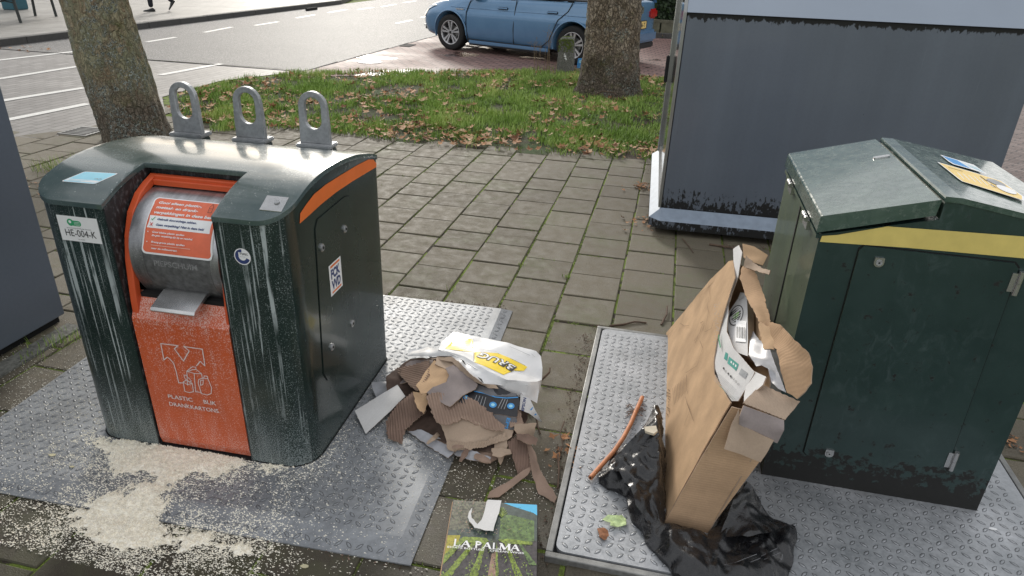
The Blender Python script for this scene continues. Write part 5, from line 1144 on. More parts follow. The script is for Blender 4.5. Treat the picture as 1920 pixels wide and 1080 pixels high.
for s in (1, -1):
    for x0, x1, t0, m_ in ((-.02, -.10, .1, blk), (-1.16, -1.28, .12, blk), (-2.0, -1.9, .1, pm), (1.2, .5, .08, pm)):
        mb = MB(); i0 = [q for q in gh]; 
        def wz(x):
            for a, b in zip(gh[:-1], gh[1:]):
                if a[0] <= x <= b[0]: t = (x-a[0])/(b[0]-a[0]); return [a[i]+(b[i]-a[i])*t for i in range(1, 5)]
            return gh[0][1:]
        A_, B_ = wz(x0), wz(x1); mb.add([(x0, s*(A_[0]+.006), A_[1]-.03), (x0-t0, s*(A_[0]+.006), A_[1]-.03), (x1-t0*.8, s*(B_[2]+.008), B_[3]), (x1, s*(B_[2]+.008), B_[3])], [(0, 1, 2, 3)], m_); mb.build('pillar', car)
    # belt moulding, door lines, side crease, sill
    mb = MB(); mb.tube([(x, s*(sidey(x, 9)-.005), 1.035-.02*max(0, (x+1))-.012) for x in (-1.85, -1.5, -1, -.5, 0, .5, .95)], .012, blk, 6); mb.build('belt_trim', car)
    mb = MB()
    def gap(P): mb.tube([(x, s*(sidey(x, z)+.004), z) for x, z in P], .0075, blk, 5)
    gap([(.90, .24), (.93, .5), (.92, .7), (.86, .86), (.80, .95)]); gap([(-.12, .24), (-.12, .5), (-.14, .8), (-.17, .97)]); gap([(.90, .24), (.4, .235), (-.12, .235), (-.7, .24)]); gap([(-.7, .24), (-.86, .36), (-.95, .55), (-1.02, .7), (-1.2, .85), (-1.28, 1.0)]); mb.build('door_gap', car)
    mb = MB(); mb.tube([(x, s*(sidey(x, .775)+.002), .775+.01*(x < 0)) for x in (-1.85, -1.6, -1.1, -.5, 0, .5, 1.0, 1.3)], .008, pm, 6); mb.build('body_crease', car)
    mb = MB(); mb.box((-.85, s*.855-.02, .165), (.88, s*.855+.02, .225), pm, bev=.012); mb.box((-.85, s*.80-.04, .13), (.9, s*.80+.04, .175), blk, bev=.008); mb.build('sill', car)
    for x in (.02, -1.0):
        y = s*(sidey(x, .80)); mb = MB(); mb.box((x-.01, y-.008 if s < 0 else y-.01, .785), (x+.2, y+.01 if s < 0 else y+.008, .835), blk, bev=.006); mb.tube([(x, y+s*.012, .815), (x+.1, y+s*.036, .818), (x+.2, y+s*.012, .812)], .014, pm, 8); mb.build('door_handle', car)
    mb = MB(); mb.box((.66, s*.86-.02, .95), (.72, s*.86+.02, .99), blk); mb.box((.64, min(s*.88, s*1.05), .955), (.80, max(s*.88, s*1.05), 1.09), pm, bev=.03); mb.box((.635, min(s*.89, s*1.04), .965), (.645, max(s*.89, s*1.04), 1.08), gls); mb.box((.65, min(s*.87, s*1.03), .94), (.78, max(s*.87, s*1.03), .962), blk, bev=.008); mb.build('wing_mirror', car)
    # arches
    for x in (1.315, -1.315):
        mb = MB(); P_ = [(x+.385*math.cos(R_(t)), .325+.385*math.sin(R_(t))) for t in range(-14, 195, 11)]; mb.tube([(a, s*(sidey(a, max(.3, b))+.001), b) for a, b in P_], .016, pm, 6); mb.build('arch_lip', car)
    # lamps
    hl = simple('headlamp_lens', (.62, .64, .66), .08, .3, .03, coat=1); tl = simple('tail_lamp_red', (.45, .012, .015), .12, 0, .1, coat=1)
    mb = MB(); P_ = [(1.88, .70), (2.02, .56), (2.08, .60), (2.06, .67), (1.94, .745), (1.78, .785), (1.70, .775)]; mb.prism(P_, lambda a, b, h: Vector((a, s*(sidey(a, b)+h), b)), -.05, .014, hl); mb.build('headlight', car)
    mb = MB(); mb.box((1.98, min(s*.45, s*.62), .31), (2.13, max(s*.45, s*.62), .40), blk, bev=.01); mb.box((2.06, min(s*.62, s*.70), .38), (2.10, max(s*.62, s*.70), .40), MT['chrome']); mb.build('fog_lamp_bezel', car)
    mb = MB(); mb.box((-2.125, min(s*.42, s*.765), .74), (-2.0, max(s*.42, s*.765), .90), tl, bev=.03); mb.build('tail_light', car)
mb = MB(); mb.box((2.075, -.42, .30), (2.135, .42, .42), blk, bev=.012); mb.box((2.10, -.40, .545), (2.125, .40, .60), blk, bev=.008); mb.box((2.118, -.38, .566), (2.13, .38, .574), MT['chrome']); mb.build('front_grille', car)
for s in (1, -1):
    mb = MB(); mb.box((.98, min(s*.892, s*.9), .735), (1.16, max(s*.892, s*.9), .755), MT['chrome']); mb.build('wing_badge', car)
# hatch details
pl = Art(lambda a, b, off: Vector((-2.142-off, -a, b))); pl.rect(-.26, .60, .26, .715, MT['yellowl'], .01); pl.text('TG-106-T', 0, .622, .072, MT['black'], w=.44, align='C', bold=.02)
mb = MB(); mb.box((-2.141, -.30, .585), (-2.08, .30, .725), blk, bev=.01); pf_ = mb.build('plate_holder', car); pl.build('number_plate', pf_)
e_ = Art(lambda a, b, off: Vector((-2.158-off, -a, b))); mb = MB(); mb.tube([(-2.08, 0, .90), (-2.158, 0, .90)], .062, blk, 24); em = mb.build('badge', car)
e_.line([(.055*math.cos(R_(t)), .90+.055*math.sin(R_(t))) for t in range(0, 360, 15)], .012, MT['chrome'], True); e_.line([(-.03, .94), (-.004, .885), (.0, .895), (.004, .885), (.03, .94)], .01, MT['chrome']); e_.line([(-.048, .92), (-.02, .858), (0, .90), (.02, .858), (.048, .92)], .01, MT['chrome']); e_.build('badge_ring', em)
mb = MB(); mb.box((-2.17, -.72, .36), (-2.04, .72, .56), pm, bev=.04); mb.box((-2.15, -.66, .26), (-2.0, .66, .36), blk, bev=.02); mb.build('rear_bumper', car)
mb = MB(); mb.add([(-2.06, -.60, 1.04), (-2.06, .60, 1.04), (-1.99, .55, 1.30), (-1.99, -.55, 1.30)], [(3, 2, 1, 0)], gls); mb.tube([(-2.065, .1, 1.06), (-2.06, -.35, 1.10)], .01, blk, 6); mb.build('rear_window', car)
# wheels
for x in (1.315, -1.315):
    for s in (1, -1):
        wr = empty('wheel', (x, s*TW, .318)); wr.parent = car
        mb = MB(); prf = [(.205, .10), (.212, .10), (.225, .105), (.29, .105), (.308, .095), (.318, .075), (.318, -.075), (.308, -.095), (.29, -.105), (.21, -.10)]; seg = 48; vs = []
        for k in range(seg):
            a = 2*math.pi*k/seg; vs += [(r*math.cos(a), s*y, r*math.sin(a)) for r, y in prf]
        m_ = len(prf); fs = [(k*m_+i, k*m_+(i+1), ((k+1) % seg)*m_+i+1, ((k+1) % seg)*m_+i) for k in range(seg) for i in range(m_-1)]; mb.add(vs, fs, tm, True).build('tyre', wr)
        mb = MB(); vs = []; prf = [(.222, .098), (.212, .104), (.200, .098), (.195, .06), (.19, -.05)]
        for k in range(seg):
            a = 2*math.pi*k/seg; vs += [(r*math.cos(a), s*y, r*math.sin(a)) for r, y in prf]
        m_ = len(prf); mb.add(vs, [(k*m_+i, k*m_+(i+1), ((k+1) % seg)*m_+i+1, ((k+1) % seg)*m_+i) for k in range(seg) for i in range(m_-1)], rim_m, True)
        for k in range(10):
            a = 2*math.pi*(k//2)/5+(.20 if k % 2 else -.20)+.3; ca, sa = math.cos(a), math.sin(a); w0, w1 = .010, .021
            def q(r, w_, y): return (r*ca-w_*sa, s*y, r*sa+w_*ca)
            V4 = [q(.045, -w0, .085), q(.045, w0, .085), q(.20, w1, .092), q(.20, -w1, .092), q(.045, -w0, .04), q(.045, w0, .04), q(.20, w1, .05), q(.20, -w1, .05)]; mb.add(V4, [(0, 1, 2, 3), (0, 3, 7, 4), (1, 5, 6, 2), (4, 7, 6, 5)], rim_m)
        mb.tube([(0, s*.03, 0), (0, s*.09, 0)], .05, rim_m, 20); mb.tube([(0, s*.09, 0), (0, s*.094, 0)], .026, blk, 16)
        for k in range(5): a = 2*math.pi*k/5; mb.tube([(.036*math.cos(a)*1.05, s*.088, .036*math.sin(a)*1.05), (.038*math.cos(a), s*.0925, .038*math.sin(a))], .006, blk, 6)
        mb.build('rim', wr); mb = MB(); mb.tube([(0, s*-.02, 0), (0, s*.0, 0)], .19, blk, 28); mb.tube([(0, s*.0, 0), (0, s*.02, 0)], .13, MT['frame'], 28); mb.build('brake_disc', wr)
mb = MB()
mb.box((-1.85, -.62, .14), (1.72, .62, .30), blk); mb.build('underbody', car)
# far background the glossy surfaces see: row of low houses across the road and beyond
# ------------------------------------------------------------------ heap of torn cardboard between the plates
def P(*a): return [W(x, y, z) for x, y, z in a]
G_ = 'torn cardboard pieces in the heap'
Z0 = .03
# crumpled base layers
def card(name, pts, mat, label, **k):
    k.setdefault('jag', .004); k.setdefault('amp', .006); return sheet(name, P(*pts), mat, k.pop('bottom', None), MT['edge'], label=label, cat=k.pop('cat', 'cardboard'), group=k.pop('group', G_), **k)
card('cardboard_scrap', ((725, 705, .10), (770, 672, .12), (860, 668, .13), (960, 700, .12), (1000, 740, .08), (985, 800, .045), (930, 850, .03), (860, 845, .03), (800, 820, .035), (745, 800, .035), (725, 760, .05)), simple('shadowed_core_card', (.085, .055, .042), .9, var=.3), 'shade-darkened crumpled cardboard forming the core of the heap, seen in its gaps', res=.016, amp=.012, seed=1, crumple=.006)  # core colour set dark to paint shade into the heap's gaps
card('cardboard_scrap', ((765, 809, .032), (790, 806, .05), (833, 826, .04), (862, 838, .04), (840, 858, .03), (800, 835, .028)), MT['greyplas'], 'grey film strip poking out at the left foot of the heap', res=.008, amp=.006, seed=2, cat='film', bottom=MT['cardl'])
card('cardboard_scrap', ((851, 851, .028), (865, 836, .04), (921, 858, .035), (914, 868, .024), (879, 862, .024)), MT['greyplas'], 'grey film strip under the front middle of the heap', res=.008, amp=.004, seed=3, cat='film')
card('cardboard_scrap', ((858, 847, .022), (935, 846, .035), (940, 858, .025), (914, 869, .015), (879, 860, .015)), MT['cardm'], 'lowest brown scrap under the front edge of the heap', res=.007, seed=4)
card('cardboard_scrap', ((733, 695, .09), (770, 676, .13), (812, 672, .14), (806, 700, .15), (770, 712, .13), (735, 722, .07), (722, 712, .05)), MT['cardg'], 'dark grey brown liner at the back left corner of the heap', res=.01, amp=.01, seed=5)
# corrugated fan
card('corrugated_scrap', ((740, 692, .10), (805, 675, .16), (806, 704, .165), (783, 733, .145), (768, 722, .13)), MT['cardm'], 'fan of ribbed brown cardboard at the upper left of the heap', res=.0032, corr=(R_(62), .0105, .0032), seed=6)
card('cardboard_scrap', ((802, 690, .165), (815, 676, .175), (838, 690, .18), (842, 703, .178), (836, 716, .172), (818, 733, .155), (790, 738, .15), (780, 722, .155)), MT['card'], 'plain brown cardboard square with a fold near the top of the heap', res=.01, seed=7)
card('cardboard_scrap', ((820, 668, .18), (846, 672, .19), (862, 690, .19), (850, 700, .185), (832, 690, .18), (815, 682, .178)), MT['cardl'], 'pale scrap with a dark oval mark under the white packet', res=.008, seed=8)
# left curls
card('corrugated_scrap', ((772, 735, .125), (795, 745, .13), (798, 770, .10), (774, 791, .075), (760, 808, .05), (754, 833, .028), (728, 823, .028), (723, 791, .045), (745, 757, .10)), MT['cardd'], 'curled ribbed cardboard hanging down at the left side of the heap', res=.0034, corr=(R_(25), .0105, .0034), seed=9, amp=.012, bottom=MT['cardm'])
card('cardboard_scrap', ((774, 735, .14), (800, 738, .15), (803, 752, .13), (795, 778, .10), (782, 765, .12)), MT['card'], 'small folded brown flap beside the curled ribbed piece', res=.006, amp=.012, seed=10)
# white paper and film on the plate
card('paper_sheet', ((745, 721, .09), (760, 743, .085), (686, 814, .028), (665, 770, .045)), MT['papw'], 'blank white paper sheet leaning from heap onto the plate', res=.012, amp=.004, jag=.001, thick=.001, seed=11, cat='paper', group=None)
card('plastic_film', ((696, 717, .05), (724, 716, .06), (747, 722, .08), (722, 742, .06), (705, 745, .04), (700, 730, .05)), MT['greyplas'], 'crumpled translucent film behind the white paper sheet', res=.006, amp=.012, thick=.0008, seed=12, cat='film', group=None)
# light tan piece and torn strip below
card('cardboard_scrap', ((821, 787, .115), (868, 780, .125), (914, 800, .105), (963, 806, .085), (960, 819, .075), (949, 826, .068), (900, 838, .05), (851, 846, .038), (840, 842, .038), (837, 826, .055), (828, 800, .09)), MT['cardl'], 'broad light tan cardboard at the front of the heap', res=.01, jag=.003, seed=13)
card('corrugated_scrap', ((838, 828, .062), (900, 829, .068), (948, 812, .09), (950, 824, .075), (900, 840, .05), (852, 846, .042), (840, 843, .042)), MT['cardl'], 'torn ribbed strip along the lower edge of the light tan piece', res=.0032, corr=(R_(-5), .009, .0026), seed=14, jag=.006)
# long corrugated piece
card('corrugated_scrap', ((798, 743, .155), (812, 736, .165), (870, 740, .165), (912, 765, .15), (949, 800, .11), (942, 808, .10), (921, 807, .10), (890, 795, .115), (865, 784, .13), (858, 791, .12), (840, 797, .115), (822, 792, .115), (812, 780, .13)), MT['cardm'], 'long ribbed brown sheet across the middle of the heap', res=.0034, corr=(R_(28), .0105, .0034), seed=15, jag=.006)
# printed black panel with a grey flap
bp_ = sheet('printed_cardboard', P((868, 738, .168), (893, 716, .18), (930, 722, .185), (972, 742, .16), (974, 752, .15), (969, 782, .125), (910, 774, .135), (888, 762, .145), (860, 754, .155)), MT['blackcard'], MT['cardl'], MT['edge'], res=.012, amp=.003, jag=.002, seed=16, label='black printed cardboard panel with a blue stripe on the heap', cat='cardboard')
A_ = art_on(bp_); q = lambda x, y: bp_.px(640+x/2.843, 580+y/2.843)
A_.poly([q(*p) for p in ((720, 400), (800, 425), (935, 450), (932, 466), (880, 466), (800, 462), (712, 436))], MT['greycard']); A_.line([q(*p) for p in ((710, 438), (760, 448), (820, 468), (880, 474), (940, 470))], .0042, MT['bluep'])
for cx_, cy_, r in ((808, 510, 20), (903, 517, 20), (663, 470, 14)): A_.poly([q(cx_+r*math.cos(t*.4), cy_+r*.8*math.sin(t*.4)) for t in range(16)], MT['bluep']); A_.poly([q(cx_+r*.5*math.cos(t*.4), cy_+r*.4*math.sin(t*.4)) for t in range(16)], MT['bluel'])
for k in range(4): A_.line([q(722+16*k, 460+4*k), q(706+17*k, 500+6*k)], .0022, MT['grey'])
for k in range(3): A_.line([q(860+13*k, 480+3*k), q(835+16*k, 530+3*k)], .0022, MT['grey'])
A_.build('panel_print', bp_.ob, origin=bp_.c, loc=(0, 0, 0))
gf = sheet('printed_cardboard', P((905, 771, .137), (968, 780, .127), (970, 792, .105), (964, 806, .085), (948, 805, .085), (930, 794, .105)), MT['greycard'], MT['cardl'], MT['edge'], res=.01, amp=.002, jag=.002, seed=17, label='grey printed flap lettered EPS below the black panel', cat='cardboard')
A_ = art_on(gf); t0 = gf.px(951, 783); t1 = gf.px(944, 808); dx, dy = t1[0]-t0[0], t1[1]-t0[1]; A_.text('EPS', t0[0], t0[1], .0135, MT['bluep'], w=math.hypot(dx, dy)*.85, rot=math.atan2(dy, dx), bold=.03); A_.build('flap_print', gf.ob, origin=gf.c, loc=(0, 0, 0))
# grey folded liner
card('paper_liner', ((835, 690, .20), (850, 684, .205), (863, 692, .205), (880, 708, .20), (896, 721, .19), (891, 730, .185), (867, 742, .175), (852, 755, .165), (843, 762, .155), (822, 752, .15), (800, 736, .155), (812, 725, .17), (837, 716, .185), (842, 703, .195)), MT['cardg'], 'grey brown paper liner folded over the middle of the heap', res=.009, amp=.005, seed=18, jag=.002, group=None, cat='cardboard', bottom=MT['cardl'])
# right side: rolled tan edge, hanging strips
card('cardboard_scrap', ((964, 795, .11), (1006, 793, .10), (1003, 806, .08), (999, 823, .04), (986, 828, .05), (964, 806, .095)), MT['cardl'], 'rolled tan box flap at the right foot of the heap', res=.008, amp=.008, seed=19)
card('corrugated_scrap', ((948, 770, .12), (975, 765, .11), (982, 795, .10), (958, 800, .105)), MT['cardm'], 'narrow ribbed scrap between black panel and white tag', res=.0034, corr=(R_(5), .008, .002), seed=20)
card('corrugated_scrap', ((951, 828, .062), (978, 812, .08), (992, 845, .055), (995, 886, .018), (972, 891, .012)), MT['cardd'], 'dark ribbed strip hanging toward the tiles', res=.0032, corr=(R_(8), .0105, .0032), seed=21)
card('cardboard_scrap', ((925, 826, .06), (948, 818, .075), (952, 835, .055), (944, 860, .03), (938, 873, .012), (930, 850, .04)), MT['cardl'], 'pointed tan scrap beside the dark ribbed strip', res=.007, seed=22)
card('cardboard_strip', ((986, 826, .075), (996, 836, .085), (1004, 851, .07), (1013, 882, .05), (1043, 932, .012), (1039, 943, .004), (1008, 925, .008), (997, 885, .03)), MT['cardm'], 'long torn brown strip reaching right onto the paving', res=.008, seed=23, amp=.008)
card('cardboard_strip', ((999, 872, .03), (990, 890, .02), (957, 915, .01), (936, 932, .004), (913, 934, .003), (918, 922, .006), (957, 900, .02), (980, 882, .03)), MT['cardm'], 'brown strip lying flat above the printed picture box', res=.008, seed=24, jag=.001)
# small shreds at the edges of the heap
for k, (x, y, z) in enumerate(((748, 800, .03), (812, 822, .035), (870, 852, .03), (905, 860, .025), (940, 848, .04), (988, 822, .07), (858, 838, .05))):
    a = rnd.random()*6.28; L2 = 10+10*rnd.random(); w2 = 4+5*rnd.random(); ca, sa = math.cos(a), math.sin(a)*.7
    sheet('cardboard_shred', P(*[(x+ca*p*L2-sa*q_*w2, y+sa*p*L2+ca*q_*w2, z+.012+.018*r) for p, q_, r in ((-1, -1, 0), (0, -1.2, .6), (1, -.6, .2), (1.1, .5, 0), (0, 1, .9), (-1, .7, .4))]), (MT['cardm'], MT['cardl'], MT['cardd'])[k % 3], MT['cardl'], MT['edge'], res=.006, amp=.005, freq=30, jag=.004, seed=100+k, thick=.002, label='small torn cardboard shred among the larger pieces of the heap', cat='cardboard', group='small cardboard shreds in the heap')
# white printed tag
tg = sheet('printed_cardboard', P((976, 738, .15), (994, 748, .14), (1003, 768, .11), (1017, 792, .06), (1010, 789, .06), (992, 775, .10), (974, 768, .12)), MT['papw'], MT['cardl'], MT['edge'], res=.008, amp=.002, jag=.0005, seed=25, thick=.0015, label='white lettered tag sticking out right of the black panel', cat='cardboard')
A_ = art_on(tg); t0 = tg.px(982, 771); t1 = tg.px(987, 745); A_.text('EPSON', t0[0], t0[1], .011, MT['navy'], w=math.hypot(t1[0]-t0[0], t1[1]-t0[1])*.95, rot=math.atan2(t1[1]-t0[1], t1[0]-t0[0]), bold=.03); A_.build('tag_lettering', tg.ob, origin=tg.c, loc=(0, 0, 0)); A_ = art_on(tg); A_.poly([tg.px(994, 768), tg.px(999, 763), tg.px(1006, 778), tg.px(1002, 779)], MT['bluep']); A_.build('tag_stripe', tg.ob, origin=tg.c, loc=(0, 0, 0))
# white packet
def dome(x, y): return 0
pk = sheet('plastic_packet', P((850, 622, .17), (880, 628, .19), (950, 642, .195), (1005, 659, .185), (1014, 668, .17), (1017, 690, .16), (1016, 712, .14), (990, 722, .185), (950, 715, .205), (890, 690, .22), (850, 665, .21), (822, 655, .20), (828, 640, .185)), MT['poly'], MT['greyplas'], MT['poly'], res=.012, amp=.005, thick=.06, seed=26, jag=0, label='white plastic packet with yellow panel lettered BRUG on the heap', cat='packet')
A_ = art_on(pk); q = lambda x, y: pk.px(800+x/5.4, 620+y/5.4)
A_.res = .01
A_.poly([q(*p) for p in ((285, 70), (465, 95), (478, 215), (380, 210), (190, 185))], MT['yel']); A_.poly([q(*p) for p in ((480, 220), (600, 222), (720, 230), (860, 290), (1000, 360), (1020, 370), (985, 410), (880, 405), (780, 450), (640, 385), (480, 320))], MT['yel']); A_.res = None
A_.line([q(*p) for p in ((720, 232), (860, 288), (1000, 358))], .0016, MT['black']); A_.line([q(478, 225), q(480, 305)], .003, MT['black']); A_.line([q(288, 72), q(220, 130), q(192, 184)], .001, MT['black'])
t0 = q(912, 378); t1 = q(552, 224); L_ = math.hypot(t1[0]-t0[0], t1[1]-t0[1]); ro = math.atan2(t1[1]-t0[1], t1[0]-t0[0])
A_.text('BRUG', t0[0], t0[1], .050, MT['black'], w=L_, rot=ro, bold=.06); A_.text('BRUG', *t0, 0.0485, MT['white'], w=L_*.985, rot=ro, bold=.012)
for k in range(5):
    A_.line([q(290+3*k, 92+21*k), q(410+6*k, 110+21*k)], .0016, MT['black'])
for k in range(2): A_.line([q(530+10*k, 175+24*k), q(650+60*k, 192+30*k)], .0012, MT['grey'])
A_.line([q(330, 50), q(480, 85)], .0014, MT['grey']); A_.line([q(620, 108), q(665, 118)], .0026, MT['black']); A_.line([q(840, 175), q(1045, 255)], .0022, MT['grey']); A_.line([q(1060, 240), q(1095, 272)], .0012, MT['grey'])
A_.build('packet_print', pk.ob, origin=pk.c, loc=(0, 0, 0))
# film drape
sheet('plastic_film', P((763, 668, .13), (768, 655, .14), (800, 650, .16), (830, 657, .20), (870, 668, .222), (915, 696, .225), (950, 712, .215), (990, 716, .195), (1012, 716, .15), (1010, 735, .13), (1007, 757, .10), (985, 745, .135), (966, 727, .17), (930, 721, .19), (905, 719, .20), (880, 700, .215), (862, 680, .215), (846, 668, .20), (800, 668, .17)), MT['poly'], MT['papw'], MT['poly'], res=.009, amp=.005, crumple=.003, thick=.0012, seed=27, label='white film flap hanging from the packet over the cardboard', cat='film')
sheet('torn_paper', P((806, 672, .17), (846, 669, .205), (862, 680, .22), (880, 700, .222), (905, 719, .205), (930, 722, .195), (935, 729, .185), (918, 728, .185), (893, 717, .195), (872, 702, .205), (856, 688, .205), (846, 678, .20)), MT['cardl'], MT['cardl'], MT['edge'], res=.008, amp=.005, thick=.002, jag=.003, seed=28, label='pinkish torn paper edge below the white film', cat='paper')
for (px_, py_, z, s) in ((870, 680, .225, 7), (903, 714, .212, 7)):
    sheet('torn_hole', P((px_-s, py_-s, z), (px_, py_-s*.5, z), (px_+s*.6, py_+s*.7, z), (px_+s*.1, py_+s*.3, z), (px_-s*.3, py_-s*.2, z)), MT['dark'], res=.01, thick=.0006, label='dark tear in the pinkish torn paper', cat='tear', group='dark tears in the torn paper')
# ------------------------------------------------------------------ picture box in front
WX_ = [W(850, 937, .085), W(1008, 946, .085)]; ux = (WX_[1]-WX_[0]); bw = ux.length; ux.normalize(); uy = Vector((-ux.y, ux.x, 0)); bl = .40
o_ = WX_[0]-uy*bl; o_.z = 0
wb = empty('printed_box', o_, math.atan2(ux.y, ux.x)); tag(wb, 'flat carton with a vineyard picture and white serif lettering lying on the paving', 'box')
mb = MB(); mb.prism(rrect(0, 0, bw, bl, .004), lambda a, b, h: Vector((a, b, h)), .006, .083, MT['cardm']); mb.build('carton_body', wb, bevel=.002)
mb = MB()
for k in range(7): mb.box((-.003, .004, .008+.011*k), (.0, bl-.004, .014+.011*k), MT['cardd'] if k % 2 else MT['card'])
mb.build('torn_side', wb)
tilt = lambda a: -.002*math.sin(a/bw*math.pi)+.003*n3((a, 0), 12)
A_ = Art(lambda a, b, off: Vector((a, b, .0838+off)))
iq = Matrix.Rotation(-math.atan2(ux.y, ux.x), 3, 'Z')
def q(x, y): p = iq @ (W(780+x/6, 900+y/6, .0845)-o_); return (min(bw-.001, max(.001, p.x)), min(bl-.001, max(.001, p.y)))
pd = simple('picture_dark_hill', (.035, .045, .03), .35, var=.5, scale=70); pg = simple('picture_vine_green', (.20, .27, .035), .35, var=.6, scale=120); pg2 = simple('picture_mid_green', (.10, .16, .05), .35, var=.6, scale=90); ps = simple('picture_soil', (.05, .042, .045), .35, var=.5, scale=80); pb = simple('picture_sky', (.08, .45, .72), .35, var=.08, scale=10); py2 = simple('picture_yellow', (.36, .31, .02), .35, var=.25, scale=60); pt = simple('picture_path', (.32, .20, .14), .35, var=.25, scale=90); ph = simple('picture_slope', (.06, .08, .07), .35, var=.4, scale=80)
A_.poly([(.0, .0), (bw, 0), (bw, bl), (0, bl)], ps)
A_.poly([q(*p) for p in ((430, 210), (990, 215), (1400, 260), (1400, 690), (340, 690))], ph)
A_.poly([q(*p) for p in ((430, 215), (800, 215), (740, 480), (520, 560), (350, 560))], simple('picture_dry_brush', (.13, .125, .085), .35, var=.8, scale=110))
A_.poly([q(*p) for p in ((990, 215), (1360, 262), (1400, 400), (1320, 370), (1180, 325), (1100, 300))], pb)
A_.poly([q(*p) for p in ((960, 380), (1100, 400), (1330, 460), (1330, 690), (930, 690))], pg2)
A_.poly([q(*p) for p in ((330, 620), (500, 620), (480, 690), (380, 790), (250, 960), (240, 900))], py2)
def rowp(x0, x1, y0, y1, w0, w1, m_, n_=18):
    Lp = []; Rp = []
    for i in range(n_+1):
        t = i/n_; x = x0+(x1-x0)*t; y = y0+(y1-y0)*t; w_ = w0+(w1-w0)*t; j = w_*.35*rnd.random(); Lp.append((x-w_-j, y)); Rp.append((x+w_+w_*.35*rnd.random(), y))
    A_.poly([q(*p) for p in Lp+Rp[::-1]], m_)
rowp(700, 330, 650, 1100, 18, 42, pg); rowp(790, 590, 660, 1250, 12, 52, pg); rowp(900, 905, 690, 1250, 8, 30, pg); rowp(1000, 1180, 680, 1150, 10, 42, pg); rowp(1150, 1320, 690, 960, 10, 35, pg2); rowp(560, 230, 640, 980, 26, 40, pg)
rowp(880, 830, 760, 1300, 14, 55, pt)
A_.poly([q(*p) for p in ((520, 660), (640, 640), (790, 655), (820, 690), (740, 720), (560, 700))], pg); A_.poly([q(*p) for p in ((920, 670), (1050, 665), (1310, 700), (1310, 730), (1000, 720))], pg)
A_.poly([q(*p) for p in ((830, 690), (880, 640), (910, 680), (900, 800), (860, 830), (800, 790))], pd)
for k in range(9):
    a = R_(20+17*k); A_.line([q(960, 420), q(960+70*math.cos(a), 400-90*math.sin(a))], .0022, pg)
for k in range(34):
    x, y = 360+900*rnd.random(), 240+380*rnd.random()
    if y < 330+.0*x and x > 950: continue
    A_.line([q(x, y), q(x+rnd.gauss(0, 40), y+rnd.gauss(0, 26))], .0012, (pg2, pd, pt, ph)[k % 4])
A_.o += .0001; o_base = A_.o
for k in range(900):
    x = 240+1080*rnd.random(); y = 640+620*rnd.random()**.8; t = (y-640)/500; col_ = (abs(((x-860)/(90+520*t)+10) % .44-.22) < .10)
    if y < 640+60*rnd.random(): continue
    s_ = 4+9*t*rnd.random(); m_ = (pg if rnd.random() < .6 else pg2) if col_ else (ps, pd)[k % 2]; ax_ = rnd.random()*3
    A_.poly([q(x+s_*math.cos(ax_+i*1.25)*(.6+.7*rnd.random()), y+s_*math.sin(ax_+i*1.25)*(.6+.6*rnd.random())) for i in range(5)], m_, o_base+k*.0000012)
for k in range(500):
    x = 360+940*rnd.random(); y = 240+400*rnd.random()
    if x > 930 and y < 400+(x-930)*.15: continue
    s_ = 4+6*rnd.random(); ax_ = rnd.random()*3; A_.poly([q(x+s_*math.cos(ax_+i*1.25)*(.5+.8*rnd.random()), y+s_*.7*math.sin(ax_+i*1.25)) for i in range(5)], (pg2, pd, pg if x > 950 else pt, ph)[k % 4], o_base+.0012+k*.0000012)
A_.o = o_base+.0022
# torn white patch
def jl(P_, j=5, n_=5):
    o = []
    for a, b in zip(P_, P_[1:]+P_[:1]):
        for i in range(n_): t = i/n_; o.append((a[0]+(b[0]-a[0])*t+rnd.uniform(-j, j), a[1]+(b[1]-a[1])*t+rnd.uniform(-j, j)))
    return o
A_.poly([q(*p) for p in jl([(805, 230), (960, 250), (930, 400), (900, 480), (870, 600), (760, 590), (660, 560), (600, 490), (582, 440), (600, 380), (632, 335), (620, 400), (630, 450), (690, 520), (740, 470), (770, 370)], 4, 3)], MT['papw'])
# serif capitals
def serif(ch, x, y, w_, h, m_):
    T_, t_ = w_*.21, w_*.085; S_ = lambda a, b: A_.poly([(x+p[0]*w_, y+p[1]*h) for p in a], m_)
    def st(x0, y0, x1, y1, th): d = Vector(((x1-x0)*w_, (y1-y0)*h)).normalized(); n = Vector((-d.y, d.x))*th/2; A_.o += .00003; A_.add([A_.fn(x+x0*w_-n.x, y+y0*h-n.y, A_.o), A_.fn(x+x1*w_-n.x, y+y1*h-n.y, A_.o), A_.fn(x+x1*w_+n.x, y+y1*h+n.y, A_.o), A_.fn(x+x0*w_+n.x, y+y0*h+n.y, A_.o)], [(0, 1, 2, 3)], m_)
    sr = lambda a, b: st(a-.13, b, a+.13, b, t_)
    if ch == 'L': st(.25, 0, .25, 1, T_); sr(.25, 1); st(.1, 0, .85, 0, t_); st(.85, 0, .9, .25, t_)
    if ch == 'A': st(.12, 0, .48, 1, t_); st(.48, 1, .84, 0, T_); st(.26, .35, .70, .35, t_); sr(.12, 0); sr(.84, 0)
    if ch == 'P': st(.25, 0, .25, 1, T_); sr(.25, 0); sr(.22, 1); A_.line([(x+(.28+.46*math.sin(R_(t)))*w_, y+(.74+.26*math.cos(R_(t)))*h) for t in range(0, 181, 20)], t_*2.4, m_)
    if ch == 'M': st(.1, 0, .16, 1, t_); st(.16, 1, .5, .05, T_); st(.5, .05, .86, 1, t_); st(.86, 1, .9, 0, T_); sr(.1, 0); sr(.9, 0); sr(.14, 1); sr(.88, 1)
ta = q(412, 765); tb = q(1168, 830); rot_ = (tb[1]-ta[1])/(tb[0]-ta[0]); hh = .0225
fn0 = A_.fn; A_.fn = lambda a, b, off: fn0(a, b+(a-ta[0])*rot_, off)
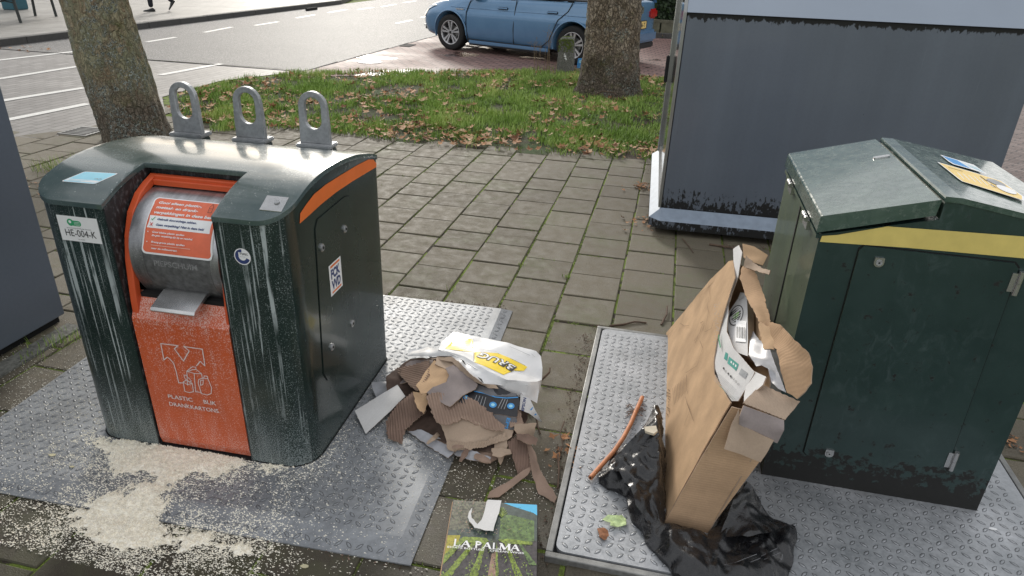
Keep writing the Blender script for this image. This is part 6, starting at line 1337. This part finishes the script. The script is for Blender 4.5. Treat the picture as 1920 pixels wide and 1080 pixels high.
tot = tb[0]-ta[0]; ws = [('L', .13), ('A', .17), (' ', .055), ('P', .135), ('A', .155), ('L', .12), ('M', .185), ('A', .16)]; s_ = sum(a[1] for a in ws); x_ = ta[0]
for ch, w_ in ws:
    w_ = w_/s_*tot
    if ch != ' ': serif(ch, x_, ta[1], w_, hh*(1.12 if ch == 'L' and x_ < ta[0]+.01 else 1), MT['white'])
    x_ += w_
t1 = q(352, 800); t2 = q(760, 845); A_.text('ESTATE BOTTLED', t1[0], ta[1]-.0105, .0068, MT['white'], w=(t2[0]-t1[0]), bold=.01); A_.text('CHILEAN WINES', q(828, 855)[0], ta[1]-.0105, .0068, MT['white'], w=q(1212, 860)[0]-q(828, 855)[0], bold=.01); A_.poly(circle(q(795, 0)[0], ta[1]-.007, .0012, 8), MT['white'])
A_.fn = fn0; A_.build('picture_print', wb)
A_ = Art(lambda a, b, off: Vector((bw+.0006+off, a, b))); A_.rect(.01, .012, bl-.01, .08, ps); A_.rect(.01, .03, bl*.5, .075, pg2); A_.rect(bl*.8, .03, bl-.012, .078, pb); A_.build('side_print', wb)
# ------------------------------------------------------------------ tall carton leaning on the bin
zb = .022; XA = Vector((.155, 1.745, zb)); 
def PY(px, py, y): return WP(px, py, (0, y, 0), (0, 1, 0))
fL0 = PY(1242, 985, 1.745); fR0 = PY(1324, 1001, 1.745); fL1 = PY(1385, 766, 1.745); fR1 = PY(1440, 800, 1.745)
bx = empty('cardboard_box', (fL0.x, fL0.y, zb)); tag(bx, 'big brown carton torn open along its top, leaning against the dark green bin', 'box')
ofs = Vector((fL0.x, fL0.y, zb))
nl = (fL1-fL0).cross(Vector((-.01, 1, 0))).normalized()          # plane of the big left face
def PLf(px, py, d=0): return WP(px, py, fL0+nl*d, nl)
def chd(name, pts, top, bottom=None, edge=None, thick=.004, **k):
    s = Sheet(pts, **k); mb = s.mesh(top, bottom, edge or MT['edge'], thick); s.ob = mb.build(name, bx, origin=ofs, loc=(0, 0, 0)); return s
LF = [PLf(*p) for p in ((1242, 985), (1238, 900), (1236, 780), (1237, 640), (1290, 575), (1332, 524), (1352, 505), (1366, 490), (1374, 488), (1378, 520), (1362, 570), (1350, 610), (1343, 640), (1338, 672), (1338, 700), (1352, 726), (1370, 755), (1350, 790), (1330, 824))]
lf = chd('left_wall', LF, MT['card'], MT['cardin'], res=.016, amp=.003, freq=5, jag=.0012, seed=40)
A_ = Art(lambda a, b, off: lf.at(a, b, off+.0008)); q = lambda x, y: lf.px(1200+x/3, 440+y/3)
inkb = simple('faded_ink', (.19, .115, .062), .8, var=.2)
for k in range(10):
    t = k/9; A_.line([q(185+80*t, 865-70*t), q(195+70*t, 955-75*t)], .0017, inkb)
for k in range(9): A_.line([q(158+rnd.uniform(-8, 8), 870+17*k), q(170+rnd.uniform(-6, 6), 880+17*k)], .003, inkb)
for (a, b) in (((310, 600), (335, 565)), ((318, 610), (330, 575)), ((340, 560), (362, 500)), ((360, 545), (368, 510)), ((345, 500), (362, 490)), ((345, 545), (352, 520))): A_.line([q(*a), q(*b)], .0028, inkb)
for pl in (((232, 500), (256, 516), (282, 512)), ((392, 280), (398, 340), (385, 400), (392, 440), (372, 550), (410, 530), (416, 500)), ((262, 915), (275, 960), (310, 1050)), ((275, 955), (290, 990), (255, 1080)), ((265, 780), (330, 740), (360, 640), (345, 600)), ((270, 790), (275, 900)), ((130, 590), (150, 580), (210, 520)), ((400, 290), (250, 400), (135, 590))): A_.line([q(*p) for p in pl], .0016, inkb)
A_.build('carton_marking', lf.ob, origin=ofs, loc=(0, 0, 0))
# a lifted upper layer of the left wall with dark gap
def PLo(px, py, d): return WP(px, py, fL0-nl*(d if nl.dot(EYE-fL0) < 0 else -d), nl)
fR1b = PY(1455, 812, 1.745)
FF = [PY(1243, 985, 1.746), PY(1324, 1002, 1.746), PY(1372, 936, 1.746), PY(1424, 865, 1.746), PY(1440, 806, 1.75), PY(1391, 768, 1.748), PY(1372, 763, 1.748), PY(1334, 826, 1.746)]
chd('front_wall', FF, MT['cardw'], MT['cardin'], res=.014, amp=.0025, seed=42)
nr = nl if nl.x > 0 else -nl; off_r = (fR0-fL0).dot(nr)
def PR(px, py, d=0): return WP(px, py, fL0+nr*(off_r+d), nr)
bmn = Sheet.__init__
# right, bottom and rear walls (mostly hidden)
chd('right_wall', [fR0, fR0+Vector((0, 1.02, 0)), fR0+Vector((.13, 1.0, .50)), fR0+Vector((.125, .2, .47)), fR0+Vector((.10, 0, .40))], MT['card'], MT['cardin'], res=.03, amp=.004, seed=43)
chd('bottom', [fL0+Vector((0, 0, .004)), fR0+Vector((0, 0, .004)), fR0+Vector((0, 1.02, .006)), fL0+Vector((0, 1.04, .006))], MT['card'], res=.05)
chd('rear_wall', [LF[3], fR0+Vector((0, 1.02, 0)), fR0+Vector((.13, 1.0, .50)), LF[8]], MT['cardin'], MT['card'], res=.04, amp=.004, seed=44)
# bulging right flap beside the bin corner and its far torn part
chd('bulging_flap', [PY(*p) for p in ((1427, 602, 2.16), (1462, 608, 2.02), (1486, 632, 1.93), (1517, 662, 1.86), (1524, 688, 1.82), (1520, 718, 1.80), (1494, 748, 1.78), (1477, 737, 1.80), (1466, 690, 1.86), (1457, 655, 1.93), (1436, 640, 2.05))], MT['cardin'], MT['card'], res=.012, amp=.008, crumple=.003, jag=.003, seed=45)
chd('far_flap', [PY(*p) for p in ((1393, 500, 2.55), (1413, 503, 2.5), (1433, 553, 2.36), (1445, 603, 2.2), (1436, 640, 2.08), (1425, 608, 2.16), (1400, 560, 2.36), (1387, 520, 2.5))], MT['cardin'], MT['card'], res=.012, amp=.007, jag=.004, seed=46)
chd('top_flap', [PY(*p) for p in ((1392, 457, 2.62), (1414, 463, 2.6), (1440, 479, 2.55), (1430, 498, 2.5), (1404, 490, 2.52), (1394, 480, 2.56))], MT['card'], MT['cardin'], res=.01, amp=.006, seed=47)
chd('torn_tongue', [PY(*p) for p in ((1398, 478, 2.54), (1412, 492, 2.50), (1430, 503, 2.44), (1444, 506, 2.40), (1440, 514, 2.38), (1424, 510, 2.42), (1408, 504, 2.48), (1394, 500, 2.52))], MT['cardl'], MT['cardin'], res=.007, amp=.006, jag=.004, seed=48)
chd('torn_tongue', [PY(*p) for p in ((1424, 604, 2.12), (1442, 612, 2.06), (1457, 640, 1.98), (1450, 655, 1.96), (1432, 655, 1.98), (1428, 640, 2.02))], MT['card'], MT['cardl'], res=.007, amp=.006, jag=.006, seed=49)
# ribbed flap, grey roll, hanging tan flap at the near end
chd('ribbed_flap', [PY(*p) for p in ((1427, 720, 1.86), (1500, 753, 1.80), (1472, 787, 1.745), (1393, 755, 1.745))], MT['cardl'], MT['card'], res=.0035, corr=(R_(35), .0085, .0016), jag=.001, seed=50)
chd('grey_roll', [PY(*p) for p in ((1394, 760, 1.735), (1470, 788, 1.735), (1470, 806, 1.71), (1457, 831, 1.715), (1420, 815, 1.71), (1386, 796, 1.70), (1387, 780, 1.695))], MT['cardg'], MT['cardg'], res=.01, amp=.004, jag=.0006, seed=51)
chd('hanging_flap', [PY(*p) for p in ((1385, 768, 1.73), (1390, 797, 1.705), (1420, 812, 1.705), (1451, 826, 1.71), (1440, 846, 1.70), (1426, 867, 1.695), (1390, 853, 1.69), (1358, 842, 1.69), (1370, 800, 1.715))], MT['cardl'], MT['cardin'], res=.012, amp=.003, jag=.001, seed=52)
mb = MB(); t_ = simple('clear_tape', (.42, .35, .28), .15, var=.2); p0 = Sheet(FF, res=.1)
# contents of the carton
cn = sheet('printed_carton', [PLo(px, py, -d) for px, py, d in ((1375, 467, .004), (1386, 460, .008), (1392, 474, .01), (1384, 517, .012), (1366, 573, .012), (1363, 622, .014), (1376, 653, .02), (1414, 697, .045), (1399, 726, .04), (1384, 752, .035), (1372, 752, .02), (1352, 722, .01), (1340, 690, .006), (1341, 627, .004), (1357, 580, .004), (1376, 507, .004))], MT['papw'], MT['cardl'], MT['edge'], thick=.003, res=.01, amp=.003, jag=.0015, seed=60, label='white printed carton with teal labels just inside the torn box edge', cat='box')
A_ = art_on(cn); q = lambda x, y: cn.px(1340+x/5.145, 590+y/5.145)
A_.poly([q(*p) for p in ((108, 360), (132, 378), (122, 448), (92, 425))], MT['tealp']); A_.poly([q(*p) for p in ((142, 405), (235, 480), (210, 545), (125, 470))], MT['tealp']); A_.poly([q(*p) for p in ((262, 520), (325, 565), (300, 618), (235, 572))], MT['grey'])
for k in range(3): A_.poly([q(160+22*k, 445+18*k), q(172+22*k, 455+18*k), q(168+22*k, 475+18*k), q(156+22*k, 465+18*k)], MT['white'])
for k, (x, y) in enumerate(((92, 520), (112, 545), (138, 572), (163, 598), (190, 620), (215, 648), (242, 676))): A_.poly([q(x+(8+3*(k % 2))*math.cos(t), y+11*math.sin(t)) for t in [1.05*i for i in range(6)]], MT['black']) if k in (0, 2, 3) else A_.line([q(x-8, y-6), q(x+8, y-2), q(x+6, y+12), q(x-8, y+6)], .001, MT['black'], True)
for k in range(7): A_.line([q(30-2*k, 560+14*k), q(150-3*k, 665+14*k)], .0008, MT['grey']); A_.line([q(155-3*k, 668+14*k), q(222-4*k, 735+13*k)], .0008, MT['grey'])
A_.poly([q(*p) for p in ((60, 690), (100, 720), (215, 850), (210, 830), (110, 740))], MT['tealp']); A_.line([q(*p) for p in ((62, 210), (66, 260), (80, 330))], .005, MT['greenp'])
for k in range(60): x, y = 30+rnd.random()*60, -100+rnd.random()*420; A_.poly([q(x-20*(y > 200)*0, y), q(x+5, y+2), q(x+4, y+7), q(x-1, y+5)], MT['grey'])
A_.build('carton_print', cn.ob, origin=cn.c, loc=(0, 0, 0))
nb = sheet('printed_tube', [PLo(px, py, -d) for px, py, d in ((1384, 560, .05), (1388, 548, .055), (1400, 550, .065), (1402, 590, .07), (1402, 640, .07), (1402, 668, .065), (1380, 660, .045), (1370, 640, .035), (1364, 610, .03), (1366, 585, .035))], MT['papw'], MT['papw'], MT['edge'], res=.01, amp=.002, thick=.04, seed=61, label='white packaging with green leaf emblem and bar lines inside the carton', cat='box')
A_ = art_on(nb); q = lambda x, y: nb.px(1200+x/3, 440+y/3)
el = lambda x, y, rx, ry: [q(x+rx*math.cos(t)-ry*.25*math.sin(t), y+ry*math.sin(t)) for t in [2*math.pi*k/24 for k in range(24)]]
A_.poly(el(542, 455, 38, 58), MT['black']); A_.poly(el(542, 455, 34, 53), MT['papw']); A_.poly(el(542, 455, 25, 40), MT['black']); A_.poly(el(541, 448, 16, 30), simple('leaf_emblem', (.18, .45, .04), .5)); A_.line([q(536, 425), q(540, 480)], .0016, MT['black'])
A_.text('NZ', *q(562, 375), .012, MT['grey'], w=.022, rot=0); A_.poly([q(542, 482), q(600, 490), q(598, 608), q(538, 602)], MT['white'])
for k in range(11): A_.line([q(546+5*k, 520+k*.8), q(546+5*k, 582+k*.8)], (.0012, .0022, .0008)[k % 3], MT['black'])
for k in range(2): A_.line([q(570, 498+9*k), q(597, 502+9*k)], .001, MT['grey'])
A_.build('tube_print', nb.ob, origin=nb.c, loc=(0, 0, 0))
sheet('foil_sheet', [PLo(px, py, -d) for px, py, d in ((1400, 600, .09), (1424, 640, .105), (1440, 645, .11), (1456, 690, .12), (1474, 735, .125), (1460, 728, .11), (1446, 716, .10), (1440, 690, .085), (1428, 684, .08), (1418, 686, .07), (1402, 662, .07))], MT['greyplas'], MT['greyplas'], res=.009, amp=.006, thick=.0015, seed=62, jag=.001, label='grey plastic pouch lying inside the carton beside its right flap', cat='pouch')
sheet('paper_wad', [PLo(px, py, -d) for px, py, d in ((1414, 696, .05), (1436, 706, .06), (1430, 722, .05), (1408, 742, .04), (1396, 758, .03), (1396, 742, .035), (1402, 716, .045))], MT['papw'], MT['cardl'], MT['edge'], res=.008, amp=.004, thick=.004, seed=63, label='white paper wad behind the ribbed flap of the carton', cat='paper')
# ------------------------------------------------------------------ black bin liner around the foot of the carton
bag_px = [(1212, 800), (1225, 790), (1238, 800), (1244, 900), (1246, 985), (1290, 992), (1326, 1006), (1372, 940), (1402, 905), (1422, 935), (1440, 965), (1462, 985), (1482, 985), (1493, 1000), (1490, 1040), (1478, 1085), (1440, 1110), (1380, 1110), (1310, 1100), (1262, 1075), (1225, 1030), (1196, 990), (1180, 960), (1178, 930), (1140, 915), (1122, 905), (1126, 885), (1140, 872), (1150, 850), (1180, 830)]
zbag = {0: .20, 1: .24, 2: .24, 3: .16, 4: .05, 5: .06, 6: .06, 7: .05, 8: .04}
pts = [W(x, y, .03) for x, y in bag_px]
pl2 = [(p.x, p.y) for p in pts]
vs2, fs2 = cdt([tuple(p) for p in dense(pl2, .012)], .0085)
edge = np.array(dense(pl2, .01))
fl2 = Vector((fL0.x, fL0.y)); 
def bagz(x, y):
    d = float(np.min(np.hypot(edge[:, 0]-x, edge[:, 1]-y))); d = min(d/.05, 1); base = .025+.022*math.sin(d*1.57)
    wall = max(0, 1-max(0, (fL0.x-.008)-x)/.12) if (x < fL0.x+.01 and y > 1.72) else 0
    base += wall*.15*min(1, (y-1.72)/.2)*min(1, d*1.2+.25)
    if x > fR0.x and y > 1.62: base += .05*max(0, 1-abs(y-1.83)/.16)*max(0, 1-(x-fR0.x)/.25)*d
    w1 = 1-abs(n3((x, y+.4*n3((x, y), 5, 2), 0), 8, 11))*2; w2 = 1-abs(n3((x+.1*n3((x, y), 9), y, 0), 19, 12))*2; w3 = 1-abs(n3((x, y), 42, 14))*2
    return base+(.022*w1+.011*w2+.004*w3)*(.35+.65*d)
P3 = []
for v in vs2: z = bagz(v.x, v.y); P3.append(Vector((v.x-.012*n3((v.x, v.y), 22, 3), v.y-.012*n3((v.x, v.y), 22, 4), max(.0245, z))))
mb = MB(); mb.add(P3, fs2, MT['bag'], True)
n0 = len(P3); low = [Vector((p.x, p.y, .0225)) for p in P3]; mb.add(low, [tuple(reversed(f)) for f in fs2], MT['bag'])
cnt = {}
for f in fs2:
    for i in range(3): cnt[(f[i], f[(i+1) % 3])] = 1
for (a, b) in cnt:
    if (b, a) not in cnt: mb.add([P3[a], low[a], low[b], P3[b]], [(0, 1, 2, 3)], MT['bag'])
bo_ = mb.build('bin_bag', origin=pts[5]); tag(bo_, 'crumpled shiny black bin liner wrapped round the foot of the brown carton', 'bin bag')
# loose neck of the liner lying against the carton
def bagp(name, P_, **k): s = Sheet(P_, **k); mb = s.mesh(MT['bag'], None, None, .0015); mb.build(name, bo_, origin=pts[5], loc=(0, 0, 0)); return s
bagp('bag_fold', [PY(*p) for p in ((1213, 798, 2.0), (1232, 812, 1.98), (1234, 880, 1.86), (1240, 985, 1.73), (1216, 985, 1.70), (1190, 950, 1.72), (1176, 905, 1.78), (1150, 880, 1.84), (1152, 860, 1.88), (1180, 828, 1.95))], res=.008, amp=.016, crumple=.014, freq=11, seed=71)
bagp('bag_fold', [PY(*p) for p in ((1374, 938, 1.77), (1402, 905, 1.84), (1420, 940, 1.84), (1446, 975, 1.80), (1482, 984, 1.76), (1440, 1000, 1.70), (1390, 1010, 1.68), (1345, 1012, 1.70))], res=.008, amp=.012, crumple=.014, freq=11, seed=72)
A_ = Art(lambda a, b, off: Vector((a, b, bagz(a, b)+.006)))
bp2 = simple('pale_bag_print', (.16, .16, .17), .5)
def qb(x, y):
    p = W(1040+x/3.176, 740+y/3.176, .05); z = bagz(p.x, p.y); p = W(1040+x/3.176, 740+y/3.176, z+.006); return (p.x, p.y)
for pl in (((1070, 1010), (1120, 985), (1200, 960)), ((1010, 1005), (1060, 1010)), ((1230, 960), (1330, 905)), ((1245, 985), (1345, 935)), ((1170, 990), (1225, 975)), ((1300, 960), (1352, 985), (1360, 940))): A_.line([qb(*p) for p in pl], .0016, bp2)
A_.build('bag_print', bo_, origin=pts[5], loc=(0, 0, 0))
# ------------------------------------------------------------------ small things on plate 2
P_ = [W(*p) for p in ((1107, 896, .034), (1128, 872, .034), (1150, 848, .036), (1168, 822, .036), (1182, 796, .035), (1192, 772, .034), (1204, 745, .034))]
mb = MB(); mb.tube(P_, .0085, MT['hose'], 12, caps=False); a, b = P_[0], P_[1]; d = (a-b).normalized(); mb.tube([a, a-d*.004], [.0085, .0085], MT['hose'], 12); mb.tube([a+d*.0005, a+d*.001], [.0045, .0045], MT['dark'], 10); mb.tube([P_[-1], P_[-1]+(P_[-1]-P_[-2]).normalized()*.001], .0085, MT['hose'], 12)
o = mb.build('rubber_hose', origin=P_[3]); tag(o, 'curved piece of orange brown rubber hose on the pale checker plate', 'hose')
sheet('lettuce_leaf', [W(*p) for p in ((1129, 975, .03), (1140, 966, .034), (1155, 966, .036), (1166, 965, .03), (1174, 974, .028), (1174, 984, .03), (1160, 987, .03), (1144, 986, .03), (1145, 979, .034))], MT['lettuce'], res=.004, amp=.004, freq=40, thick=.0015, seed=80, jag=.001, label='pale green lettuce scrap on the checker plate', cat='food scrap')
sheet('dry_leaf', [W(*p) for p in ((1120, 990, .028), (1130, 989, .034), (1140, 994, .032), (1142, 1004, .027), (1134, 1012, .027), (1124, 1006, .033))], simple('brown_leaf', (.26, .11, .05), .8, var=.35, scale=100), res=.004, amp=.003, freq=60, thick=.001, seed=81, jag=.002, label='curled brown leaf below the lettuce scrap on the plate', cat='leaf')
sheet('foam_chip', [W(*p) for p in ((1208, 800, .22), (1230, 798, .225), (1233, 808, .22), (1226, 813, .215), (1210, 808, .215))], simple('cream_foam', (.72, .64, .5), .9), res=.01, thick=.012, seed=82, label='cream foam chip caught between black liner and carton', cat='chip')
mb = MB()
for k in range(26):
    a0 = W(1192+rnd.gauss(0, 5), 772+rnd.gauss(0, 6), .026); a = rnd.random()*6.28; mb.tube([a0, a0+Vector((math.cos(a)*.014, math.sin(a)*.014, .006)), a0+Vector((math.cos(a+.4)*.028, math.sin(a+.4)*.028, .001))], .0014, MT['cardd'], 4)
o = mb.build('dry_seed_head', origin=W(1192, 772, .025)); tag(o, 'dark dry seed head lying under the upper end of the hose', 'leaf')
mb = MB(); a0 = W(1862, 992, .022); mb.prism([(math.cos(t*.7)*.013*(1+.3*math.sin(3*t)), math.sin(t*.7)*.006) for t in range(9)], lambda a, b, h: a0+Vector((a, b, h)), .0, .0015, MT['white']); o = mb.build('chewing_gum'); tag(o, 'white flattened scrap on the plate right of the yellow banded bin', 'scrap')
# twigs
def twig(pts_, r, label):
    P_ = [W(*p) for p in pts_]; mb = MB(); mb.tube(P_, [r*(1-.5*i/len(P_)) for i in range(len(P_))], MT['twig'], 6); o = mb.build('twig', origin=P_[0]); tag(o, label, 'twig', 'twigs on the paving')
twig(((1240, 609, .006), (1246, 596, .012), (1250, 590, .01), (1251, 574, .016)), .006, 'short upright bent twig on a tile behind the brown carton')
twig(((1143, 611, .006), (1170, 608, .008), (1190, 603, .010), (1212, 605, .006)), .006, 'long reddish twig along the rear edge of the pale plate')
twig(((1014, 713, .01), (1022, 706, .02), (1030, 698, .03), (1031, 690, .035)), .006, 'crooked grey twig sticking out right of the white packet')
twig(((1000, 770, .02), (1006, 786, .02), (1008, 800, .01), (1013, 813, .005)), .005, 'thin bent twig beside the lettered white tag')
twig(((1052, 838, .006), (1046, 855, .012), (1048, 880, .01), (1046, 915, .008)), .005, 'pale root lying in the gap left of the pale plate')
twig(((1058, 790, .006), (1050, 812, .016), (1056, 838, .006)), .003, 'looped thin root in the gap beside the hose')
twig(((1330, 458, .01), (1370, 464, .012), (1400, 470, .006)), .008, 'stick lying at the foot of the slate cabinet')
twig(((1280, 448, .01), (1292, 462, .01), (1300, 474, .006)), .004, 'short twig below the corner of the silver skirt')
twig(((1115, 178, .05), (1130, 171, .12), (1150, 173, .14), (1165, 185, .06), (1180, 192, .02)), .009, 'arching root in the grass at the foot of the knobbly tree')
# ------------------------------------------------------------------ spilled pale granules
D1 = [W(*p) for p in ((175, 838), (225, 828), (300, 836), (380, 848), (455, 862), (540, 884), (520, 893), (450, 890), (400, 903), (330, 915), (285, 925), (265, 905), (215, 900), (190, 870))]
D2 = [W(*p) for p in ((118, 965), (170, 945), (240, 933), (258, 905), (315, 912), (318, 950), (300, 985), (345, 1000), (420, 1008), (486, 1018), (470, 1040), (400, 1042), (330, 1030), (240, 1045), (175, 1020), (125, 990))]
D1 = [(p.x, p.y) for p in D1]; D2 = [(p.x, p.y) for p in D2]
e1, e2 = np.array(dense(D1, .01)), np.array(dense(D2, .01))
T1p = Matrix.Translation((P1O.x, P1O.y, 0)) @ Matrix.Rotation(R_(2.4), 4, 'Z'); T1pi = T1p.inverted()
def surfz(x, y):
    q = T1pi @ Vector((x, y, 0))
    if -PW < q.x < 0 and 0 < q.y < PD: return (.005+(PZ-.005)*min(1, q.y/rmp)) if q.y < rmp else (PZ if q.x < -.055 else .005+(PZ-.005)*(-q.x)/.055)
    return .001
def inbin(x, y):
    q = T1i @ Vector((x, y, 0)); return -WD-.004 < q.x < .004 and 0 < q.y < DP and not (q.x > -rf and q.y < rf and math.hypot(q.x+rf, q.y-rf) > rf)
def dens(x, y):
    d1 = float(np.min(np.hypot(e1[:, 0]-x, e1[:, 1]-y))); d2 = float(np.min(np.hypot(e2[:, 0]-x, e2[:, 1]-y)))
    if inside((x, y), D1): d1 = -d1
    if inside((x, y), D2): d2 = -d2
    return min(d1, d2)
mb = MB(); tint = []; nx_, ny_ = 330, 190; gx0, gy0, st_ = -2.15, 1.20, .0052; H_ = {}
for i in range(nx_):
    for j in range(ny_):
        x, y = gx0+i*st_, gy0+j*st_; d = dens(x, y)
        if d > .09: continue
        nn = n3((x, y), 26, 21)*.6+n3((x, y), 75, 22)*.65+n3((x, y), 11, 23)*.7
        h = (-d/.035+.15)+nn*1.35-.42
        if h > 0 and not inbin(x, y): H_[(i, j)] = min(.0055, h*.005)+.0016*(rnd.random()-.3)+.0012
idx = {}; V = []
for (i, j), h in H_.items():
    x, y = gx0+i*st_, gy0+j*st_; idx[(i, j)] = len(V); V.append((x+.0018*n3((x, y), 300, 1), y+.0018*n3((x, y), 300, 2), surfz(x, y)+max(.0008, h)))
F_ = []
for (i, j) in idx:
    if all(k in idx for k in ((i+1, j), (i+1, j+1), (i, j+1))): F_.append((idx[(i, j)], idx[(i+1, j)], idx[(i+1, j+1)], idx[(i, j+1)])); tint.append(min(1, max(0, .55+.5*n3(V[idx[(i, j)]], 40, 3)+.35*(rnd.random()-.5))))
mb.add(V, F_, MT['powder'], False)
V = []; F_ = []; k = 0; c_ = 0; rr = rnd.random
while c_ < 34000:
    x = -2.35+1.95*rr(); y = 1.16+1.25*rr()
    if inbin(x, y): continue
    d = dens(x, y); front = y < 1.42
    pr_ = 1.0 if d < .02 else math.exp(-d/.11)*.75+(.09 if front and x < -.9 else .05 if front else .025)
    pr_ *= .25+1.5*max(0, .5+n3((x, y), 13, 31)+.6*n3((x, y), 38, 32))
    if x > -1.0: pr_ *= .35
    if rr() > pr_: continue
    s = .0010+.0020*rr()**3; a = rr()*6.28; z = surfz(x, y)-.0003; e = 1+1.5*rr()
    for q in range(3): V.append((x+s*e*math.cos(a+q*2.09), y+s*math.sin(a+q*2.09), z))
    V.append((x, y, z+s*1.1)); F_ += [(k, k+1, k+3), (k+1, k+2, k+3), (k+2, k, k+3)]; k += 4; tint += [.35+.65*rr()]*3; c_ += 1
c_ = 0
keys = list(H_.keys())
while c_ < 15000:
    i, j = keys[rnd.randrange(len(keys))]; x, y = gx0+(i+rr())*st_, gy0+(j+rr())*st_
    if inbin(x, y): continue
    z = surfz(x, y)+max(.0008, H_[(i, j)])-.0004; s = .0011+.0019*rr()**2; a = rr()*6.28; e = 1+1.2*rr()
    for q in range(3): V.append((x+s*e*math.cos(a+q*2.09), y+s*math.sin(a+q*2.09), z))
    V.append((x, y, z+s*1.5)); F_ += [(k, k+1, k+3), (k+1, k+2, k+3), (k+2, k, k+3)]; k += 4; tint += [.2+.8*rr()]*3; c_ += 1
for (cx_, cy_, sx, sy, n_) in ((790, 880, 90, 70, 1500), (60, 720, 90, 60, 1500), (740, 800, 50, 40, 350), (980, 900, 50, 40, 350)):
    for _ in range(n_):
        p = W(cx_+rnd.gauss(0, sx), cy_+rnd.gauss(0, sy)); x, y = p.x, p.y
        if inbin(x, y): continue
        s = .0010+.0013*rr(); a = rr()*6.28; z = surfz(x, y)-.0003
        for q in range(3): V.append((x+s*1.4*math.cos(a+q*2.09), y+s*math.sin(a+q*2.09), z))
        V.append((x, y, z+s)); F_ += [(k, k+1, k+3), (k+1, k+2, k+3), (k+2, k, k+3)]; k += 4; tint += [.5+.5*rr()]*3
mb.add(V, F_, MT['powder'], False); mb.tint = tint
o = mb.build('spilled_granules'); tag(o, 'pale cream granules spilled in front of the orange container', 'granules', kind='stuff')
for (px_, py_, s) in ((98, 853, .012), (135, 875, .008), (213, 1001, .01), (570, 1052, .012)):
    p = W(px_, py_, .024); mb = MB(); mb.prism([(s*math.cos(t*.9)*(1+.3*math.sin(2*t)), s*.6*math.sin(t*.9)) for t in range(7)], lambda a, b, h: Vector((p.x+a, p.y+b, surfz(p.x, p.y)+h)), .001, .003, simple('cream_crumb', (.5, .46, .3), .8)); o = mb.build('dried_petal'); tag(o, 'small flat cream flake among the spilled granules', 'flake', 'cream flakes near the granules')
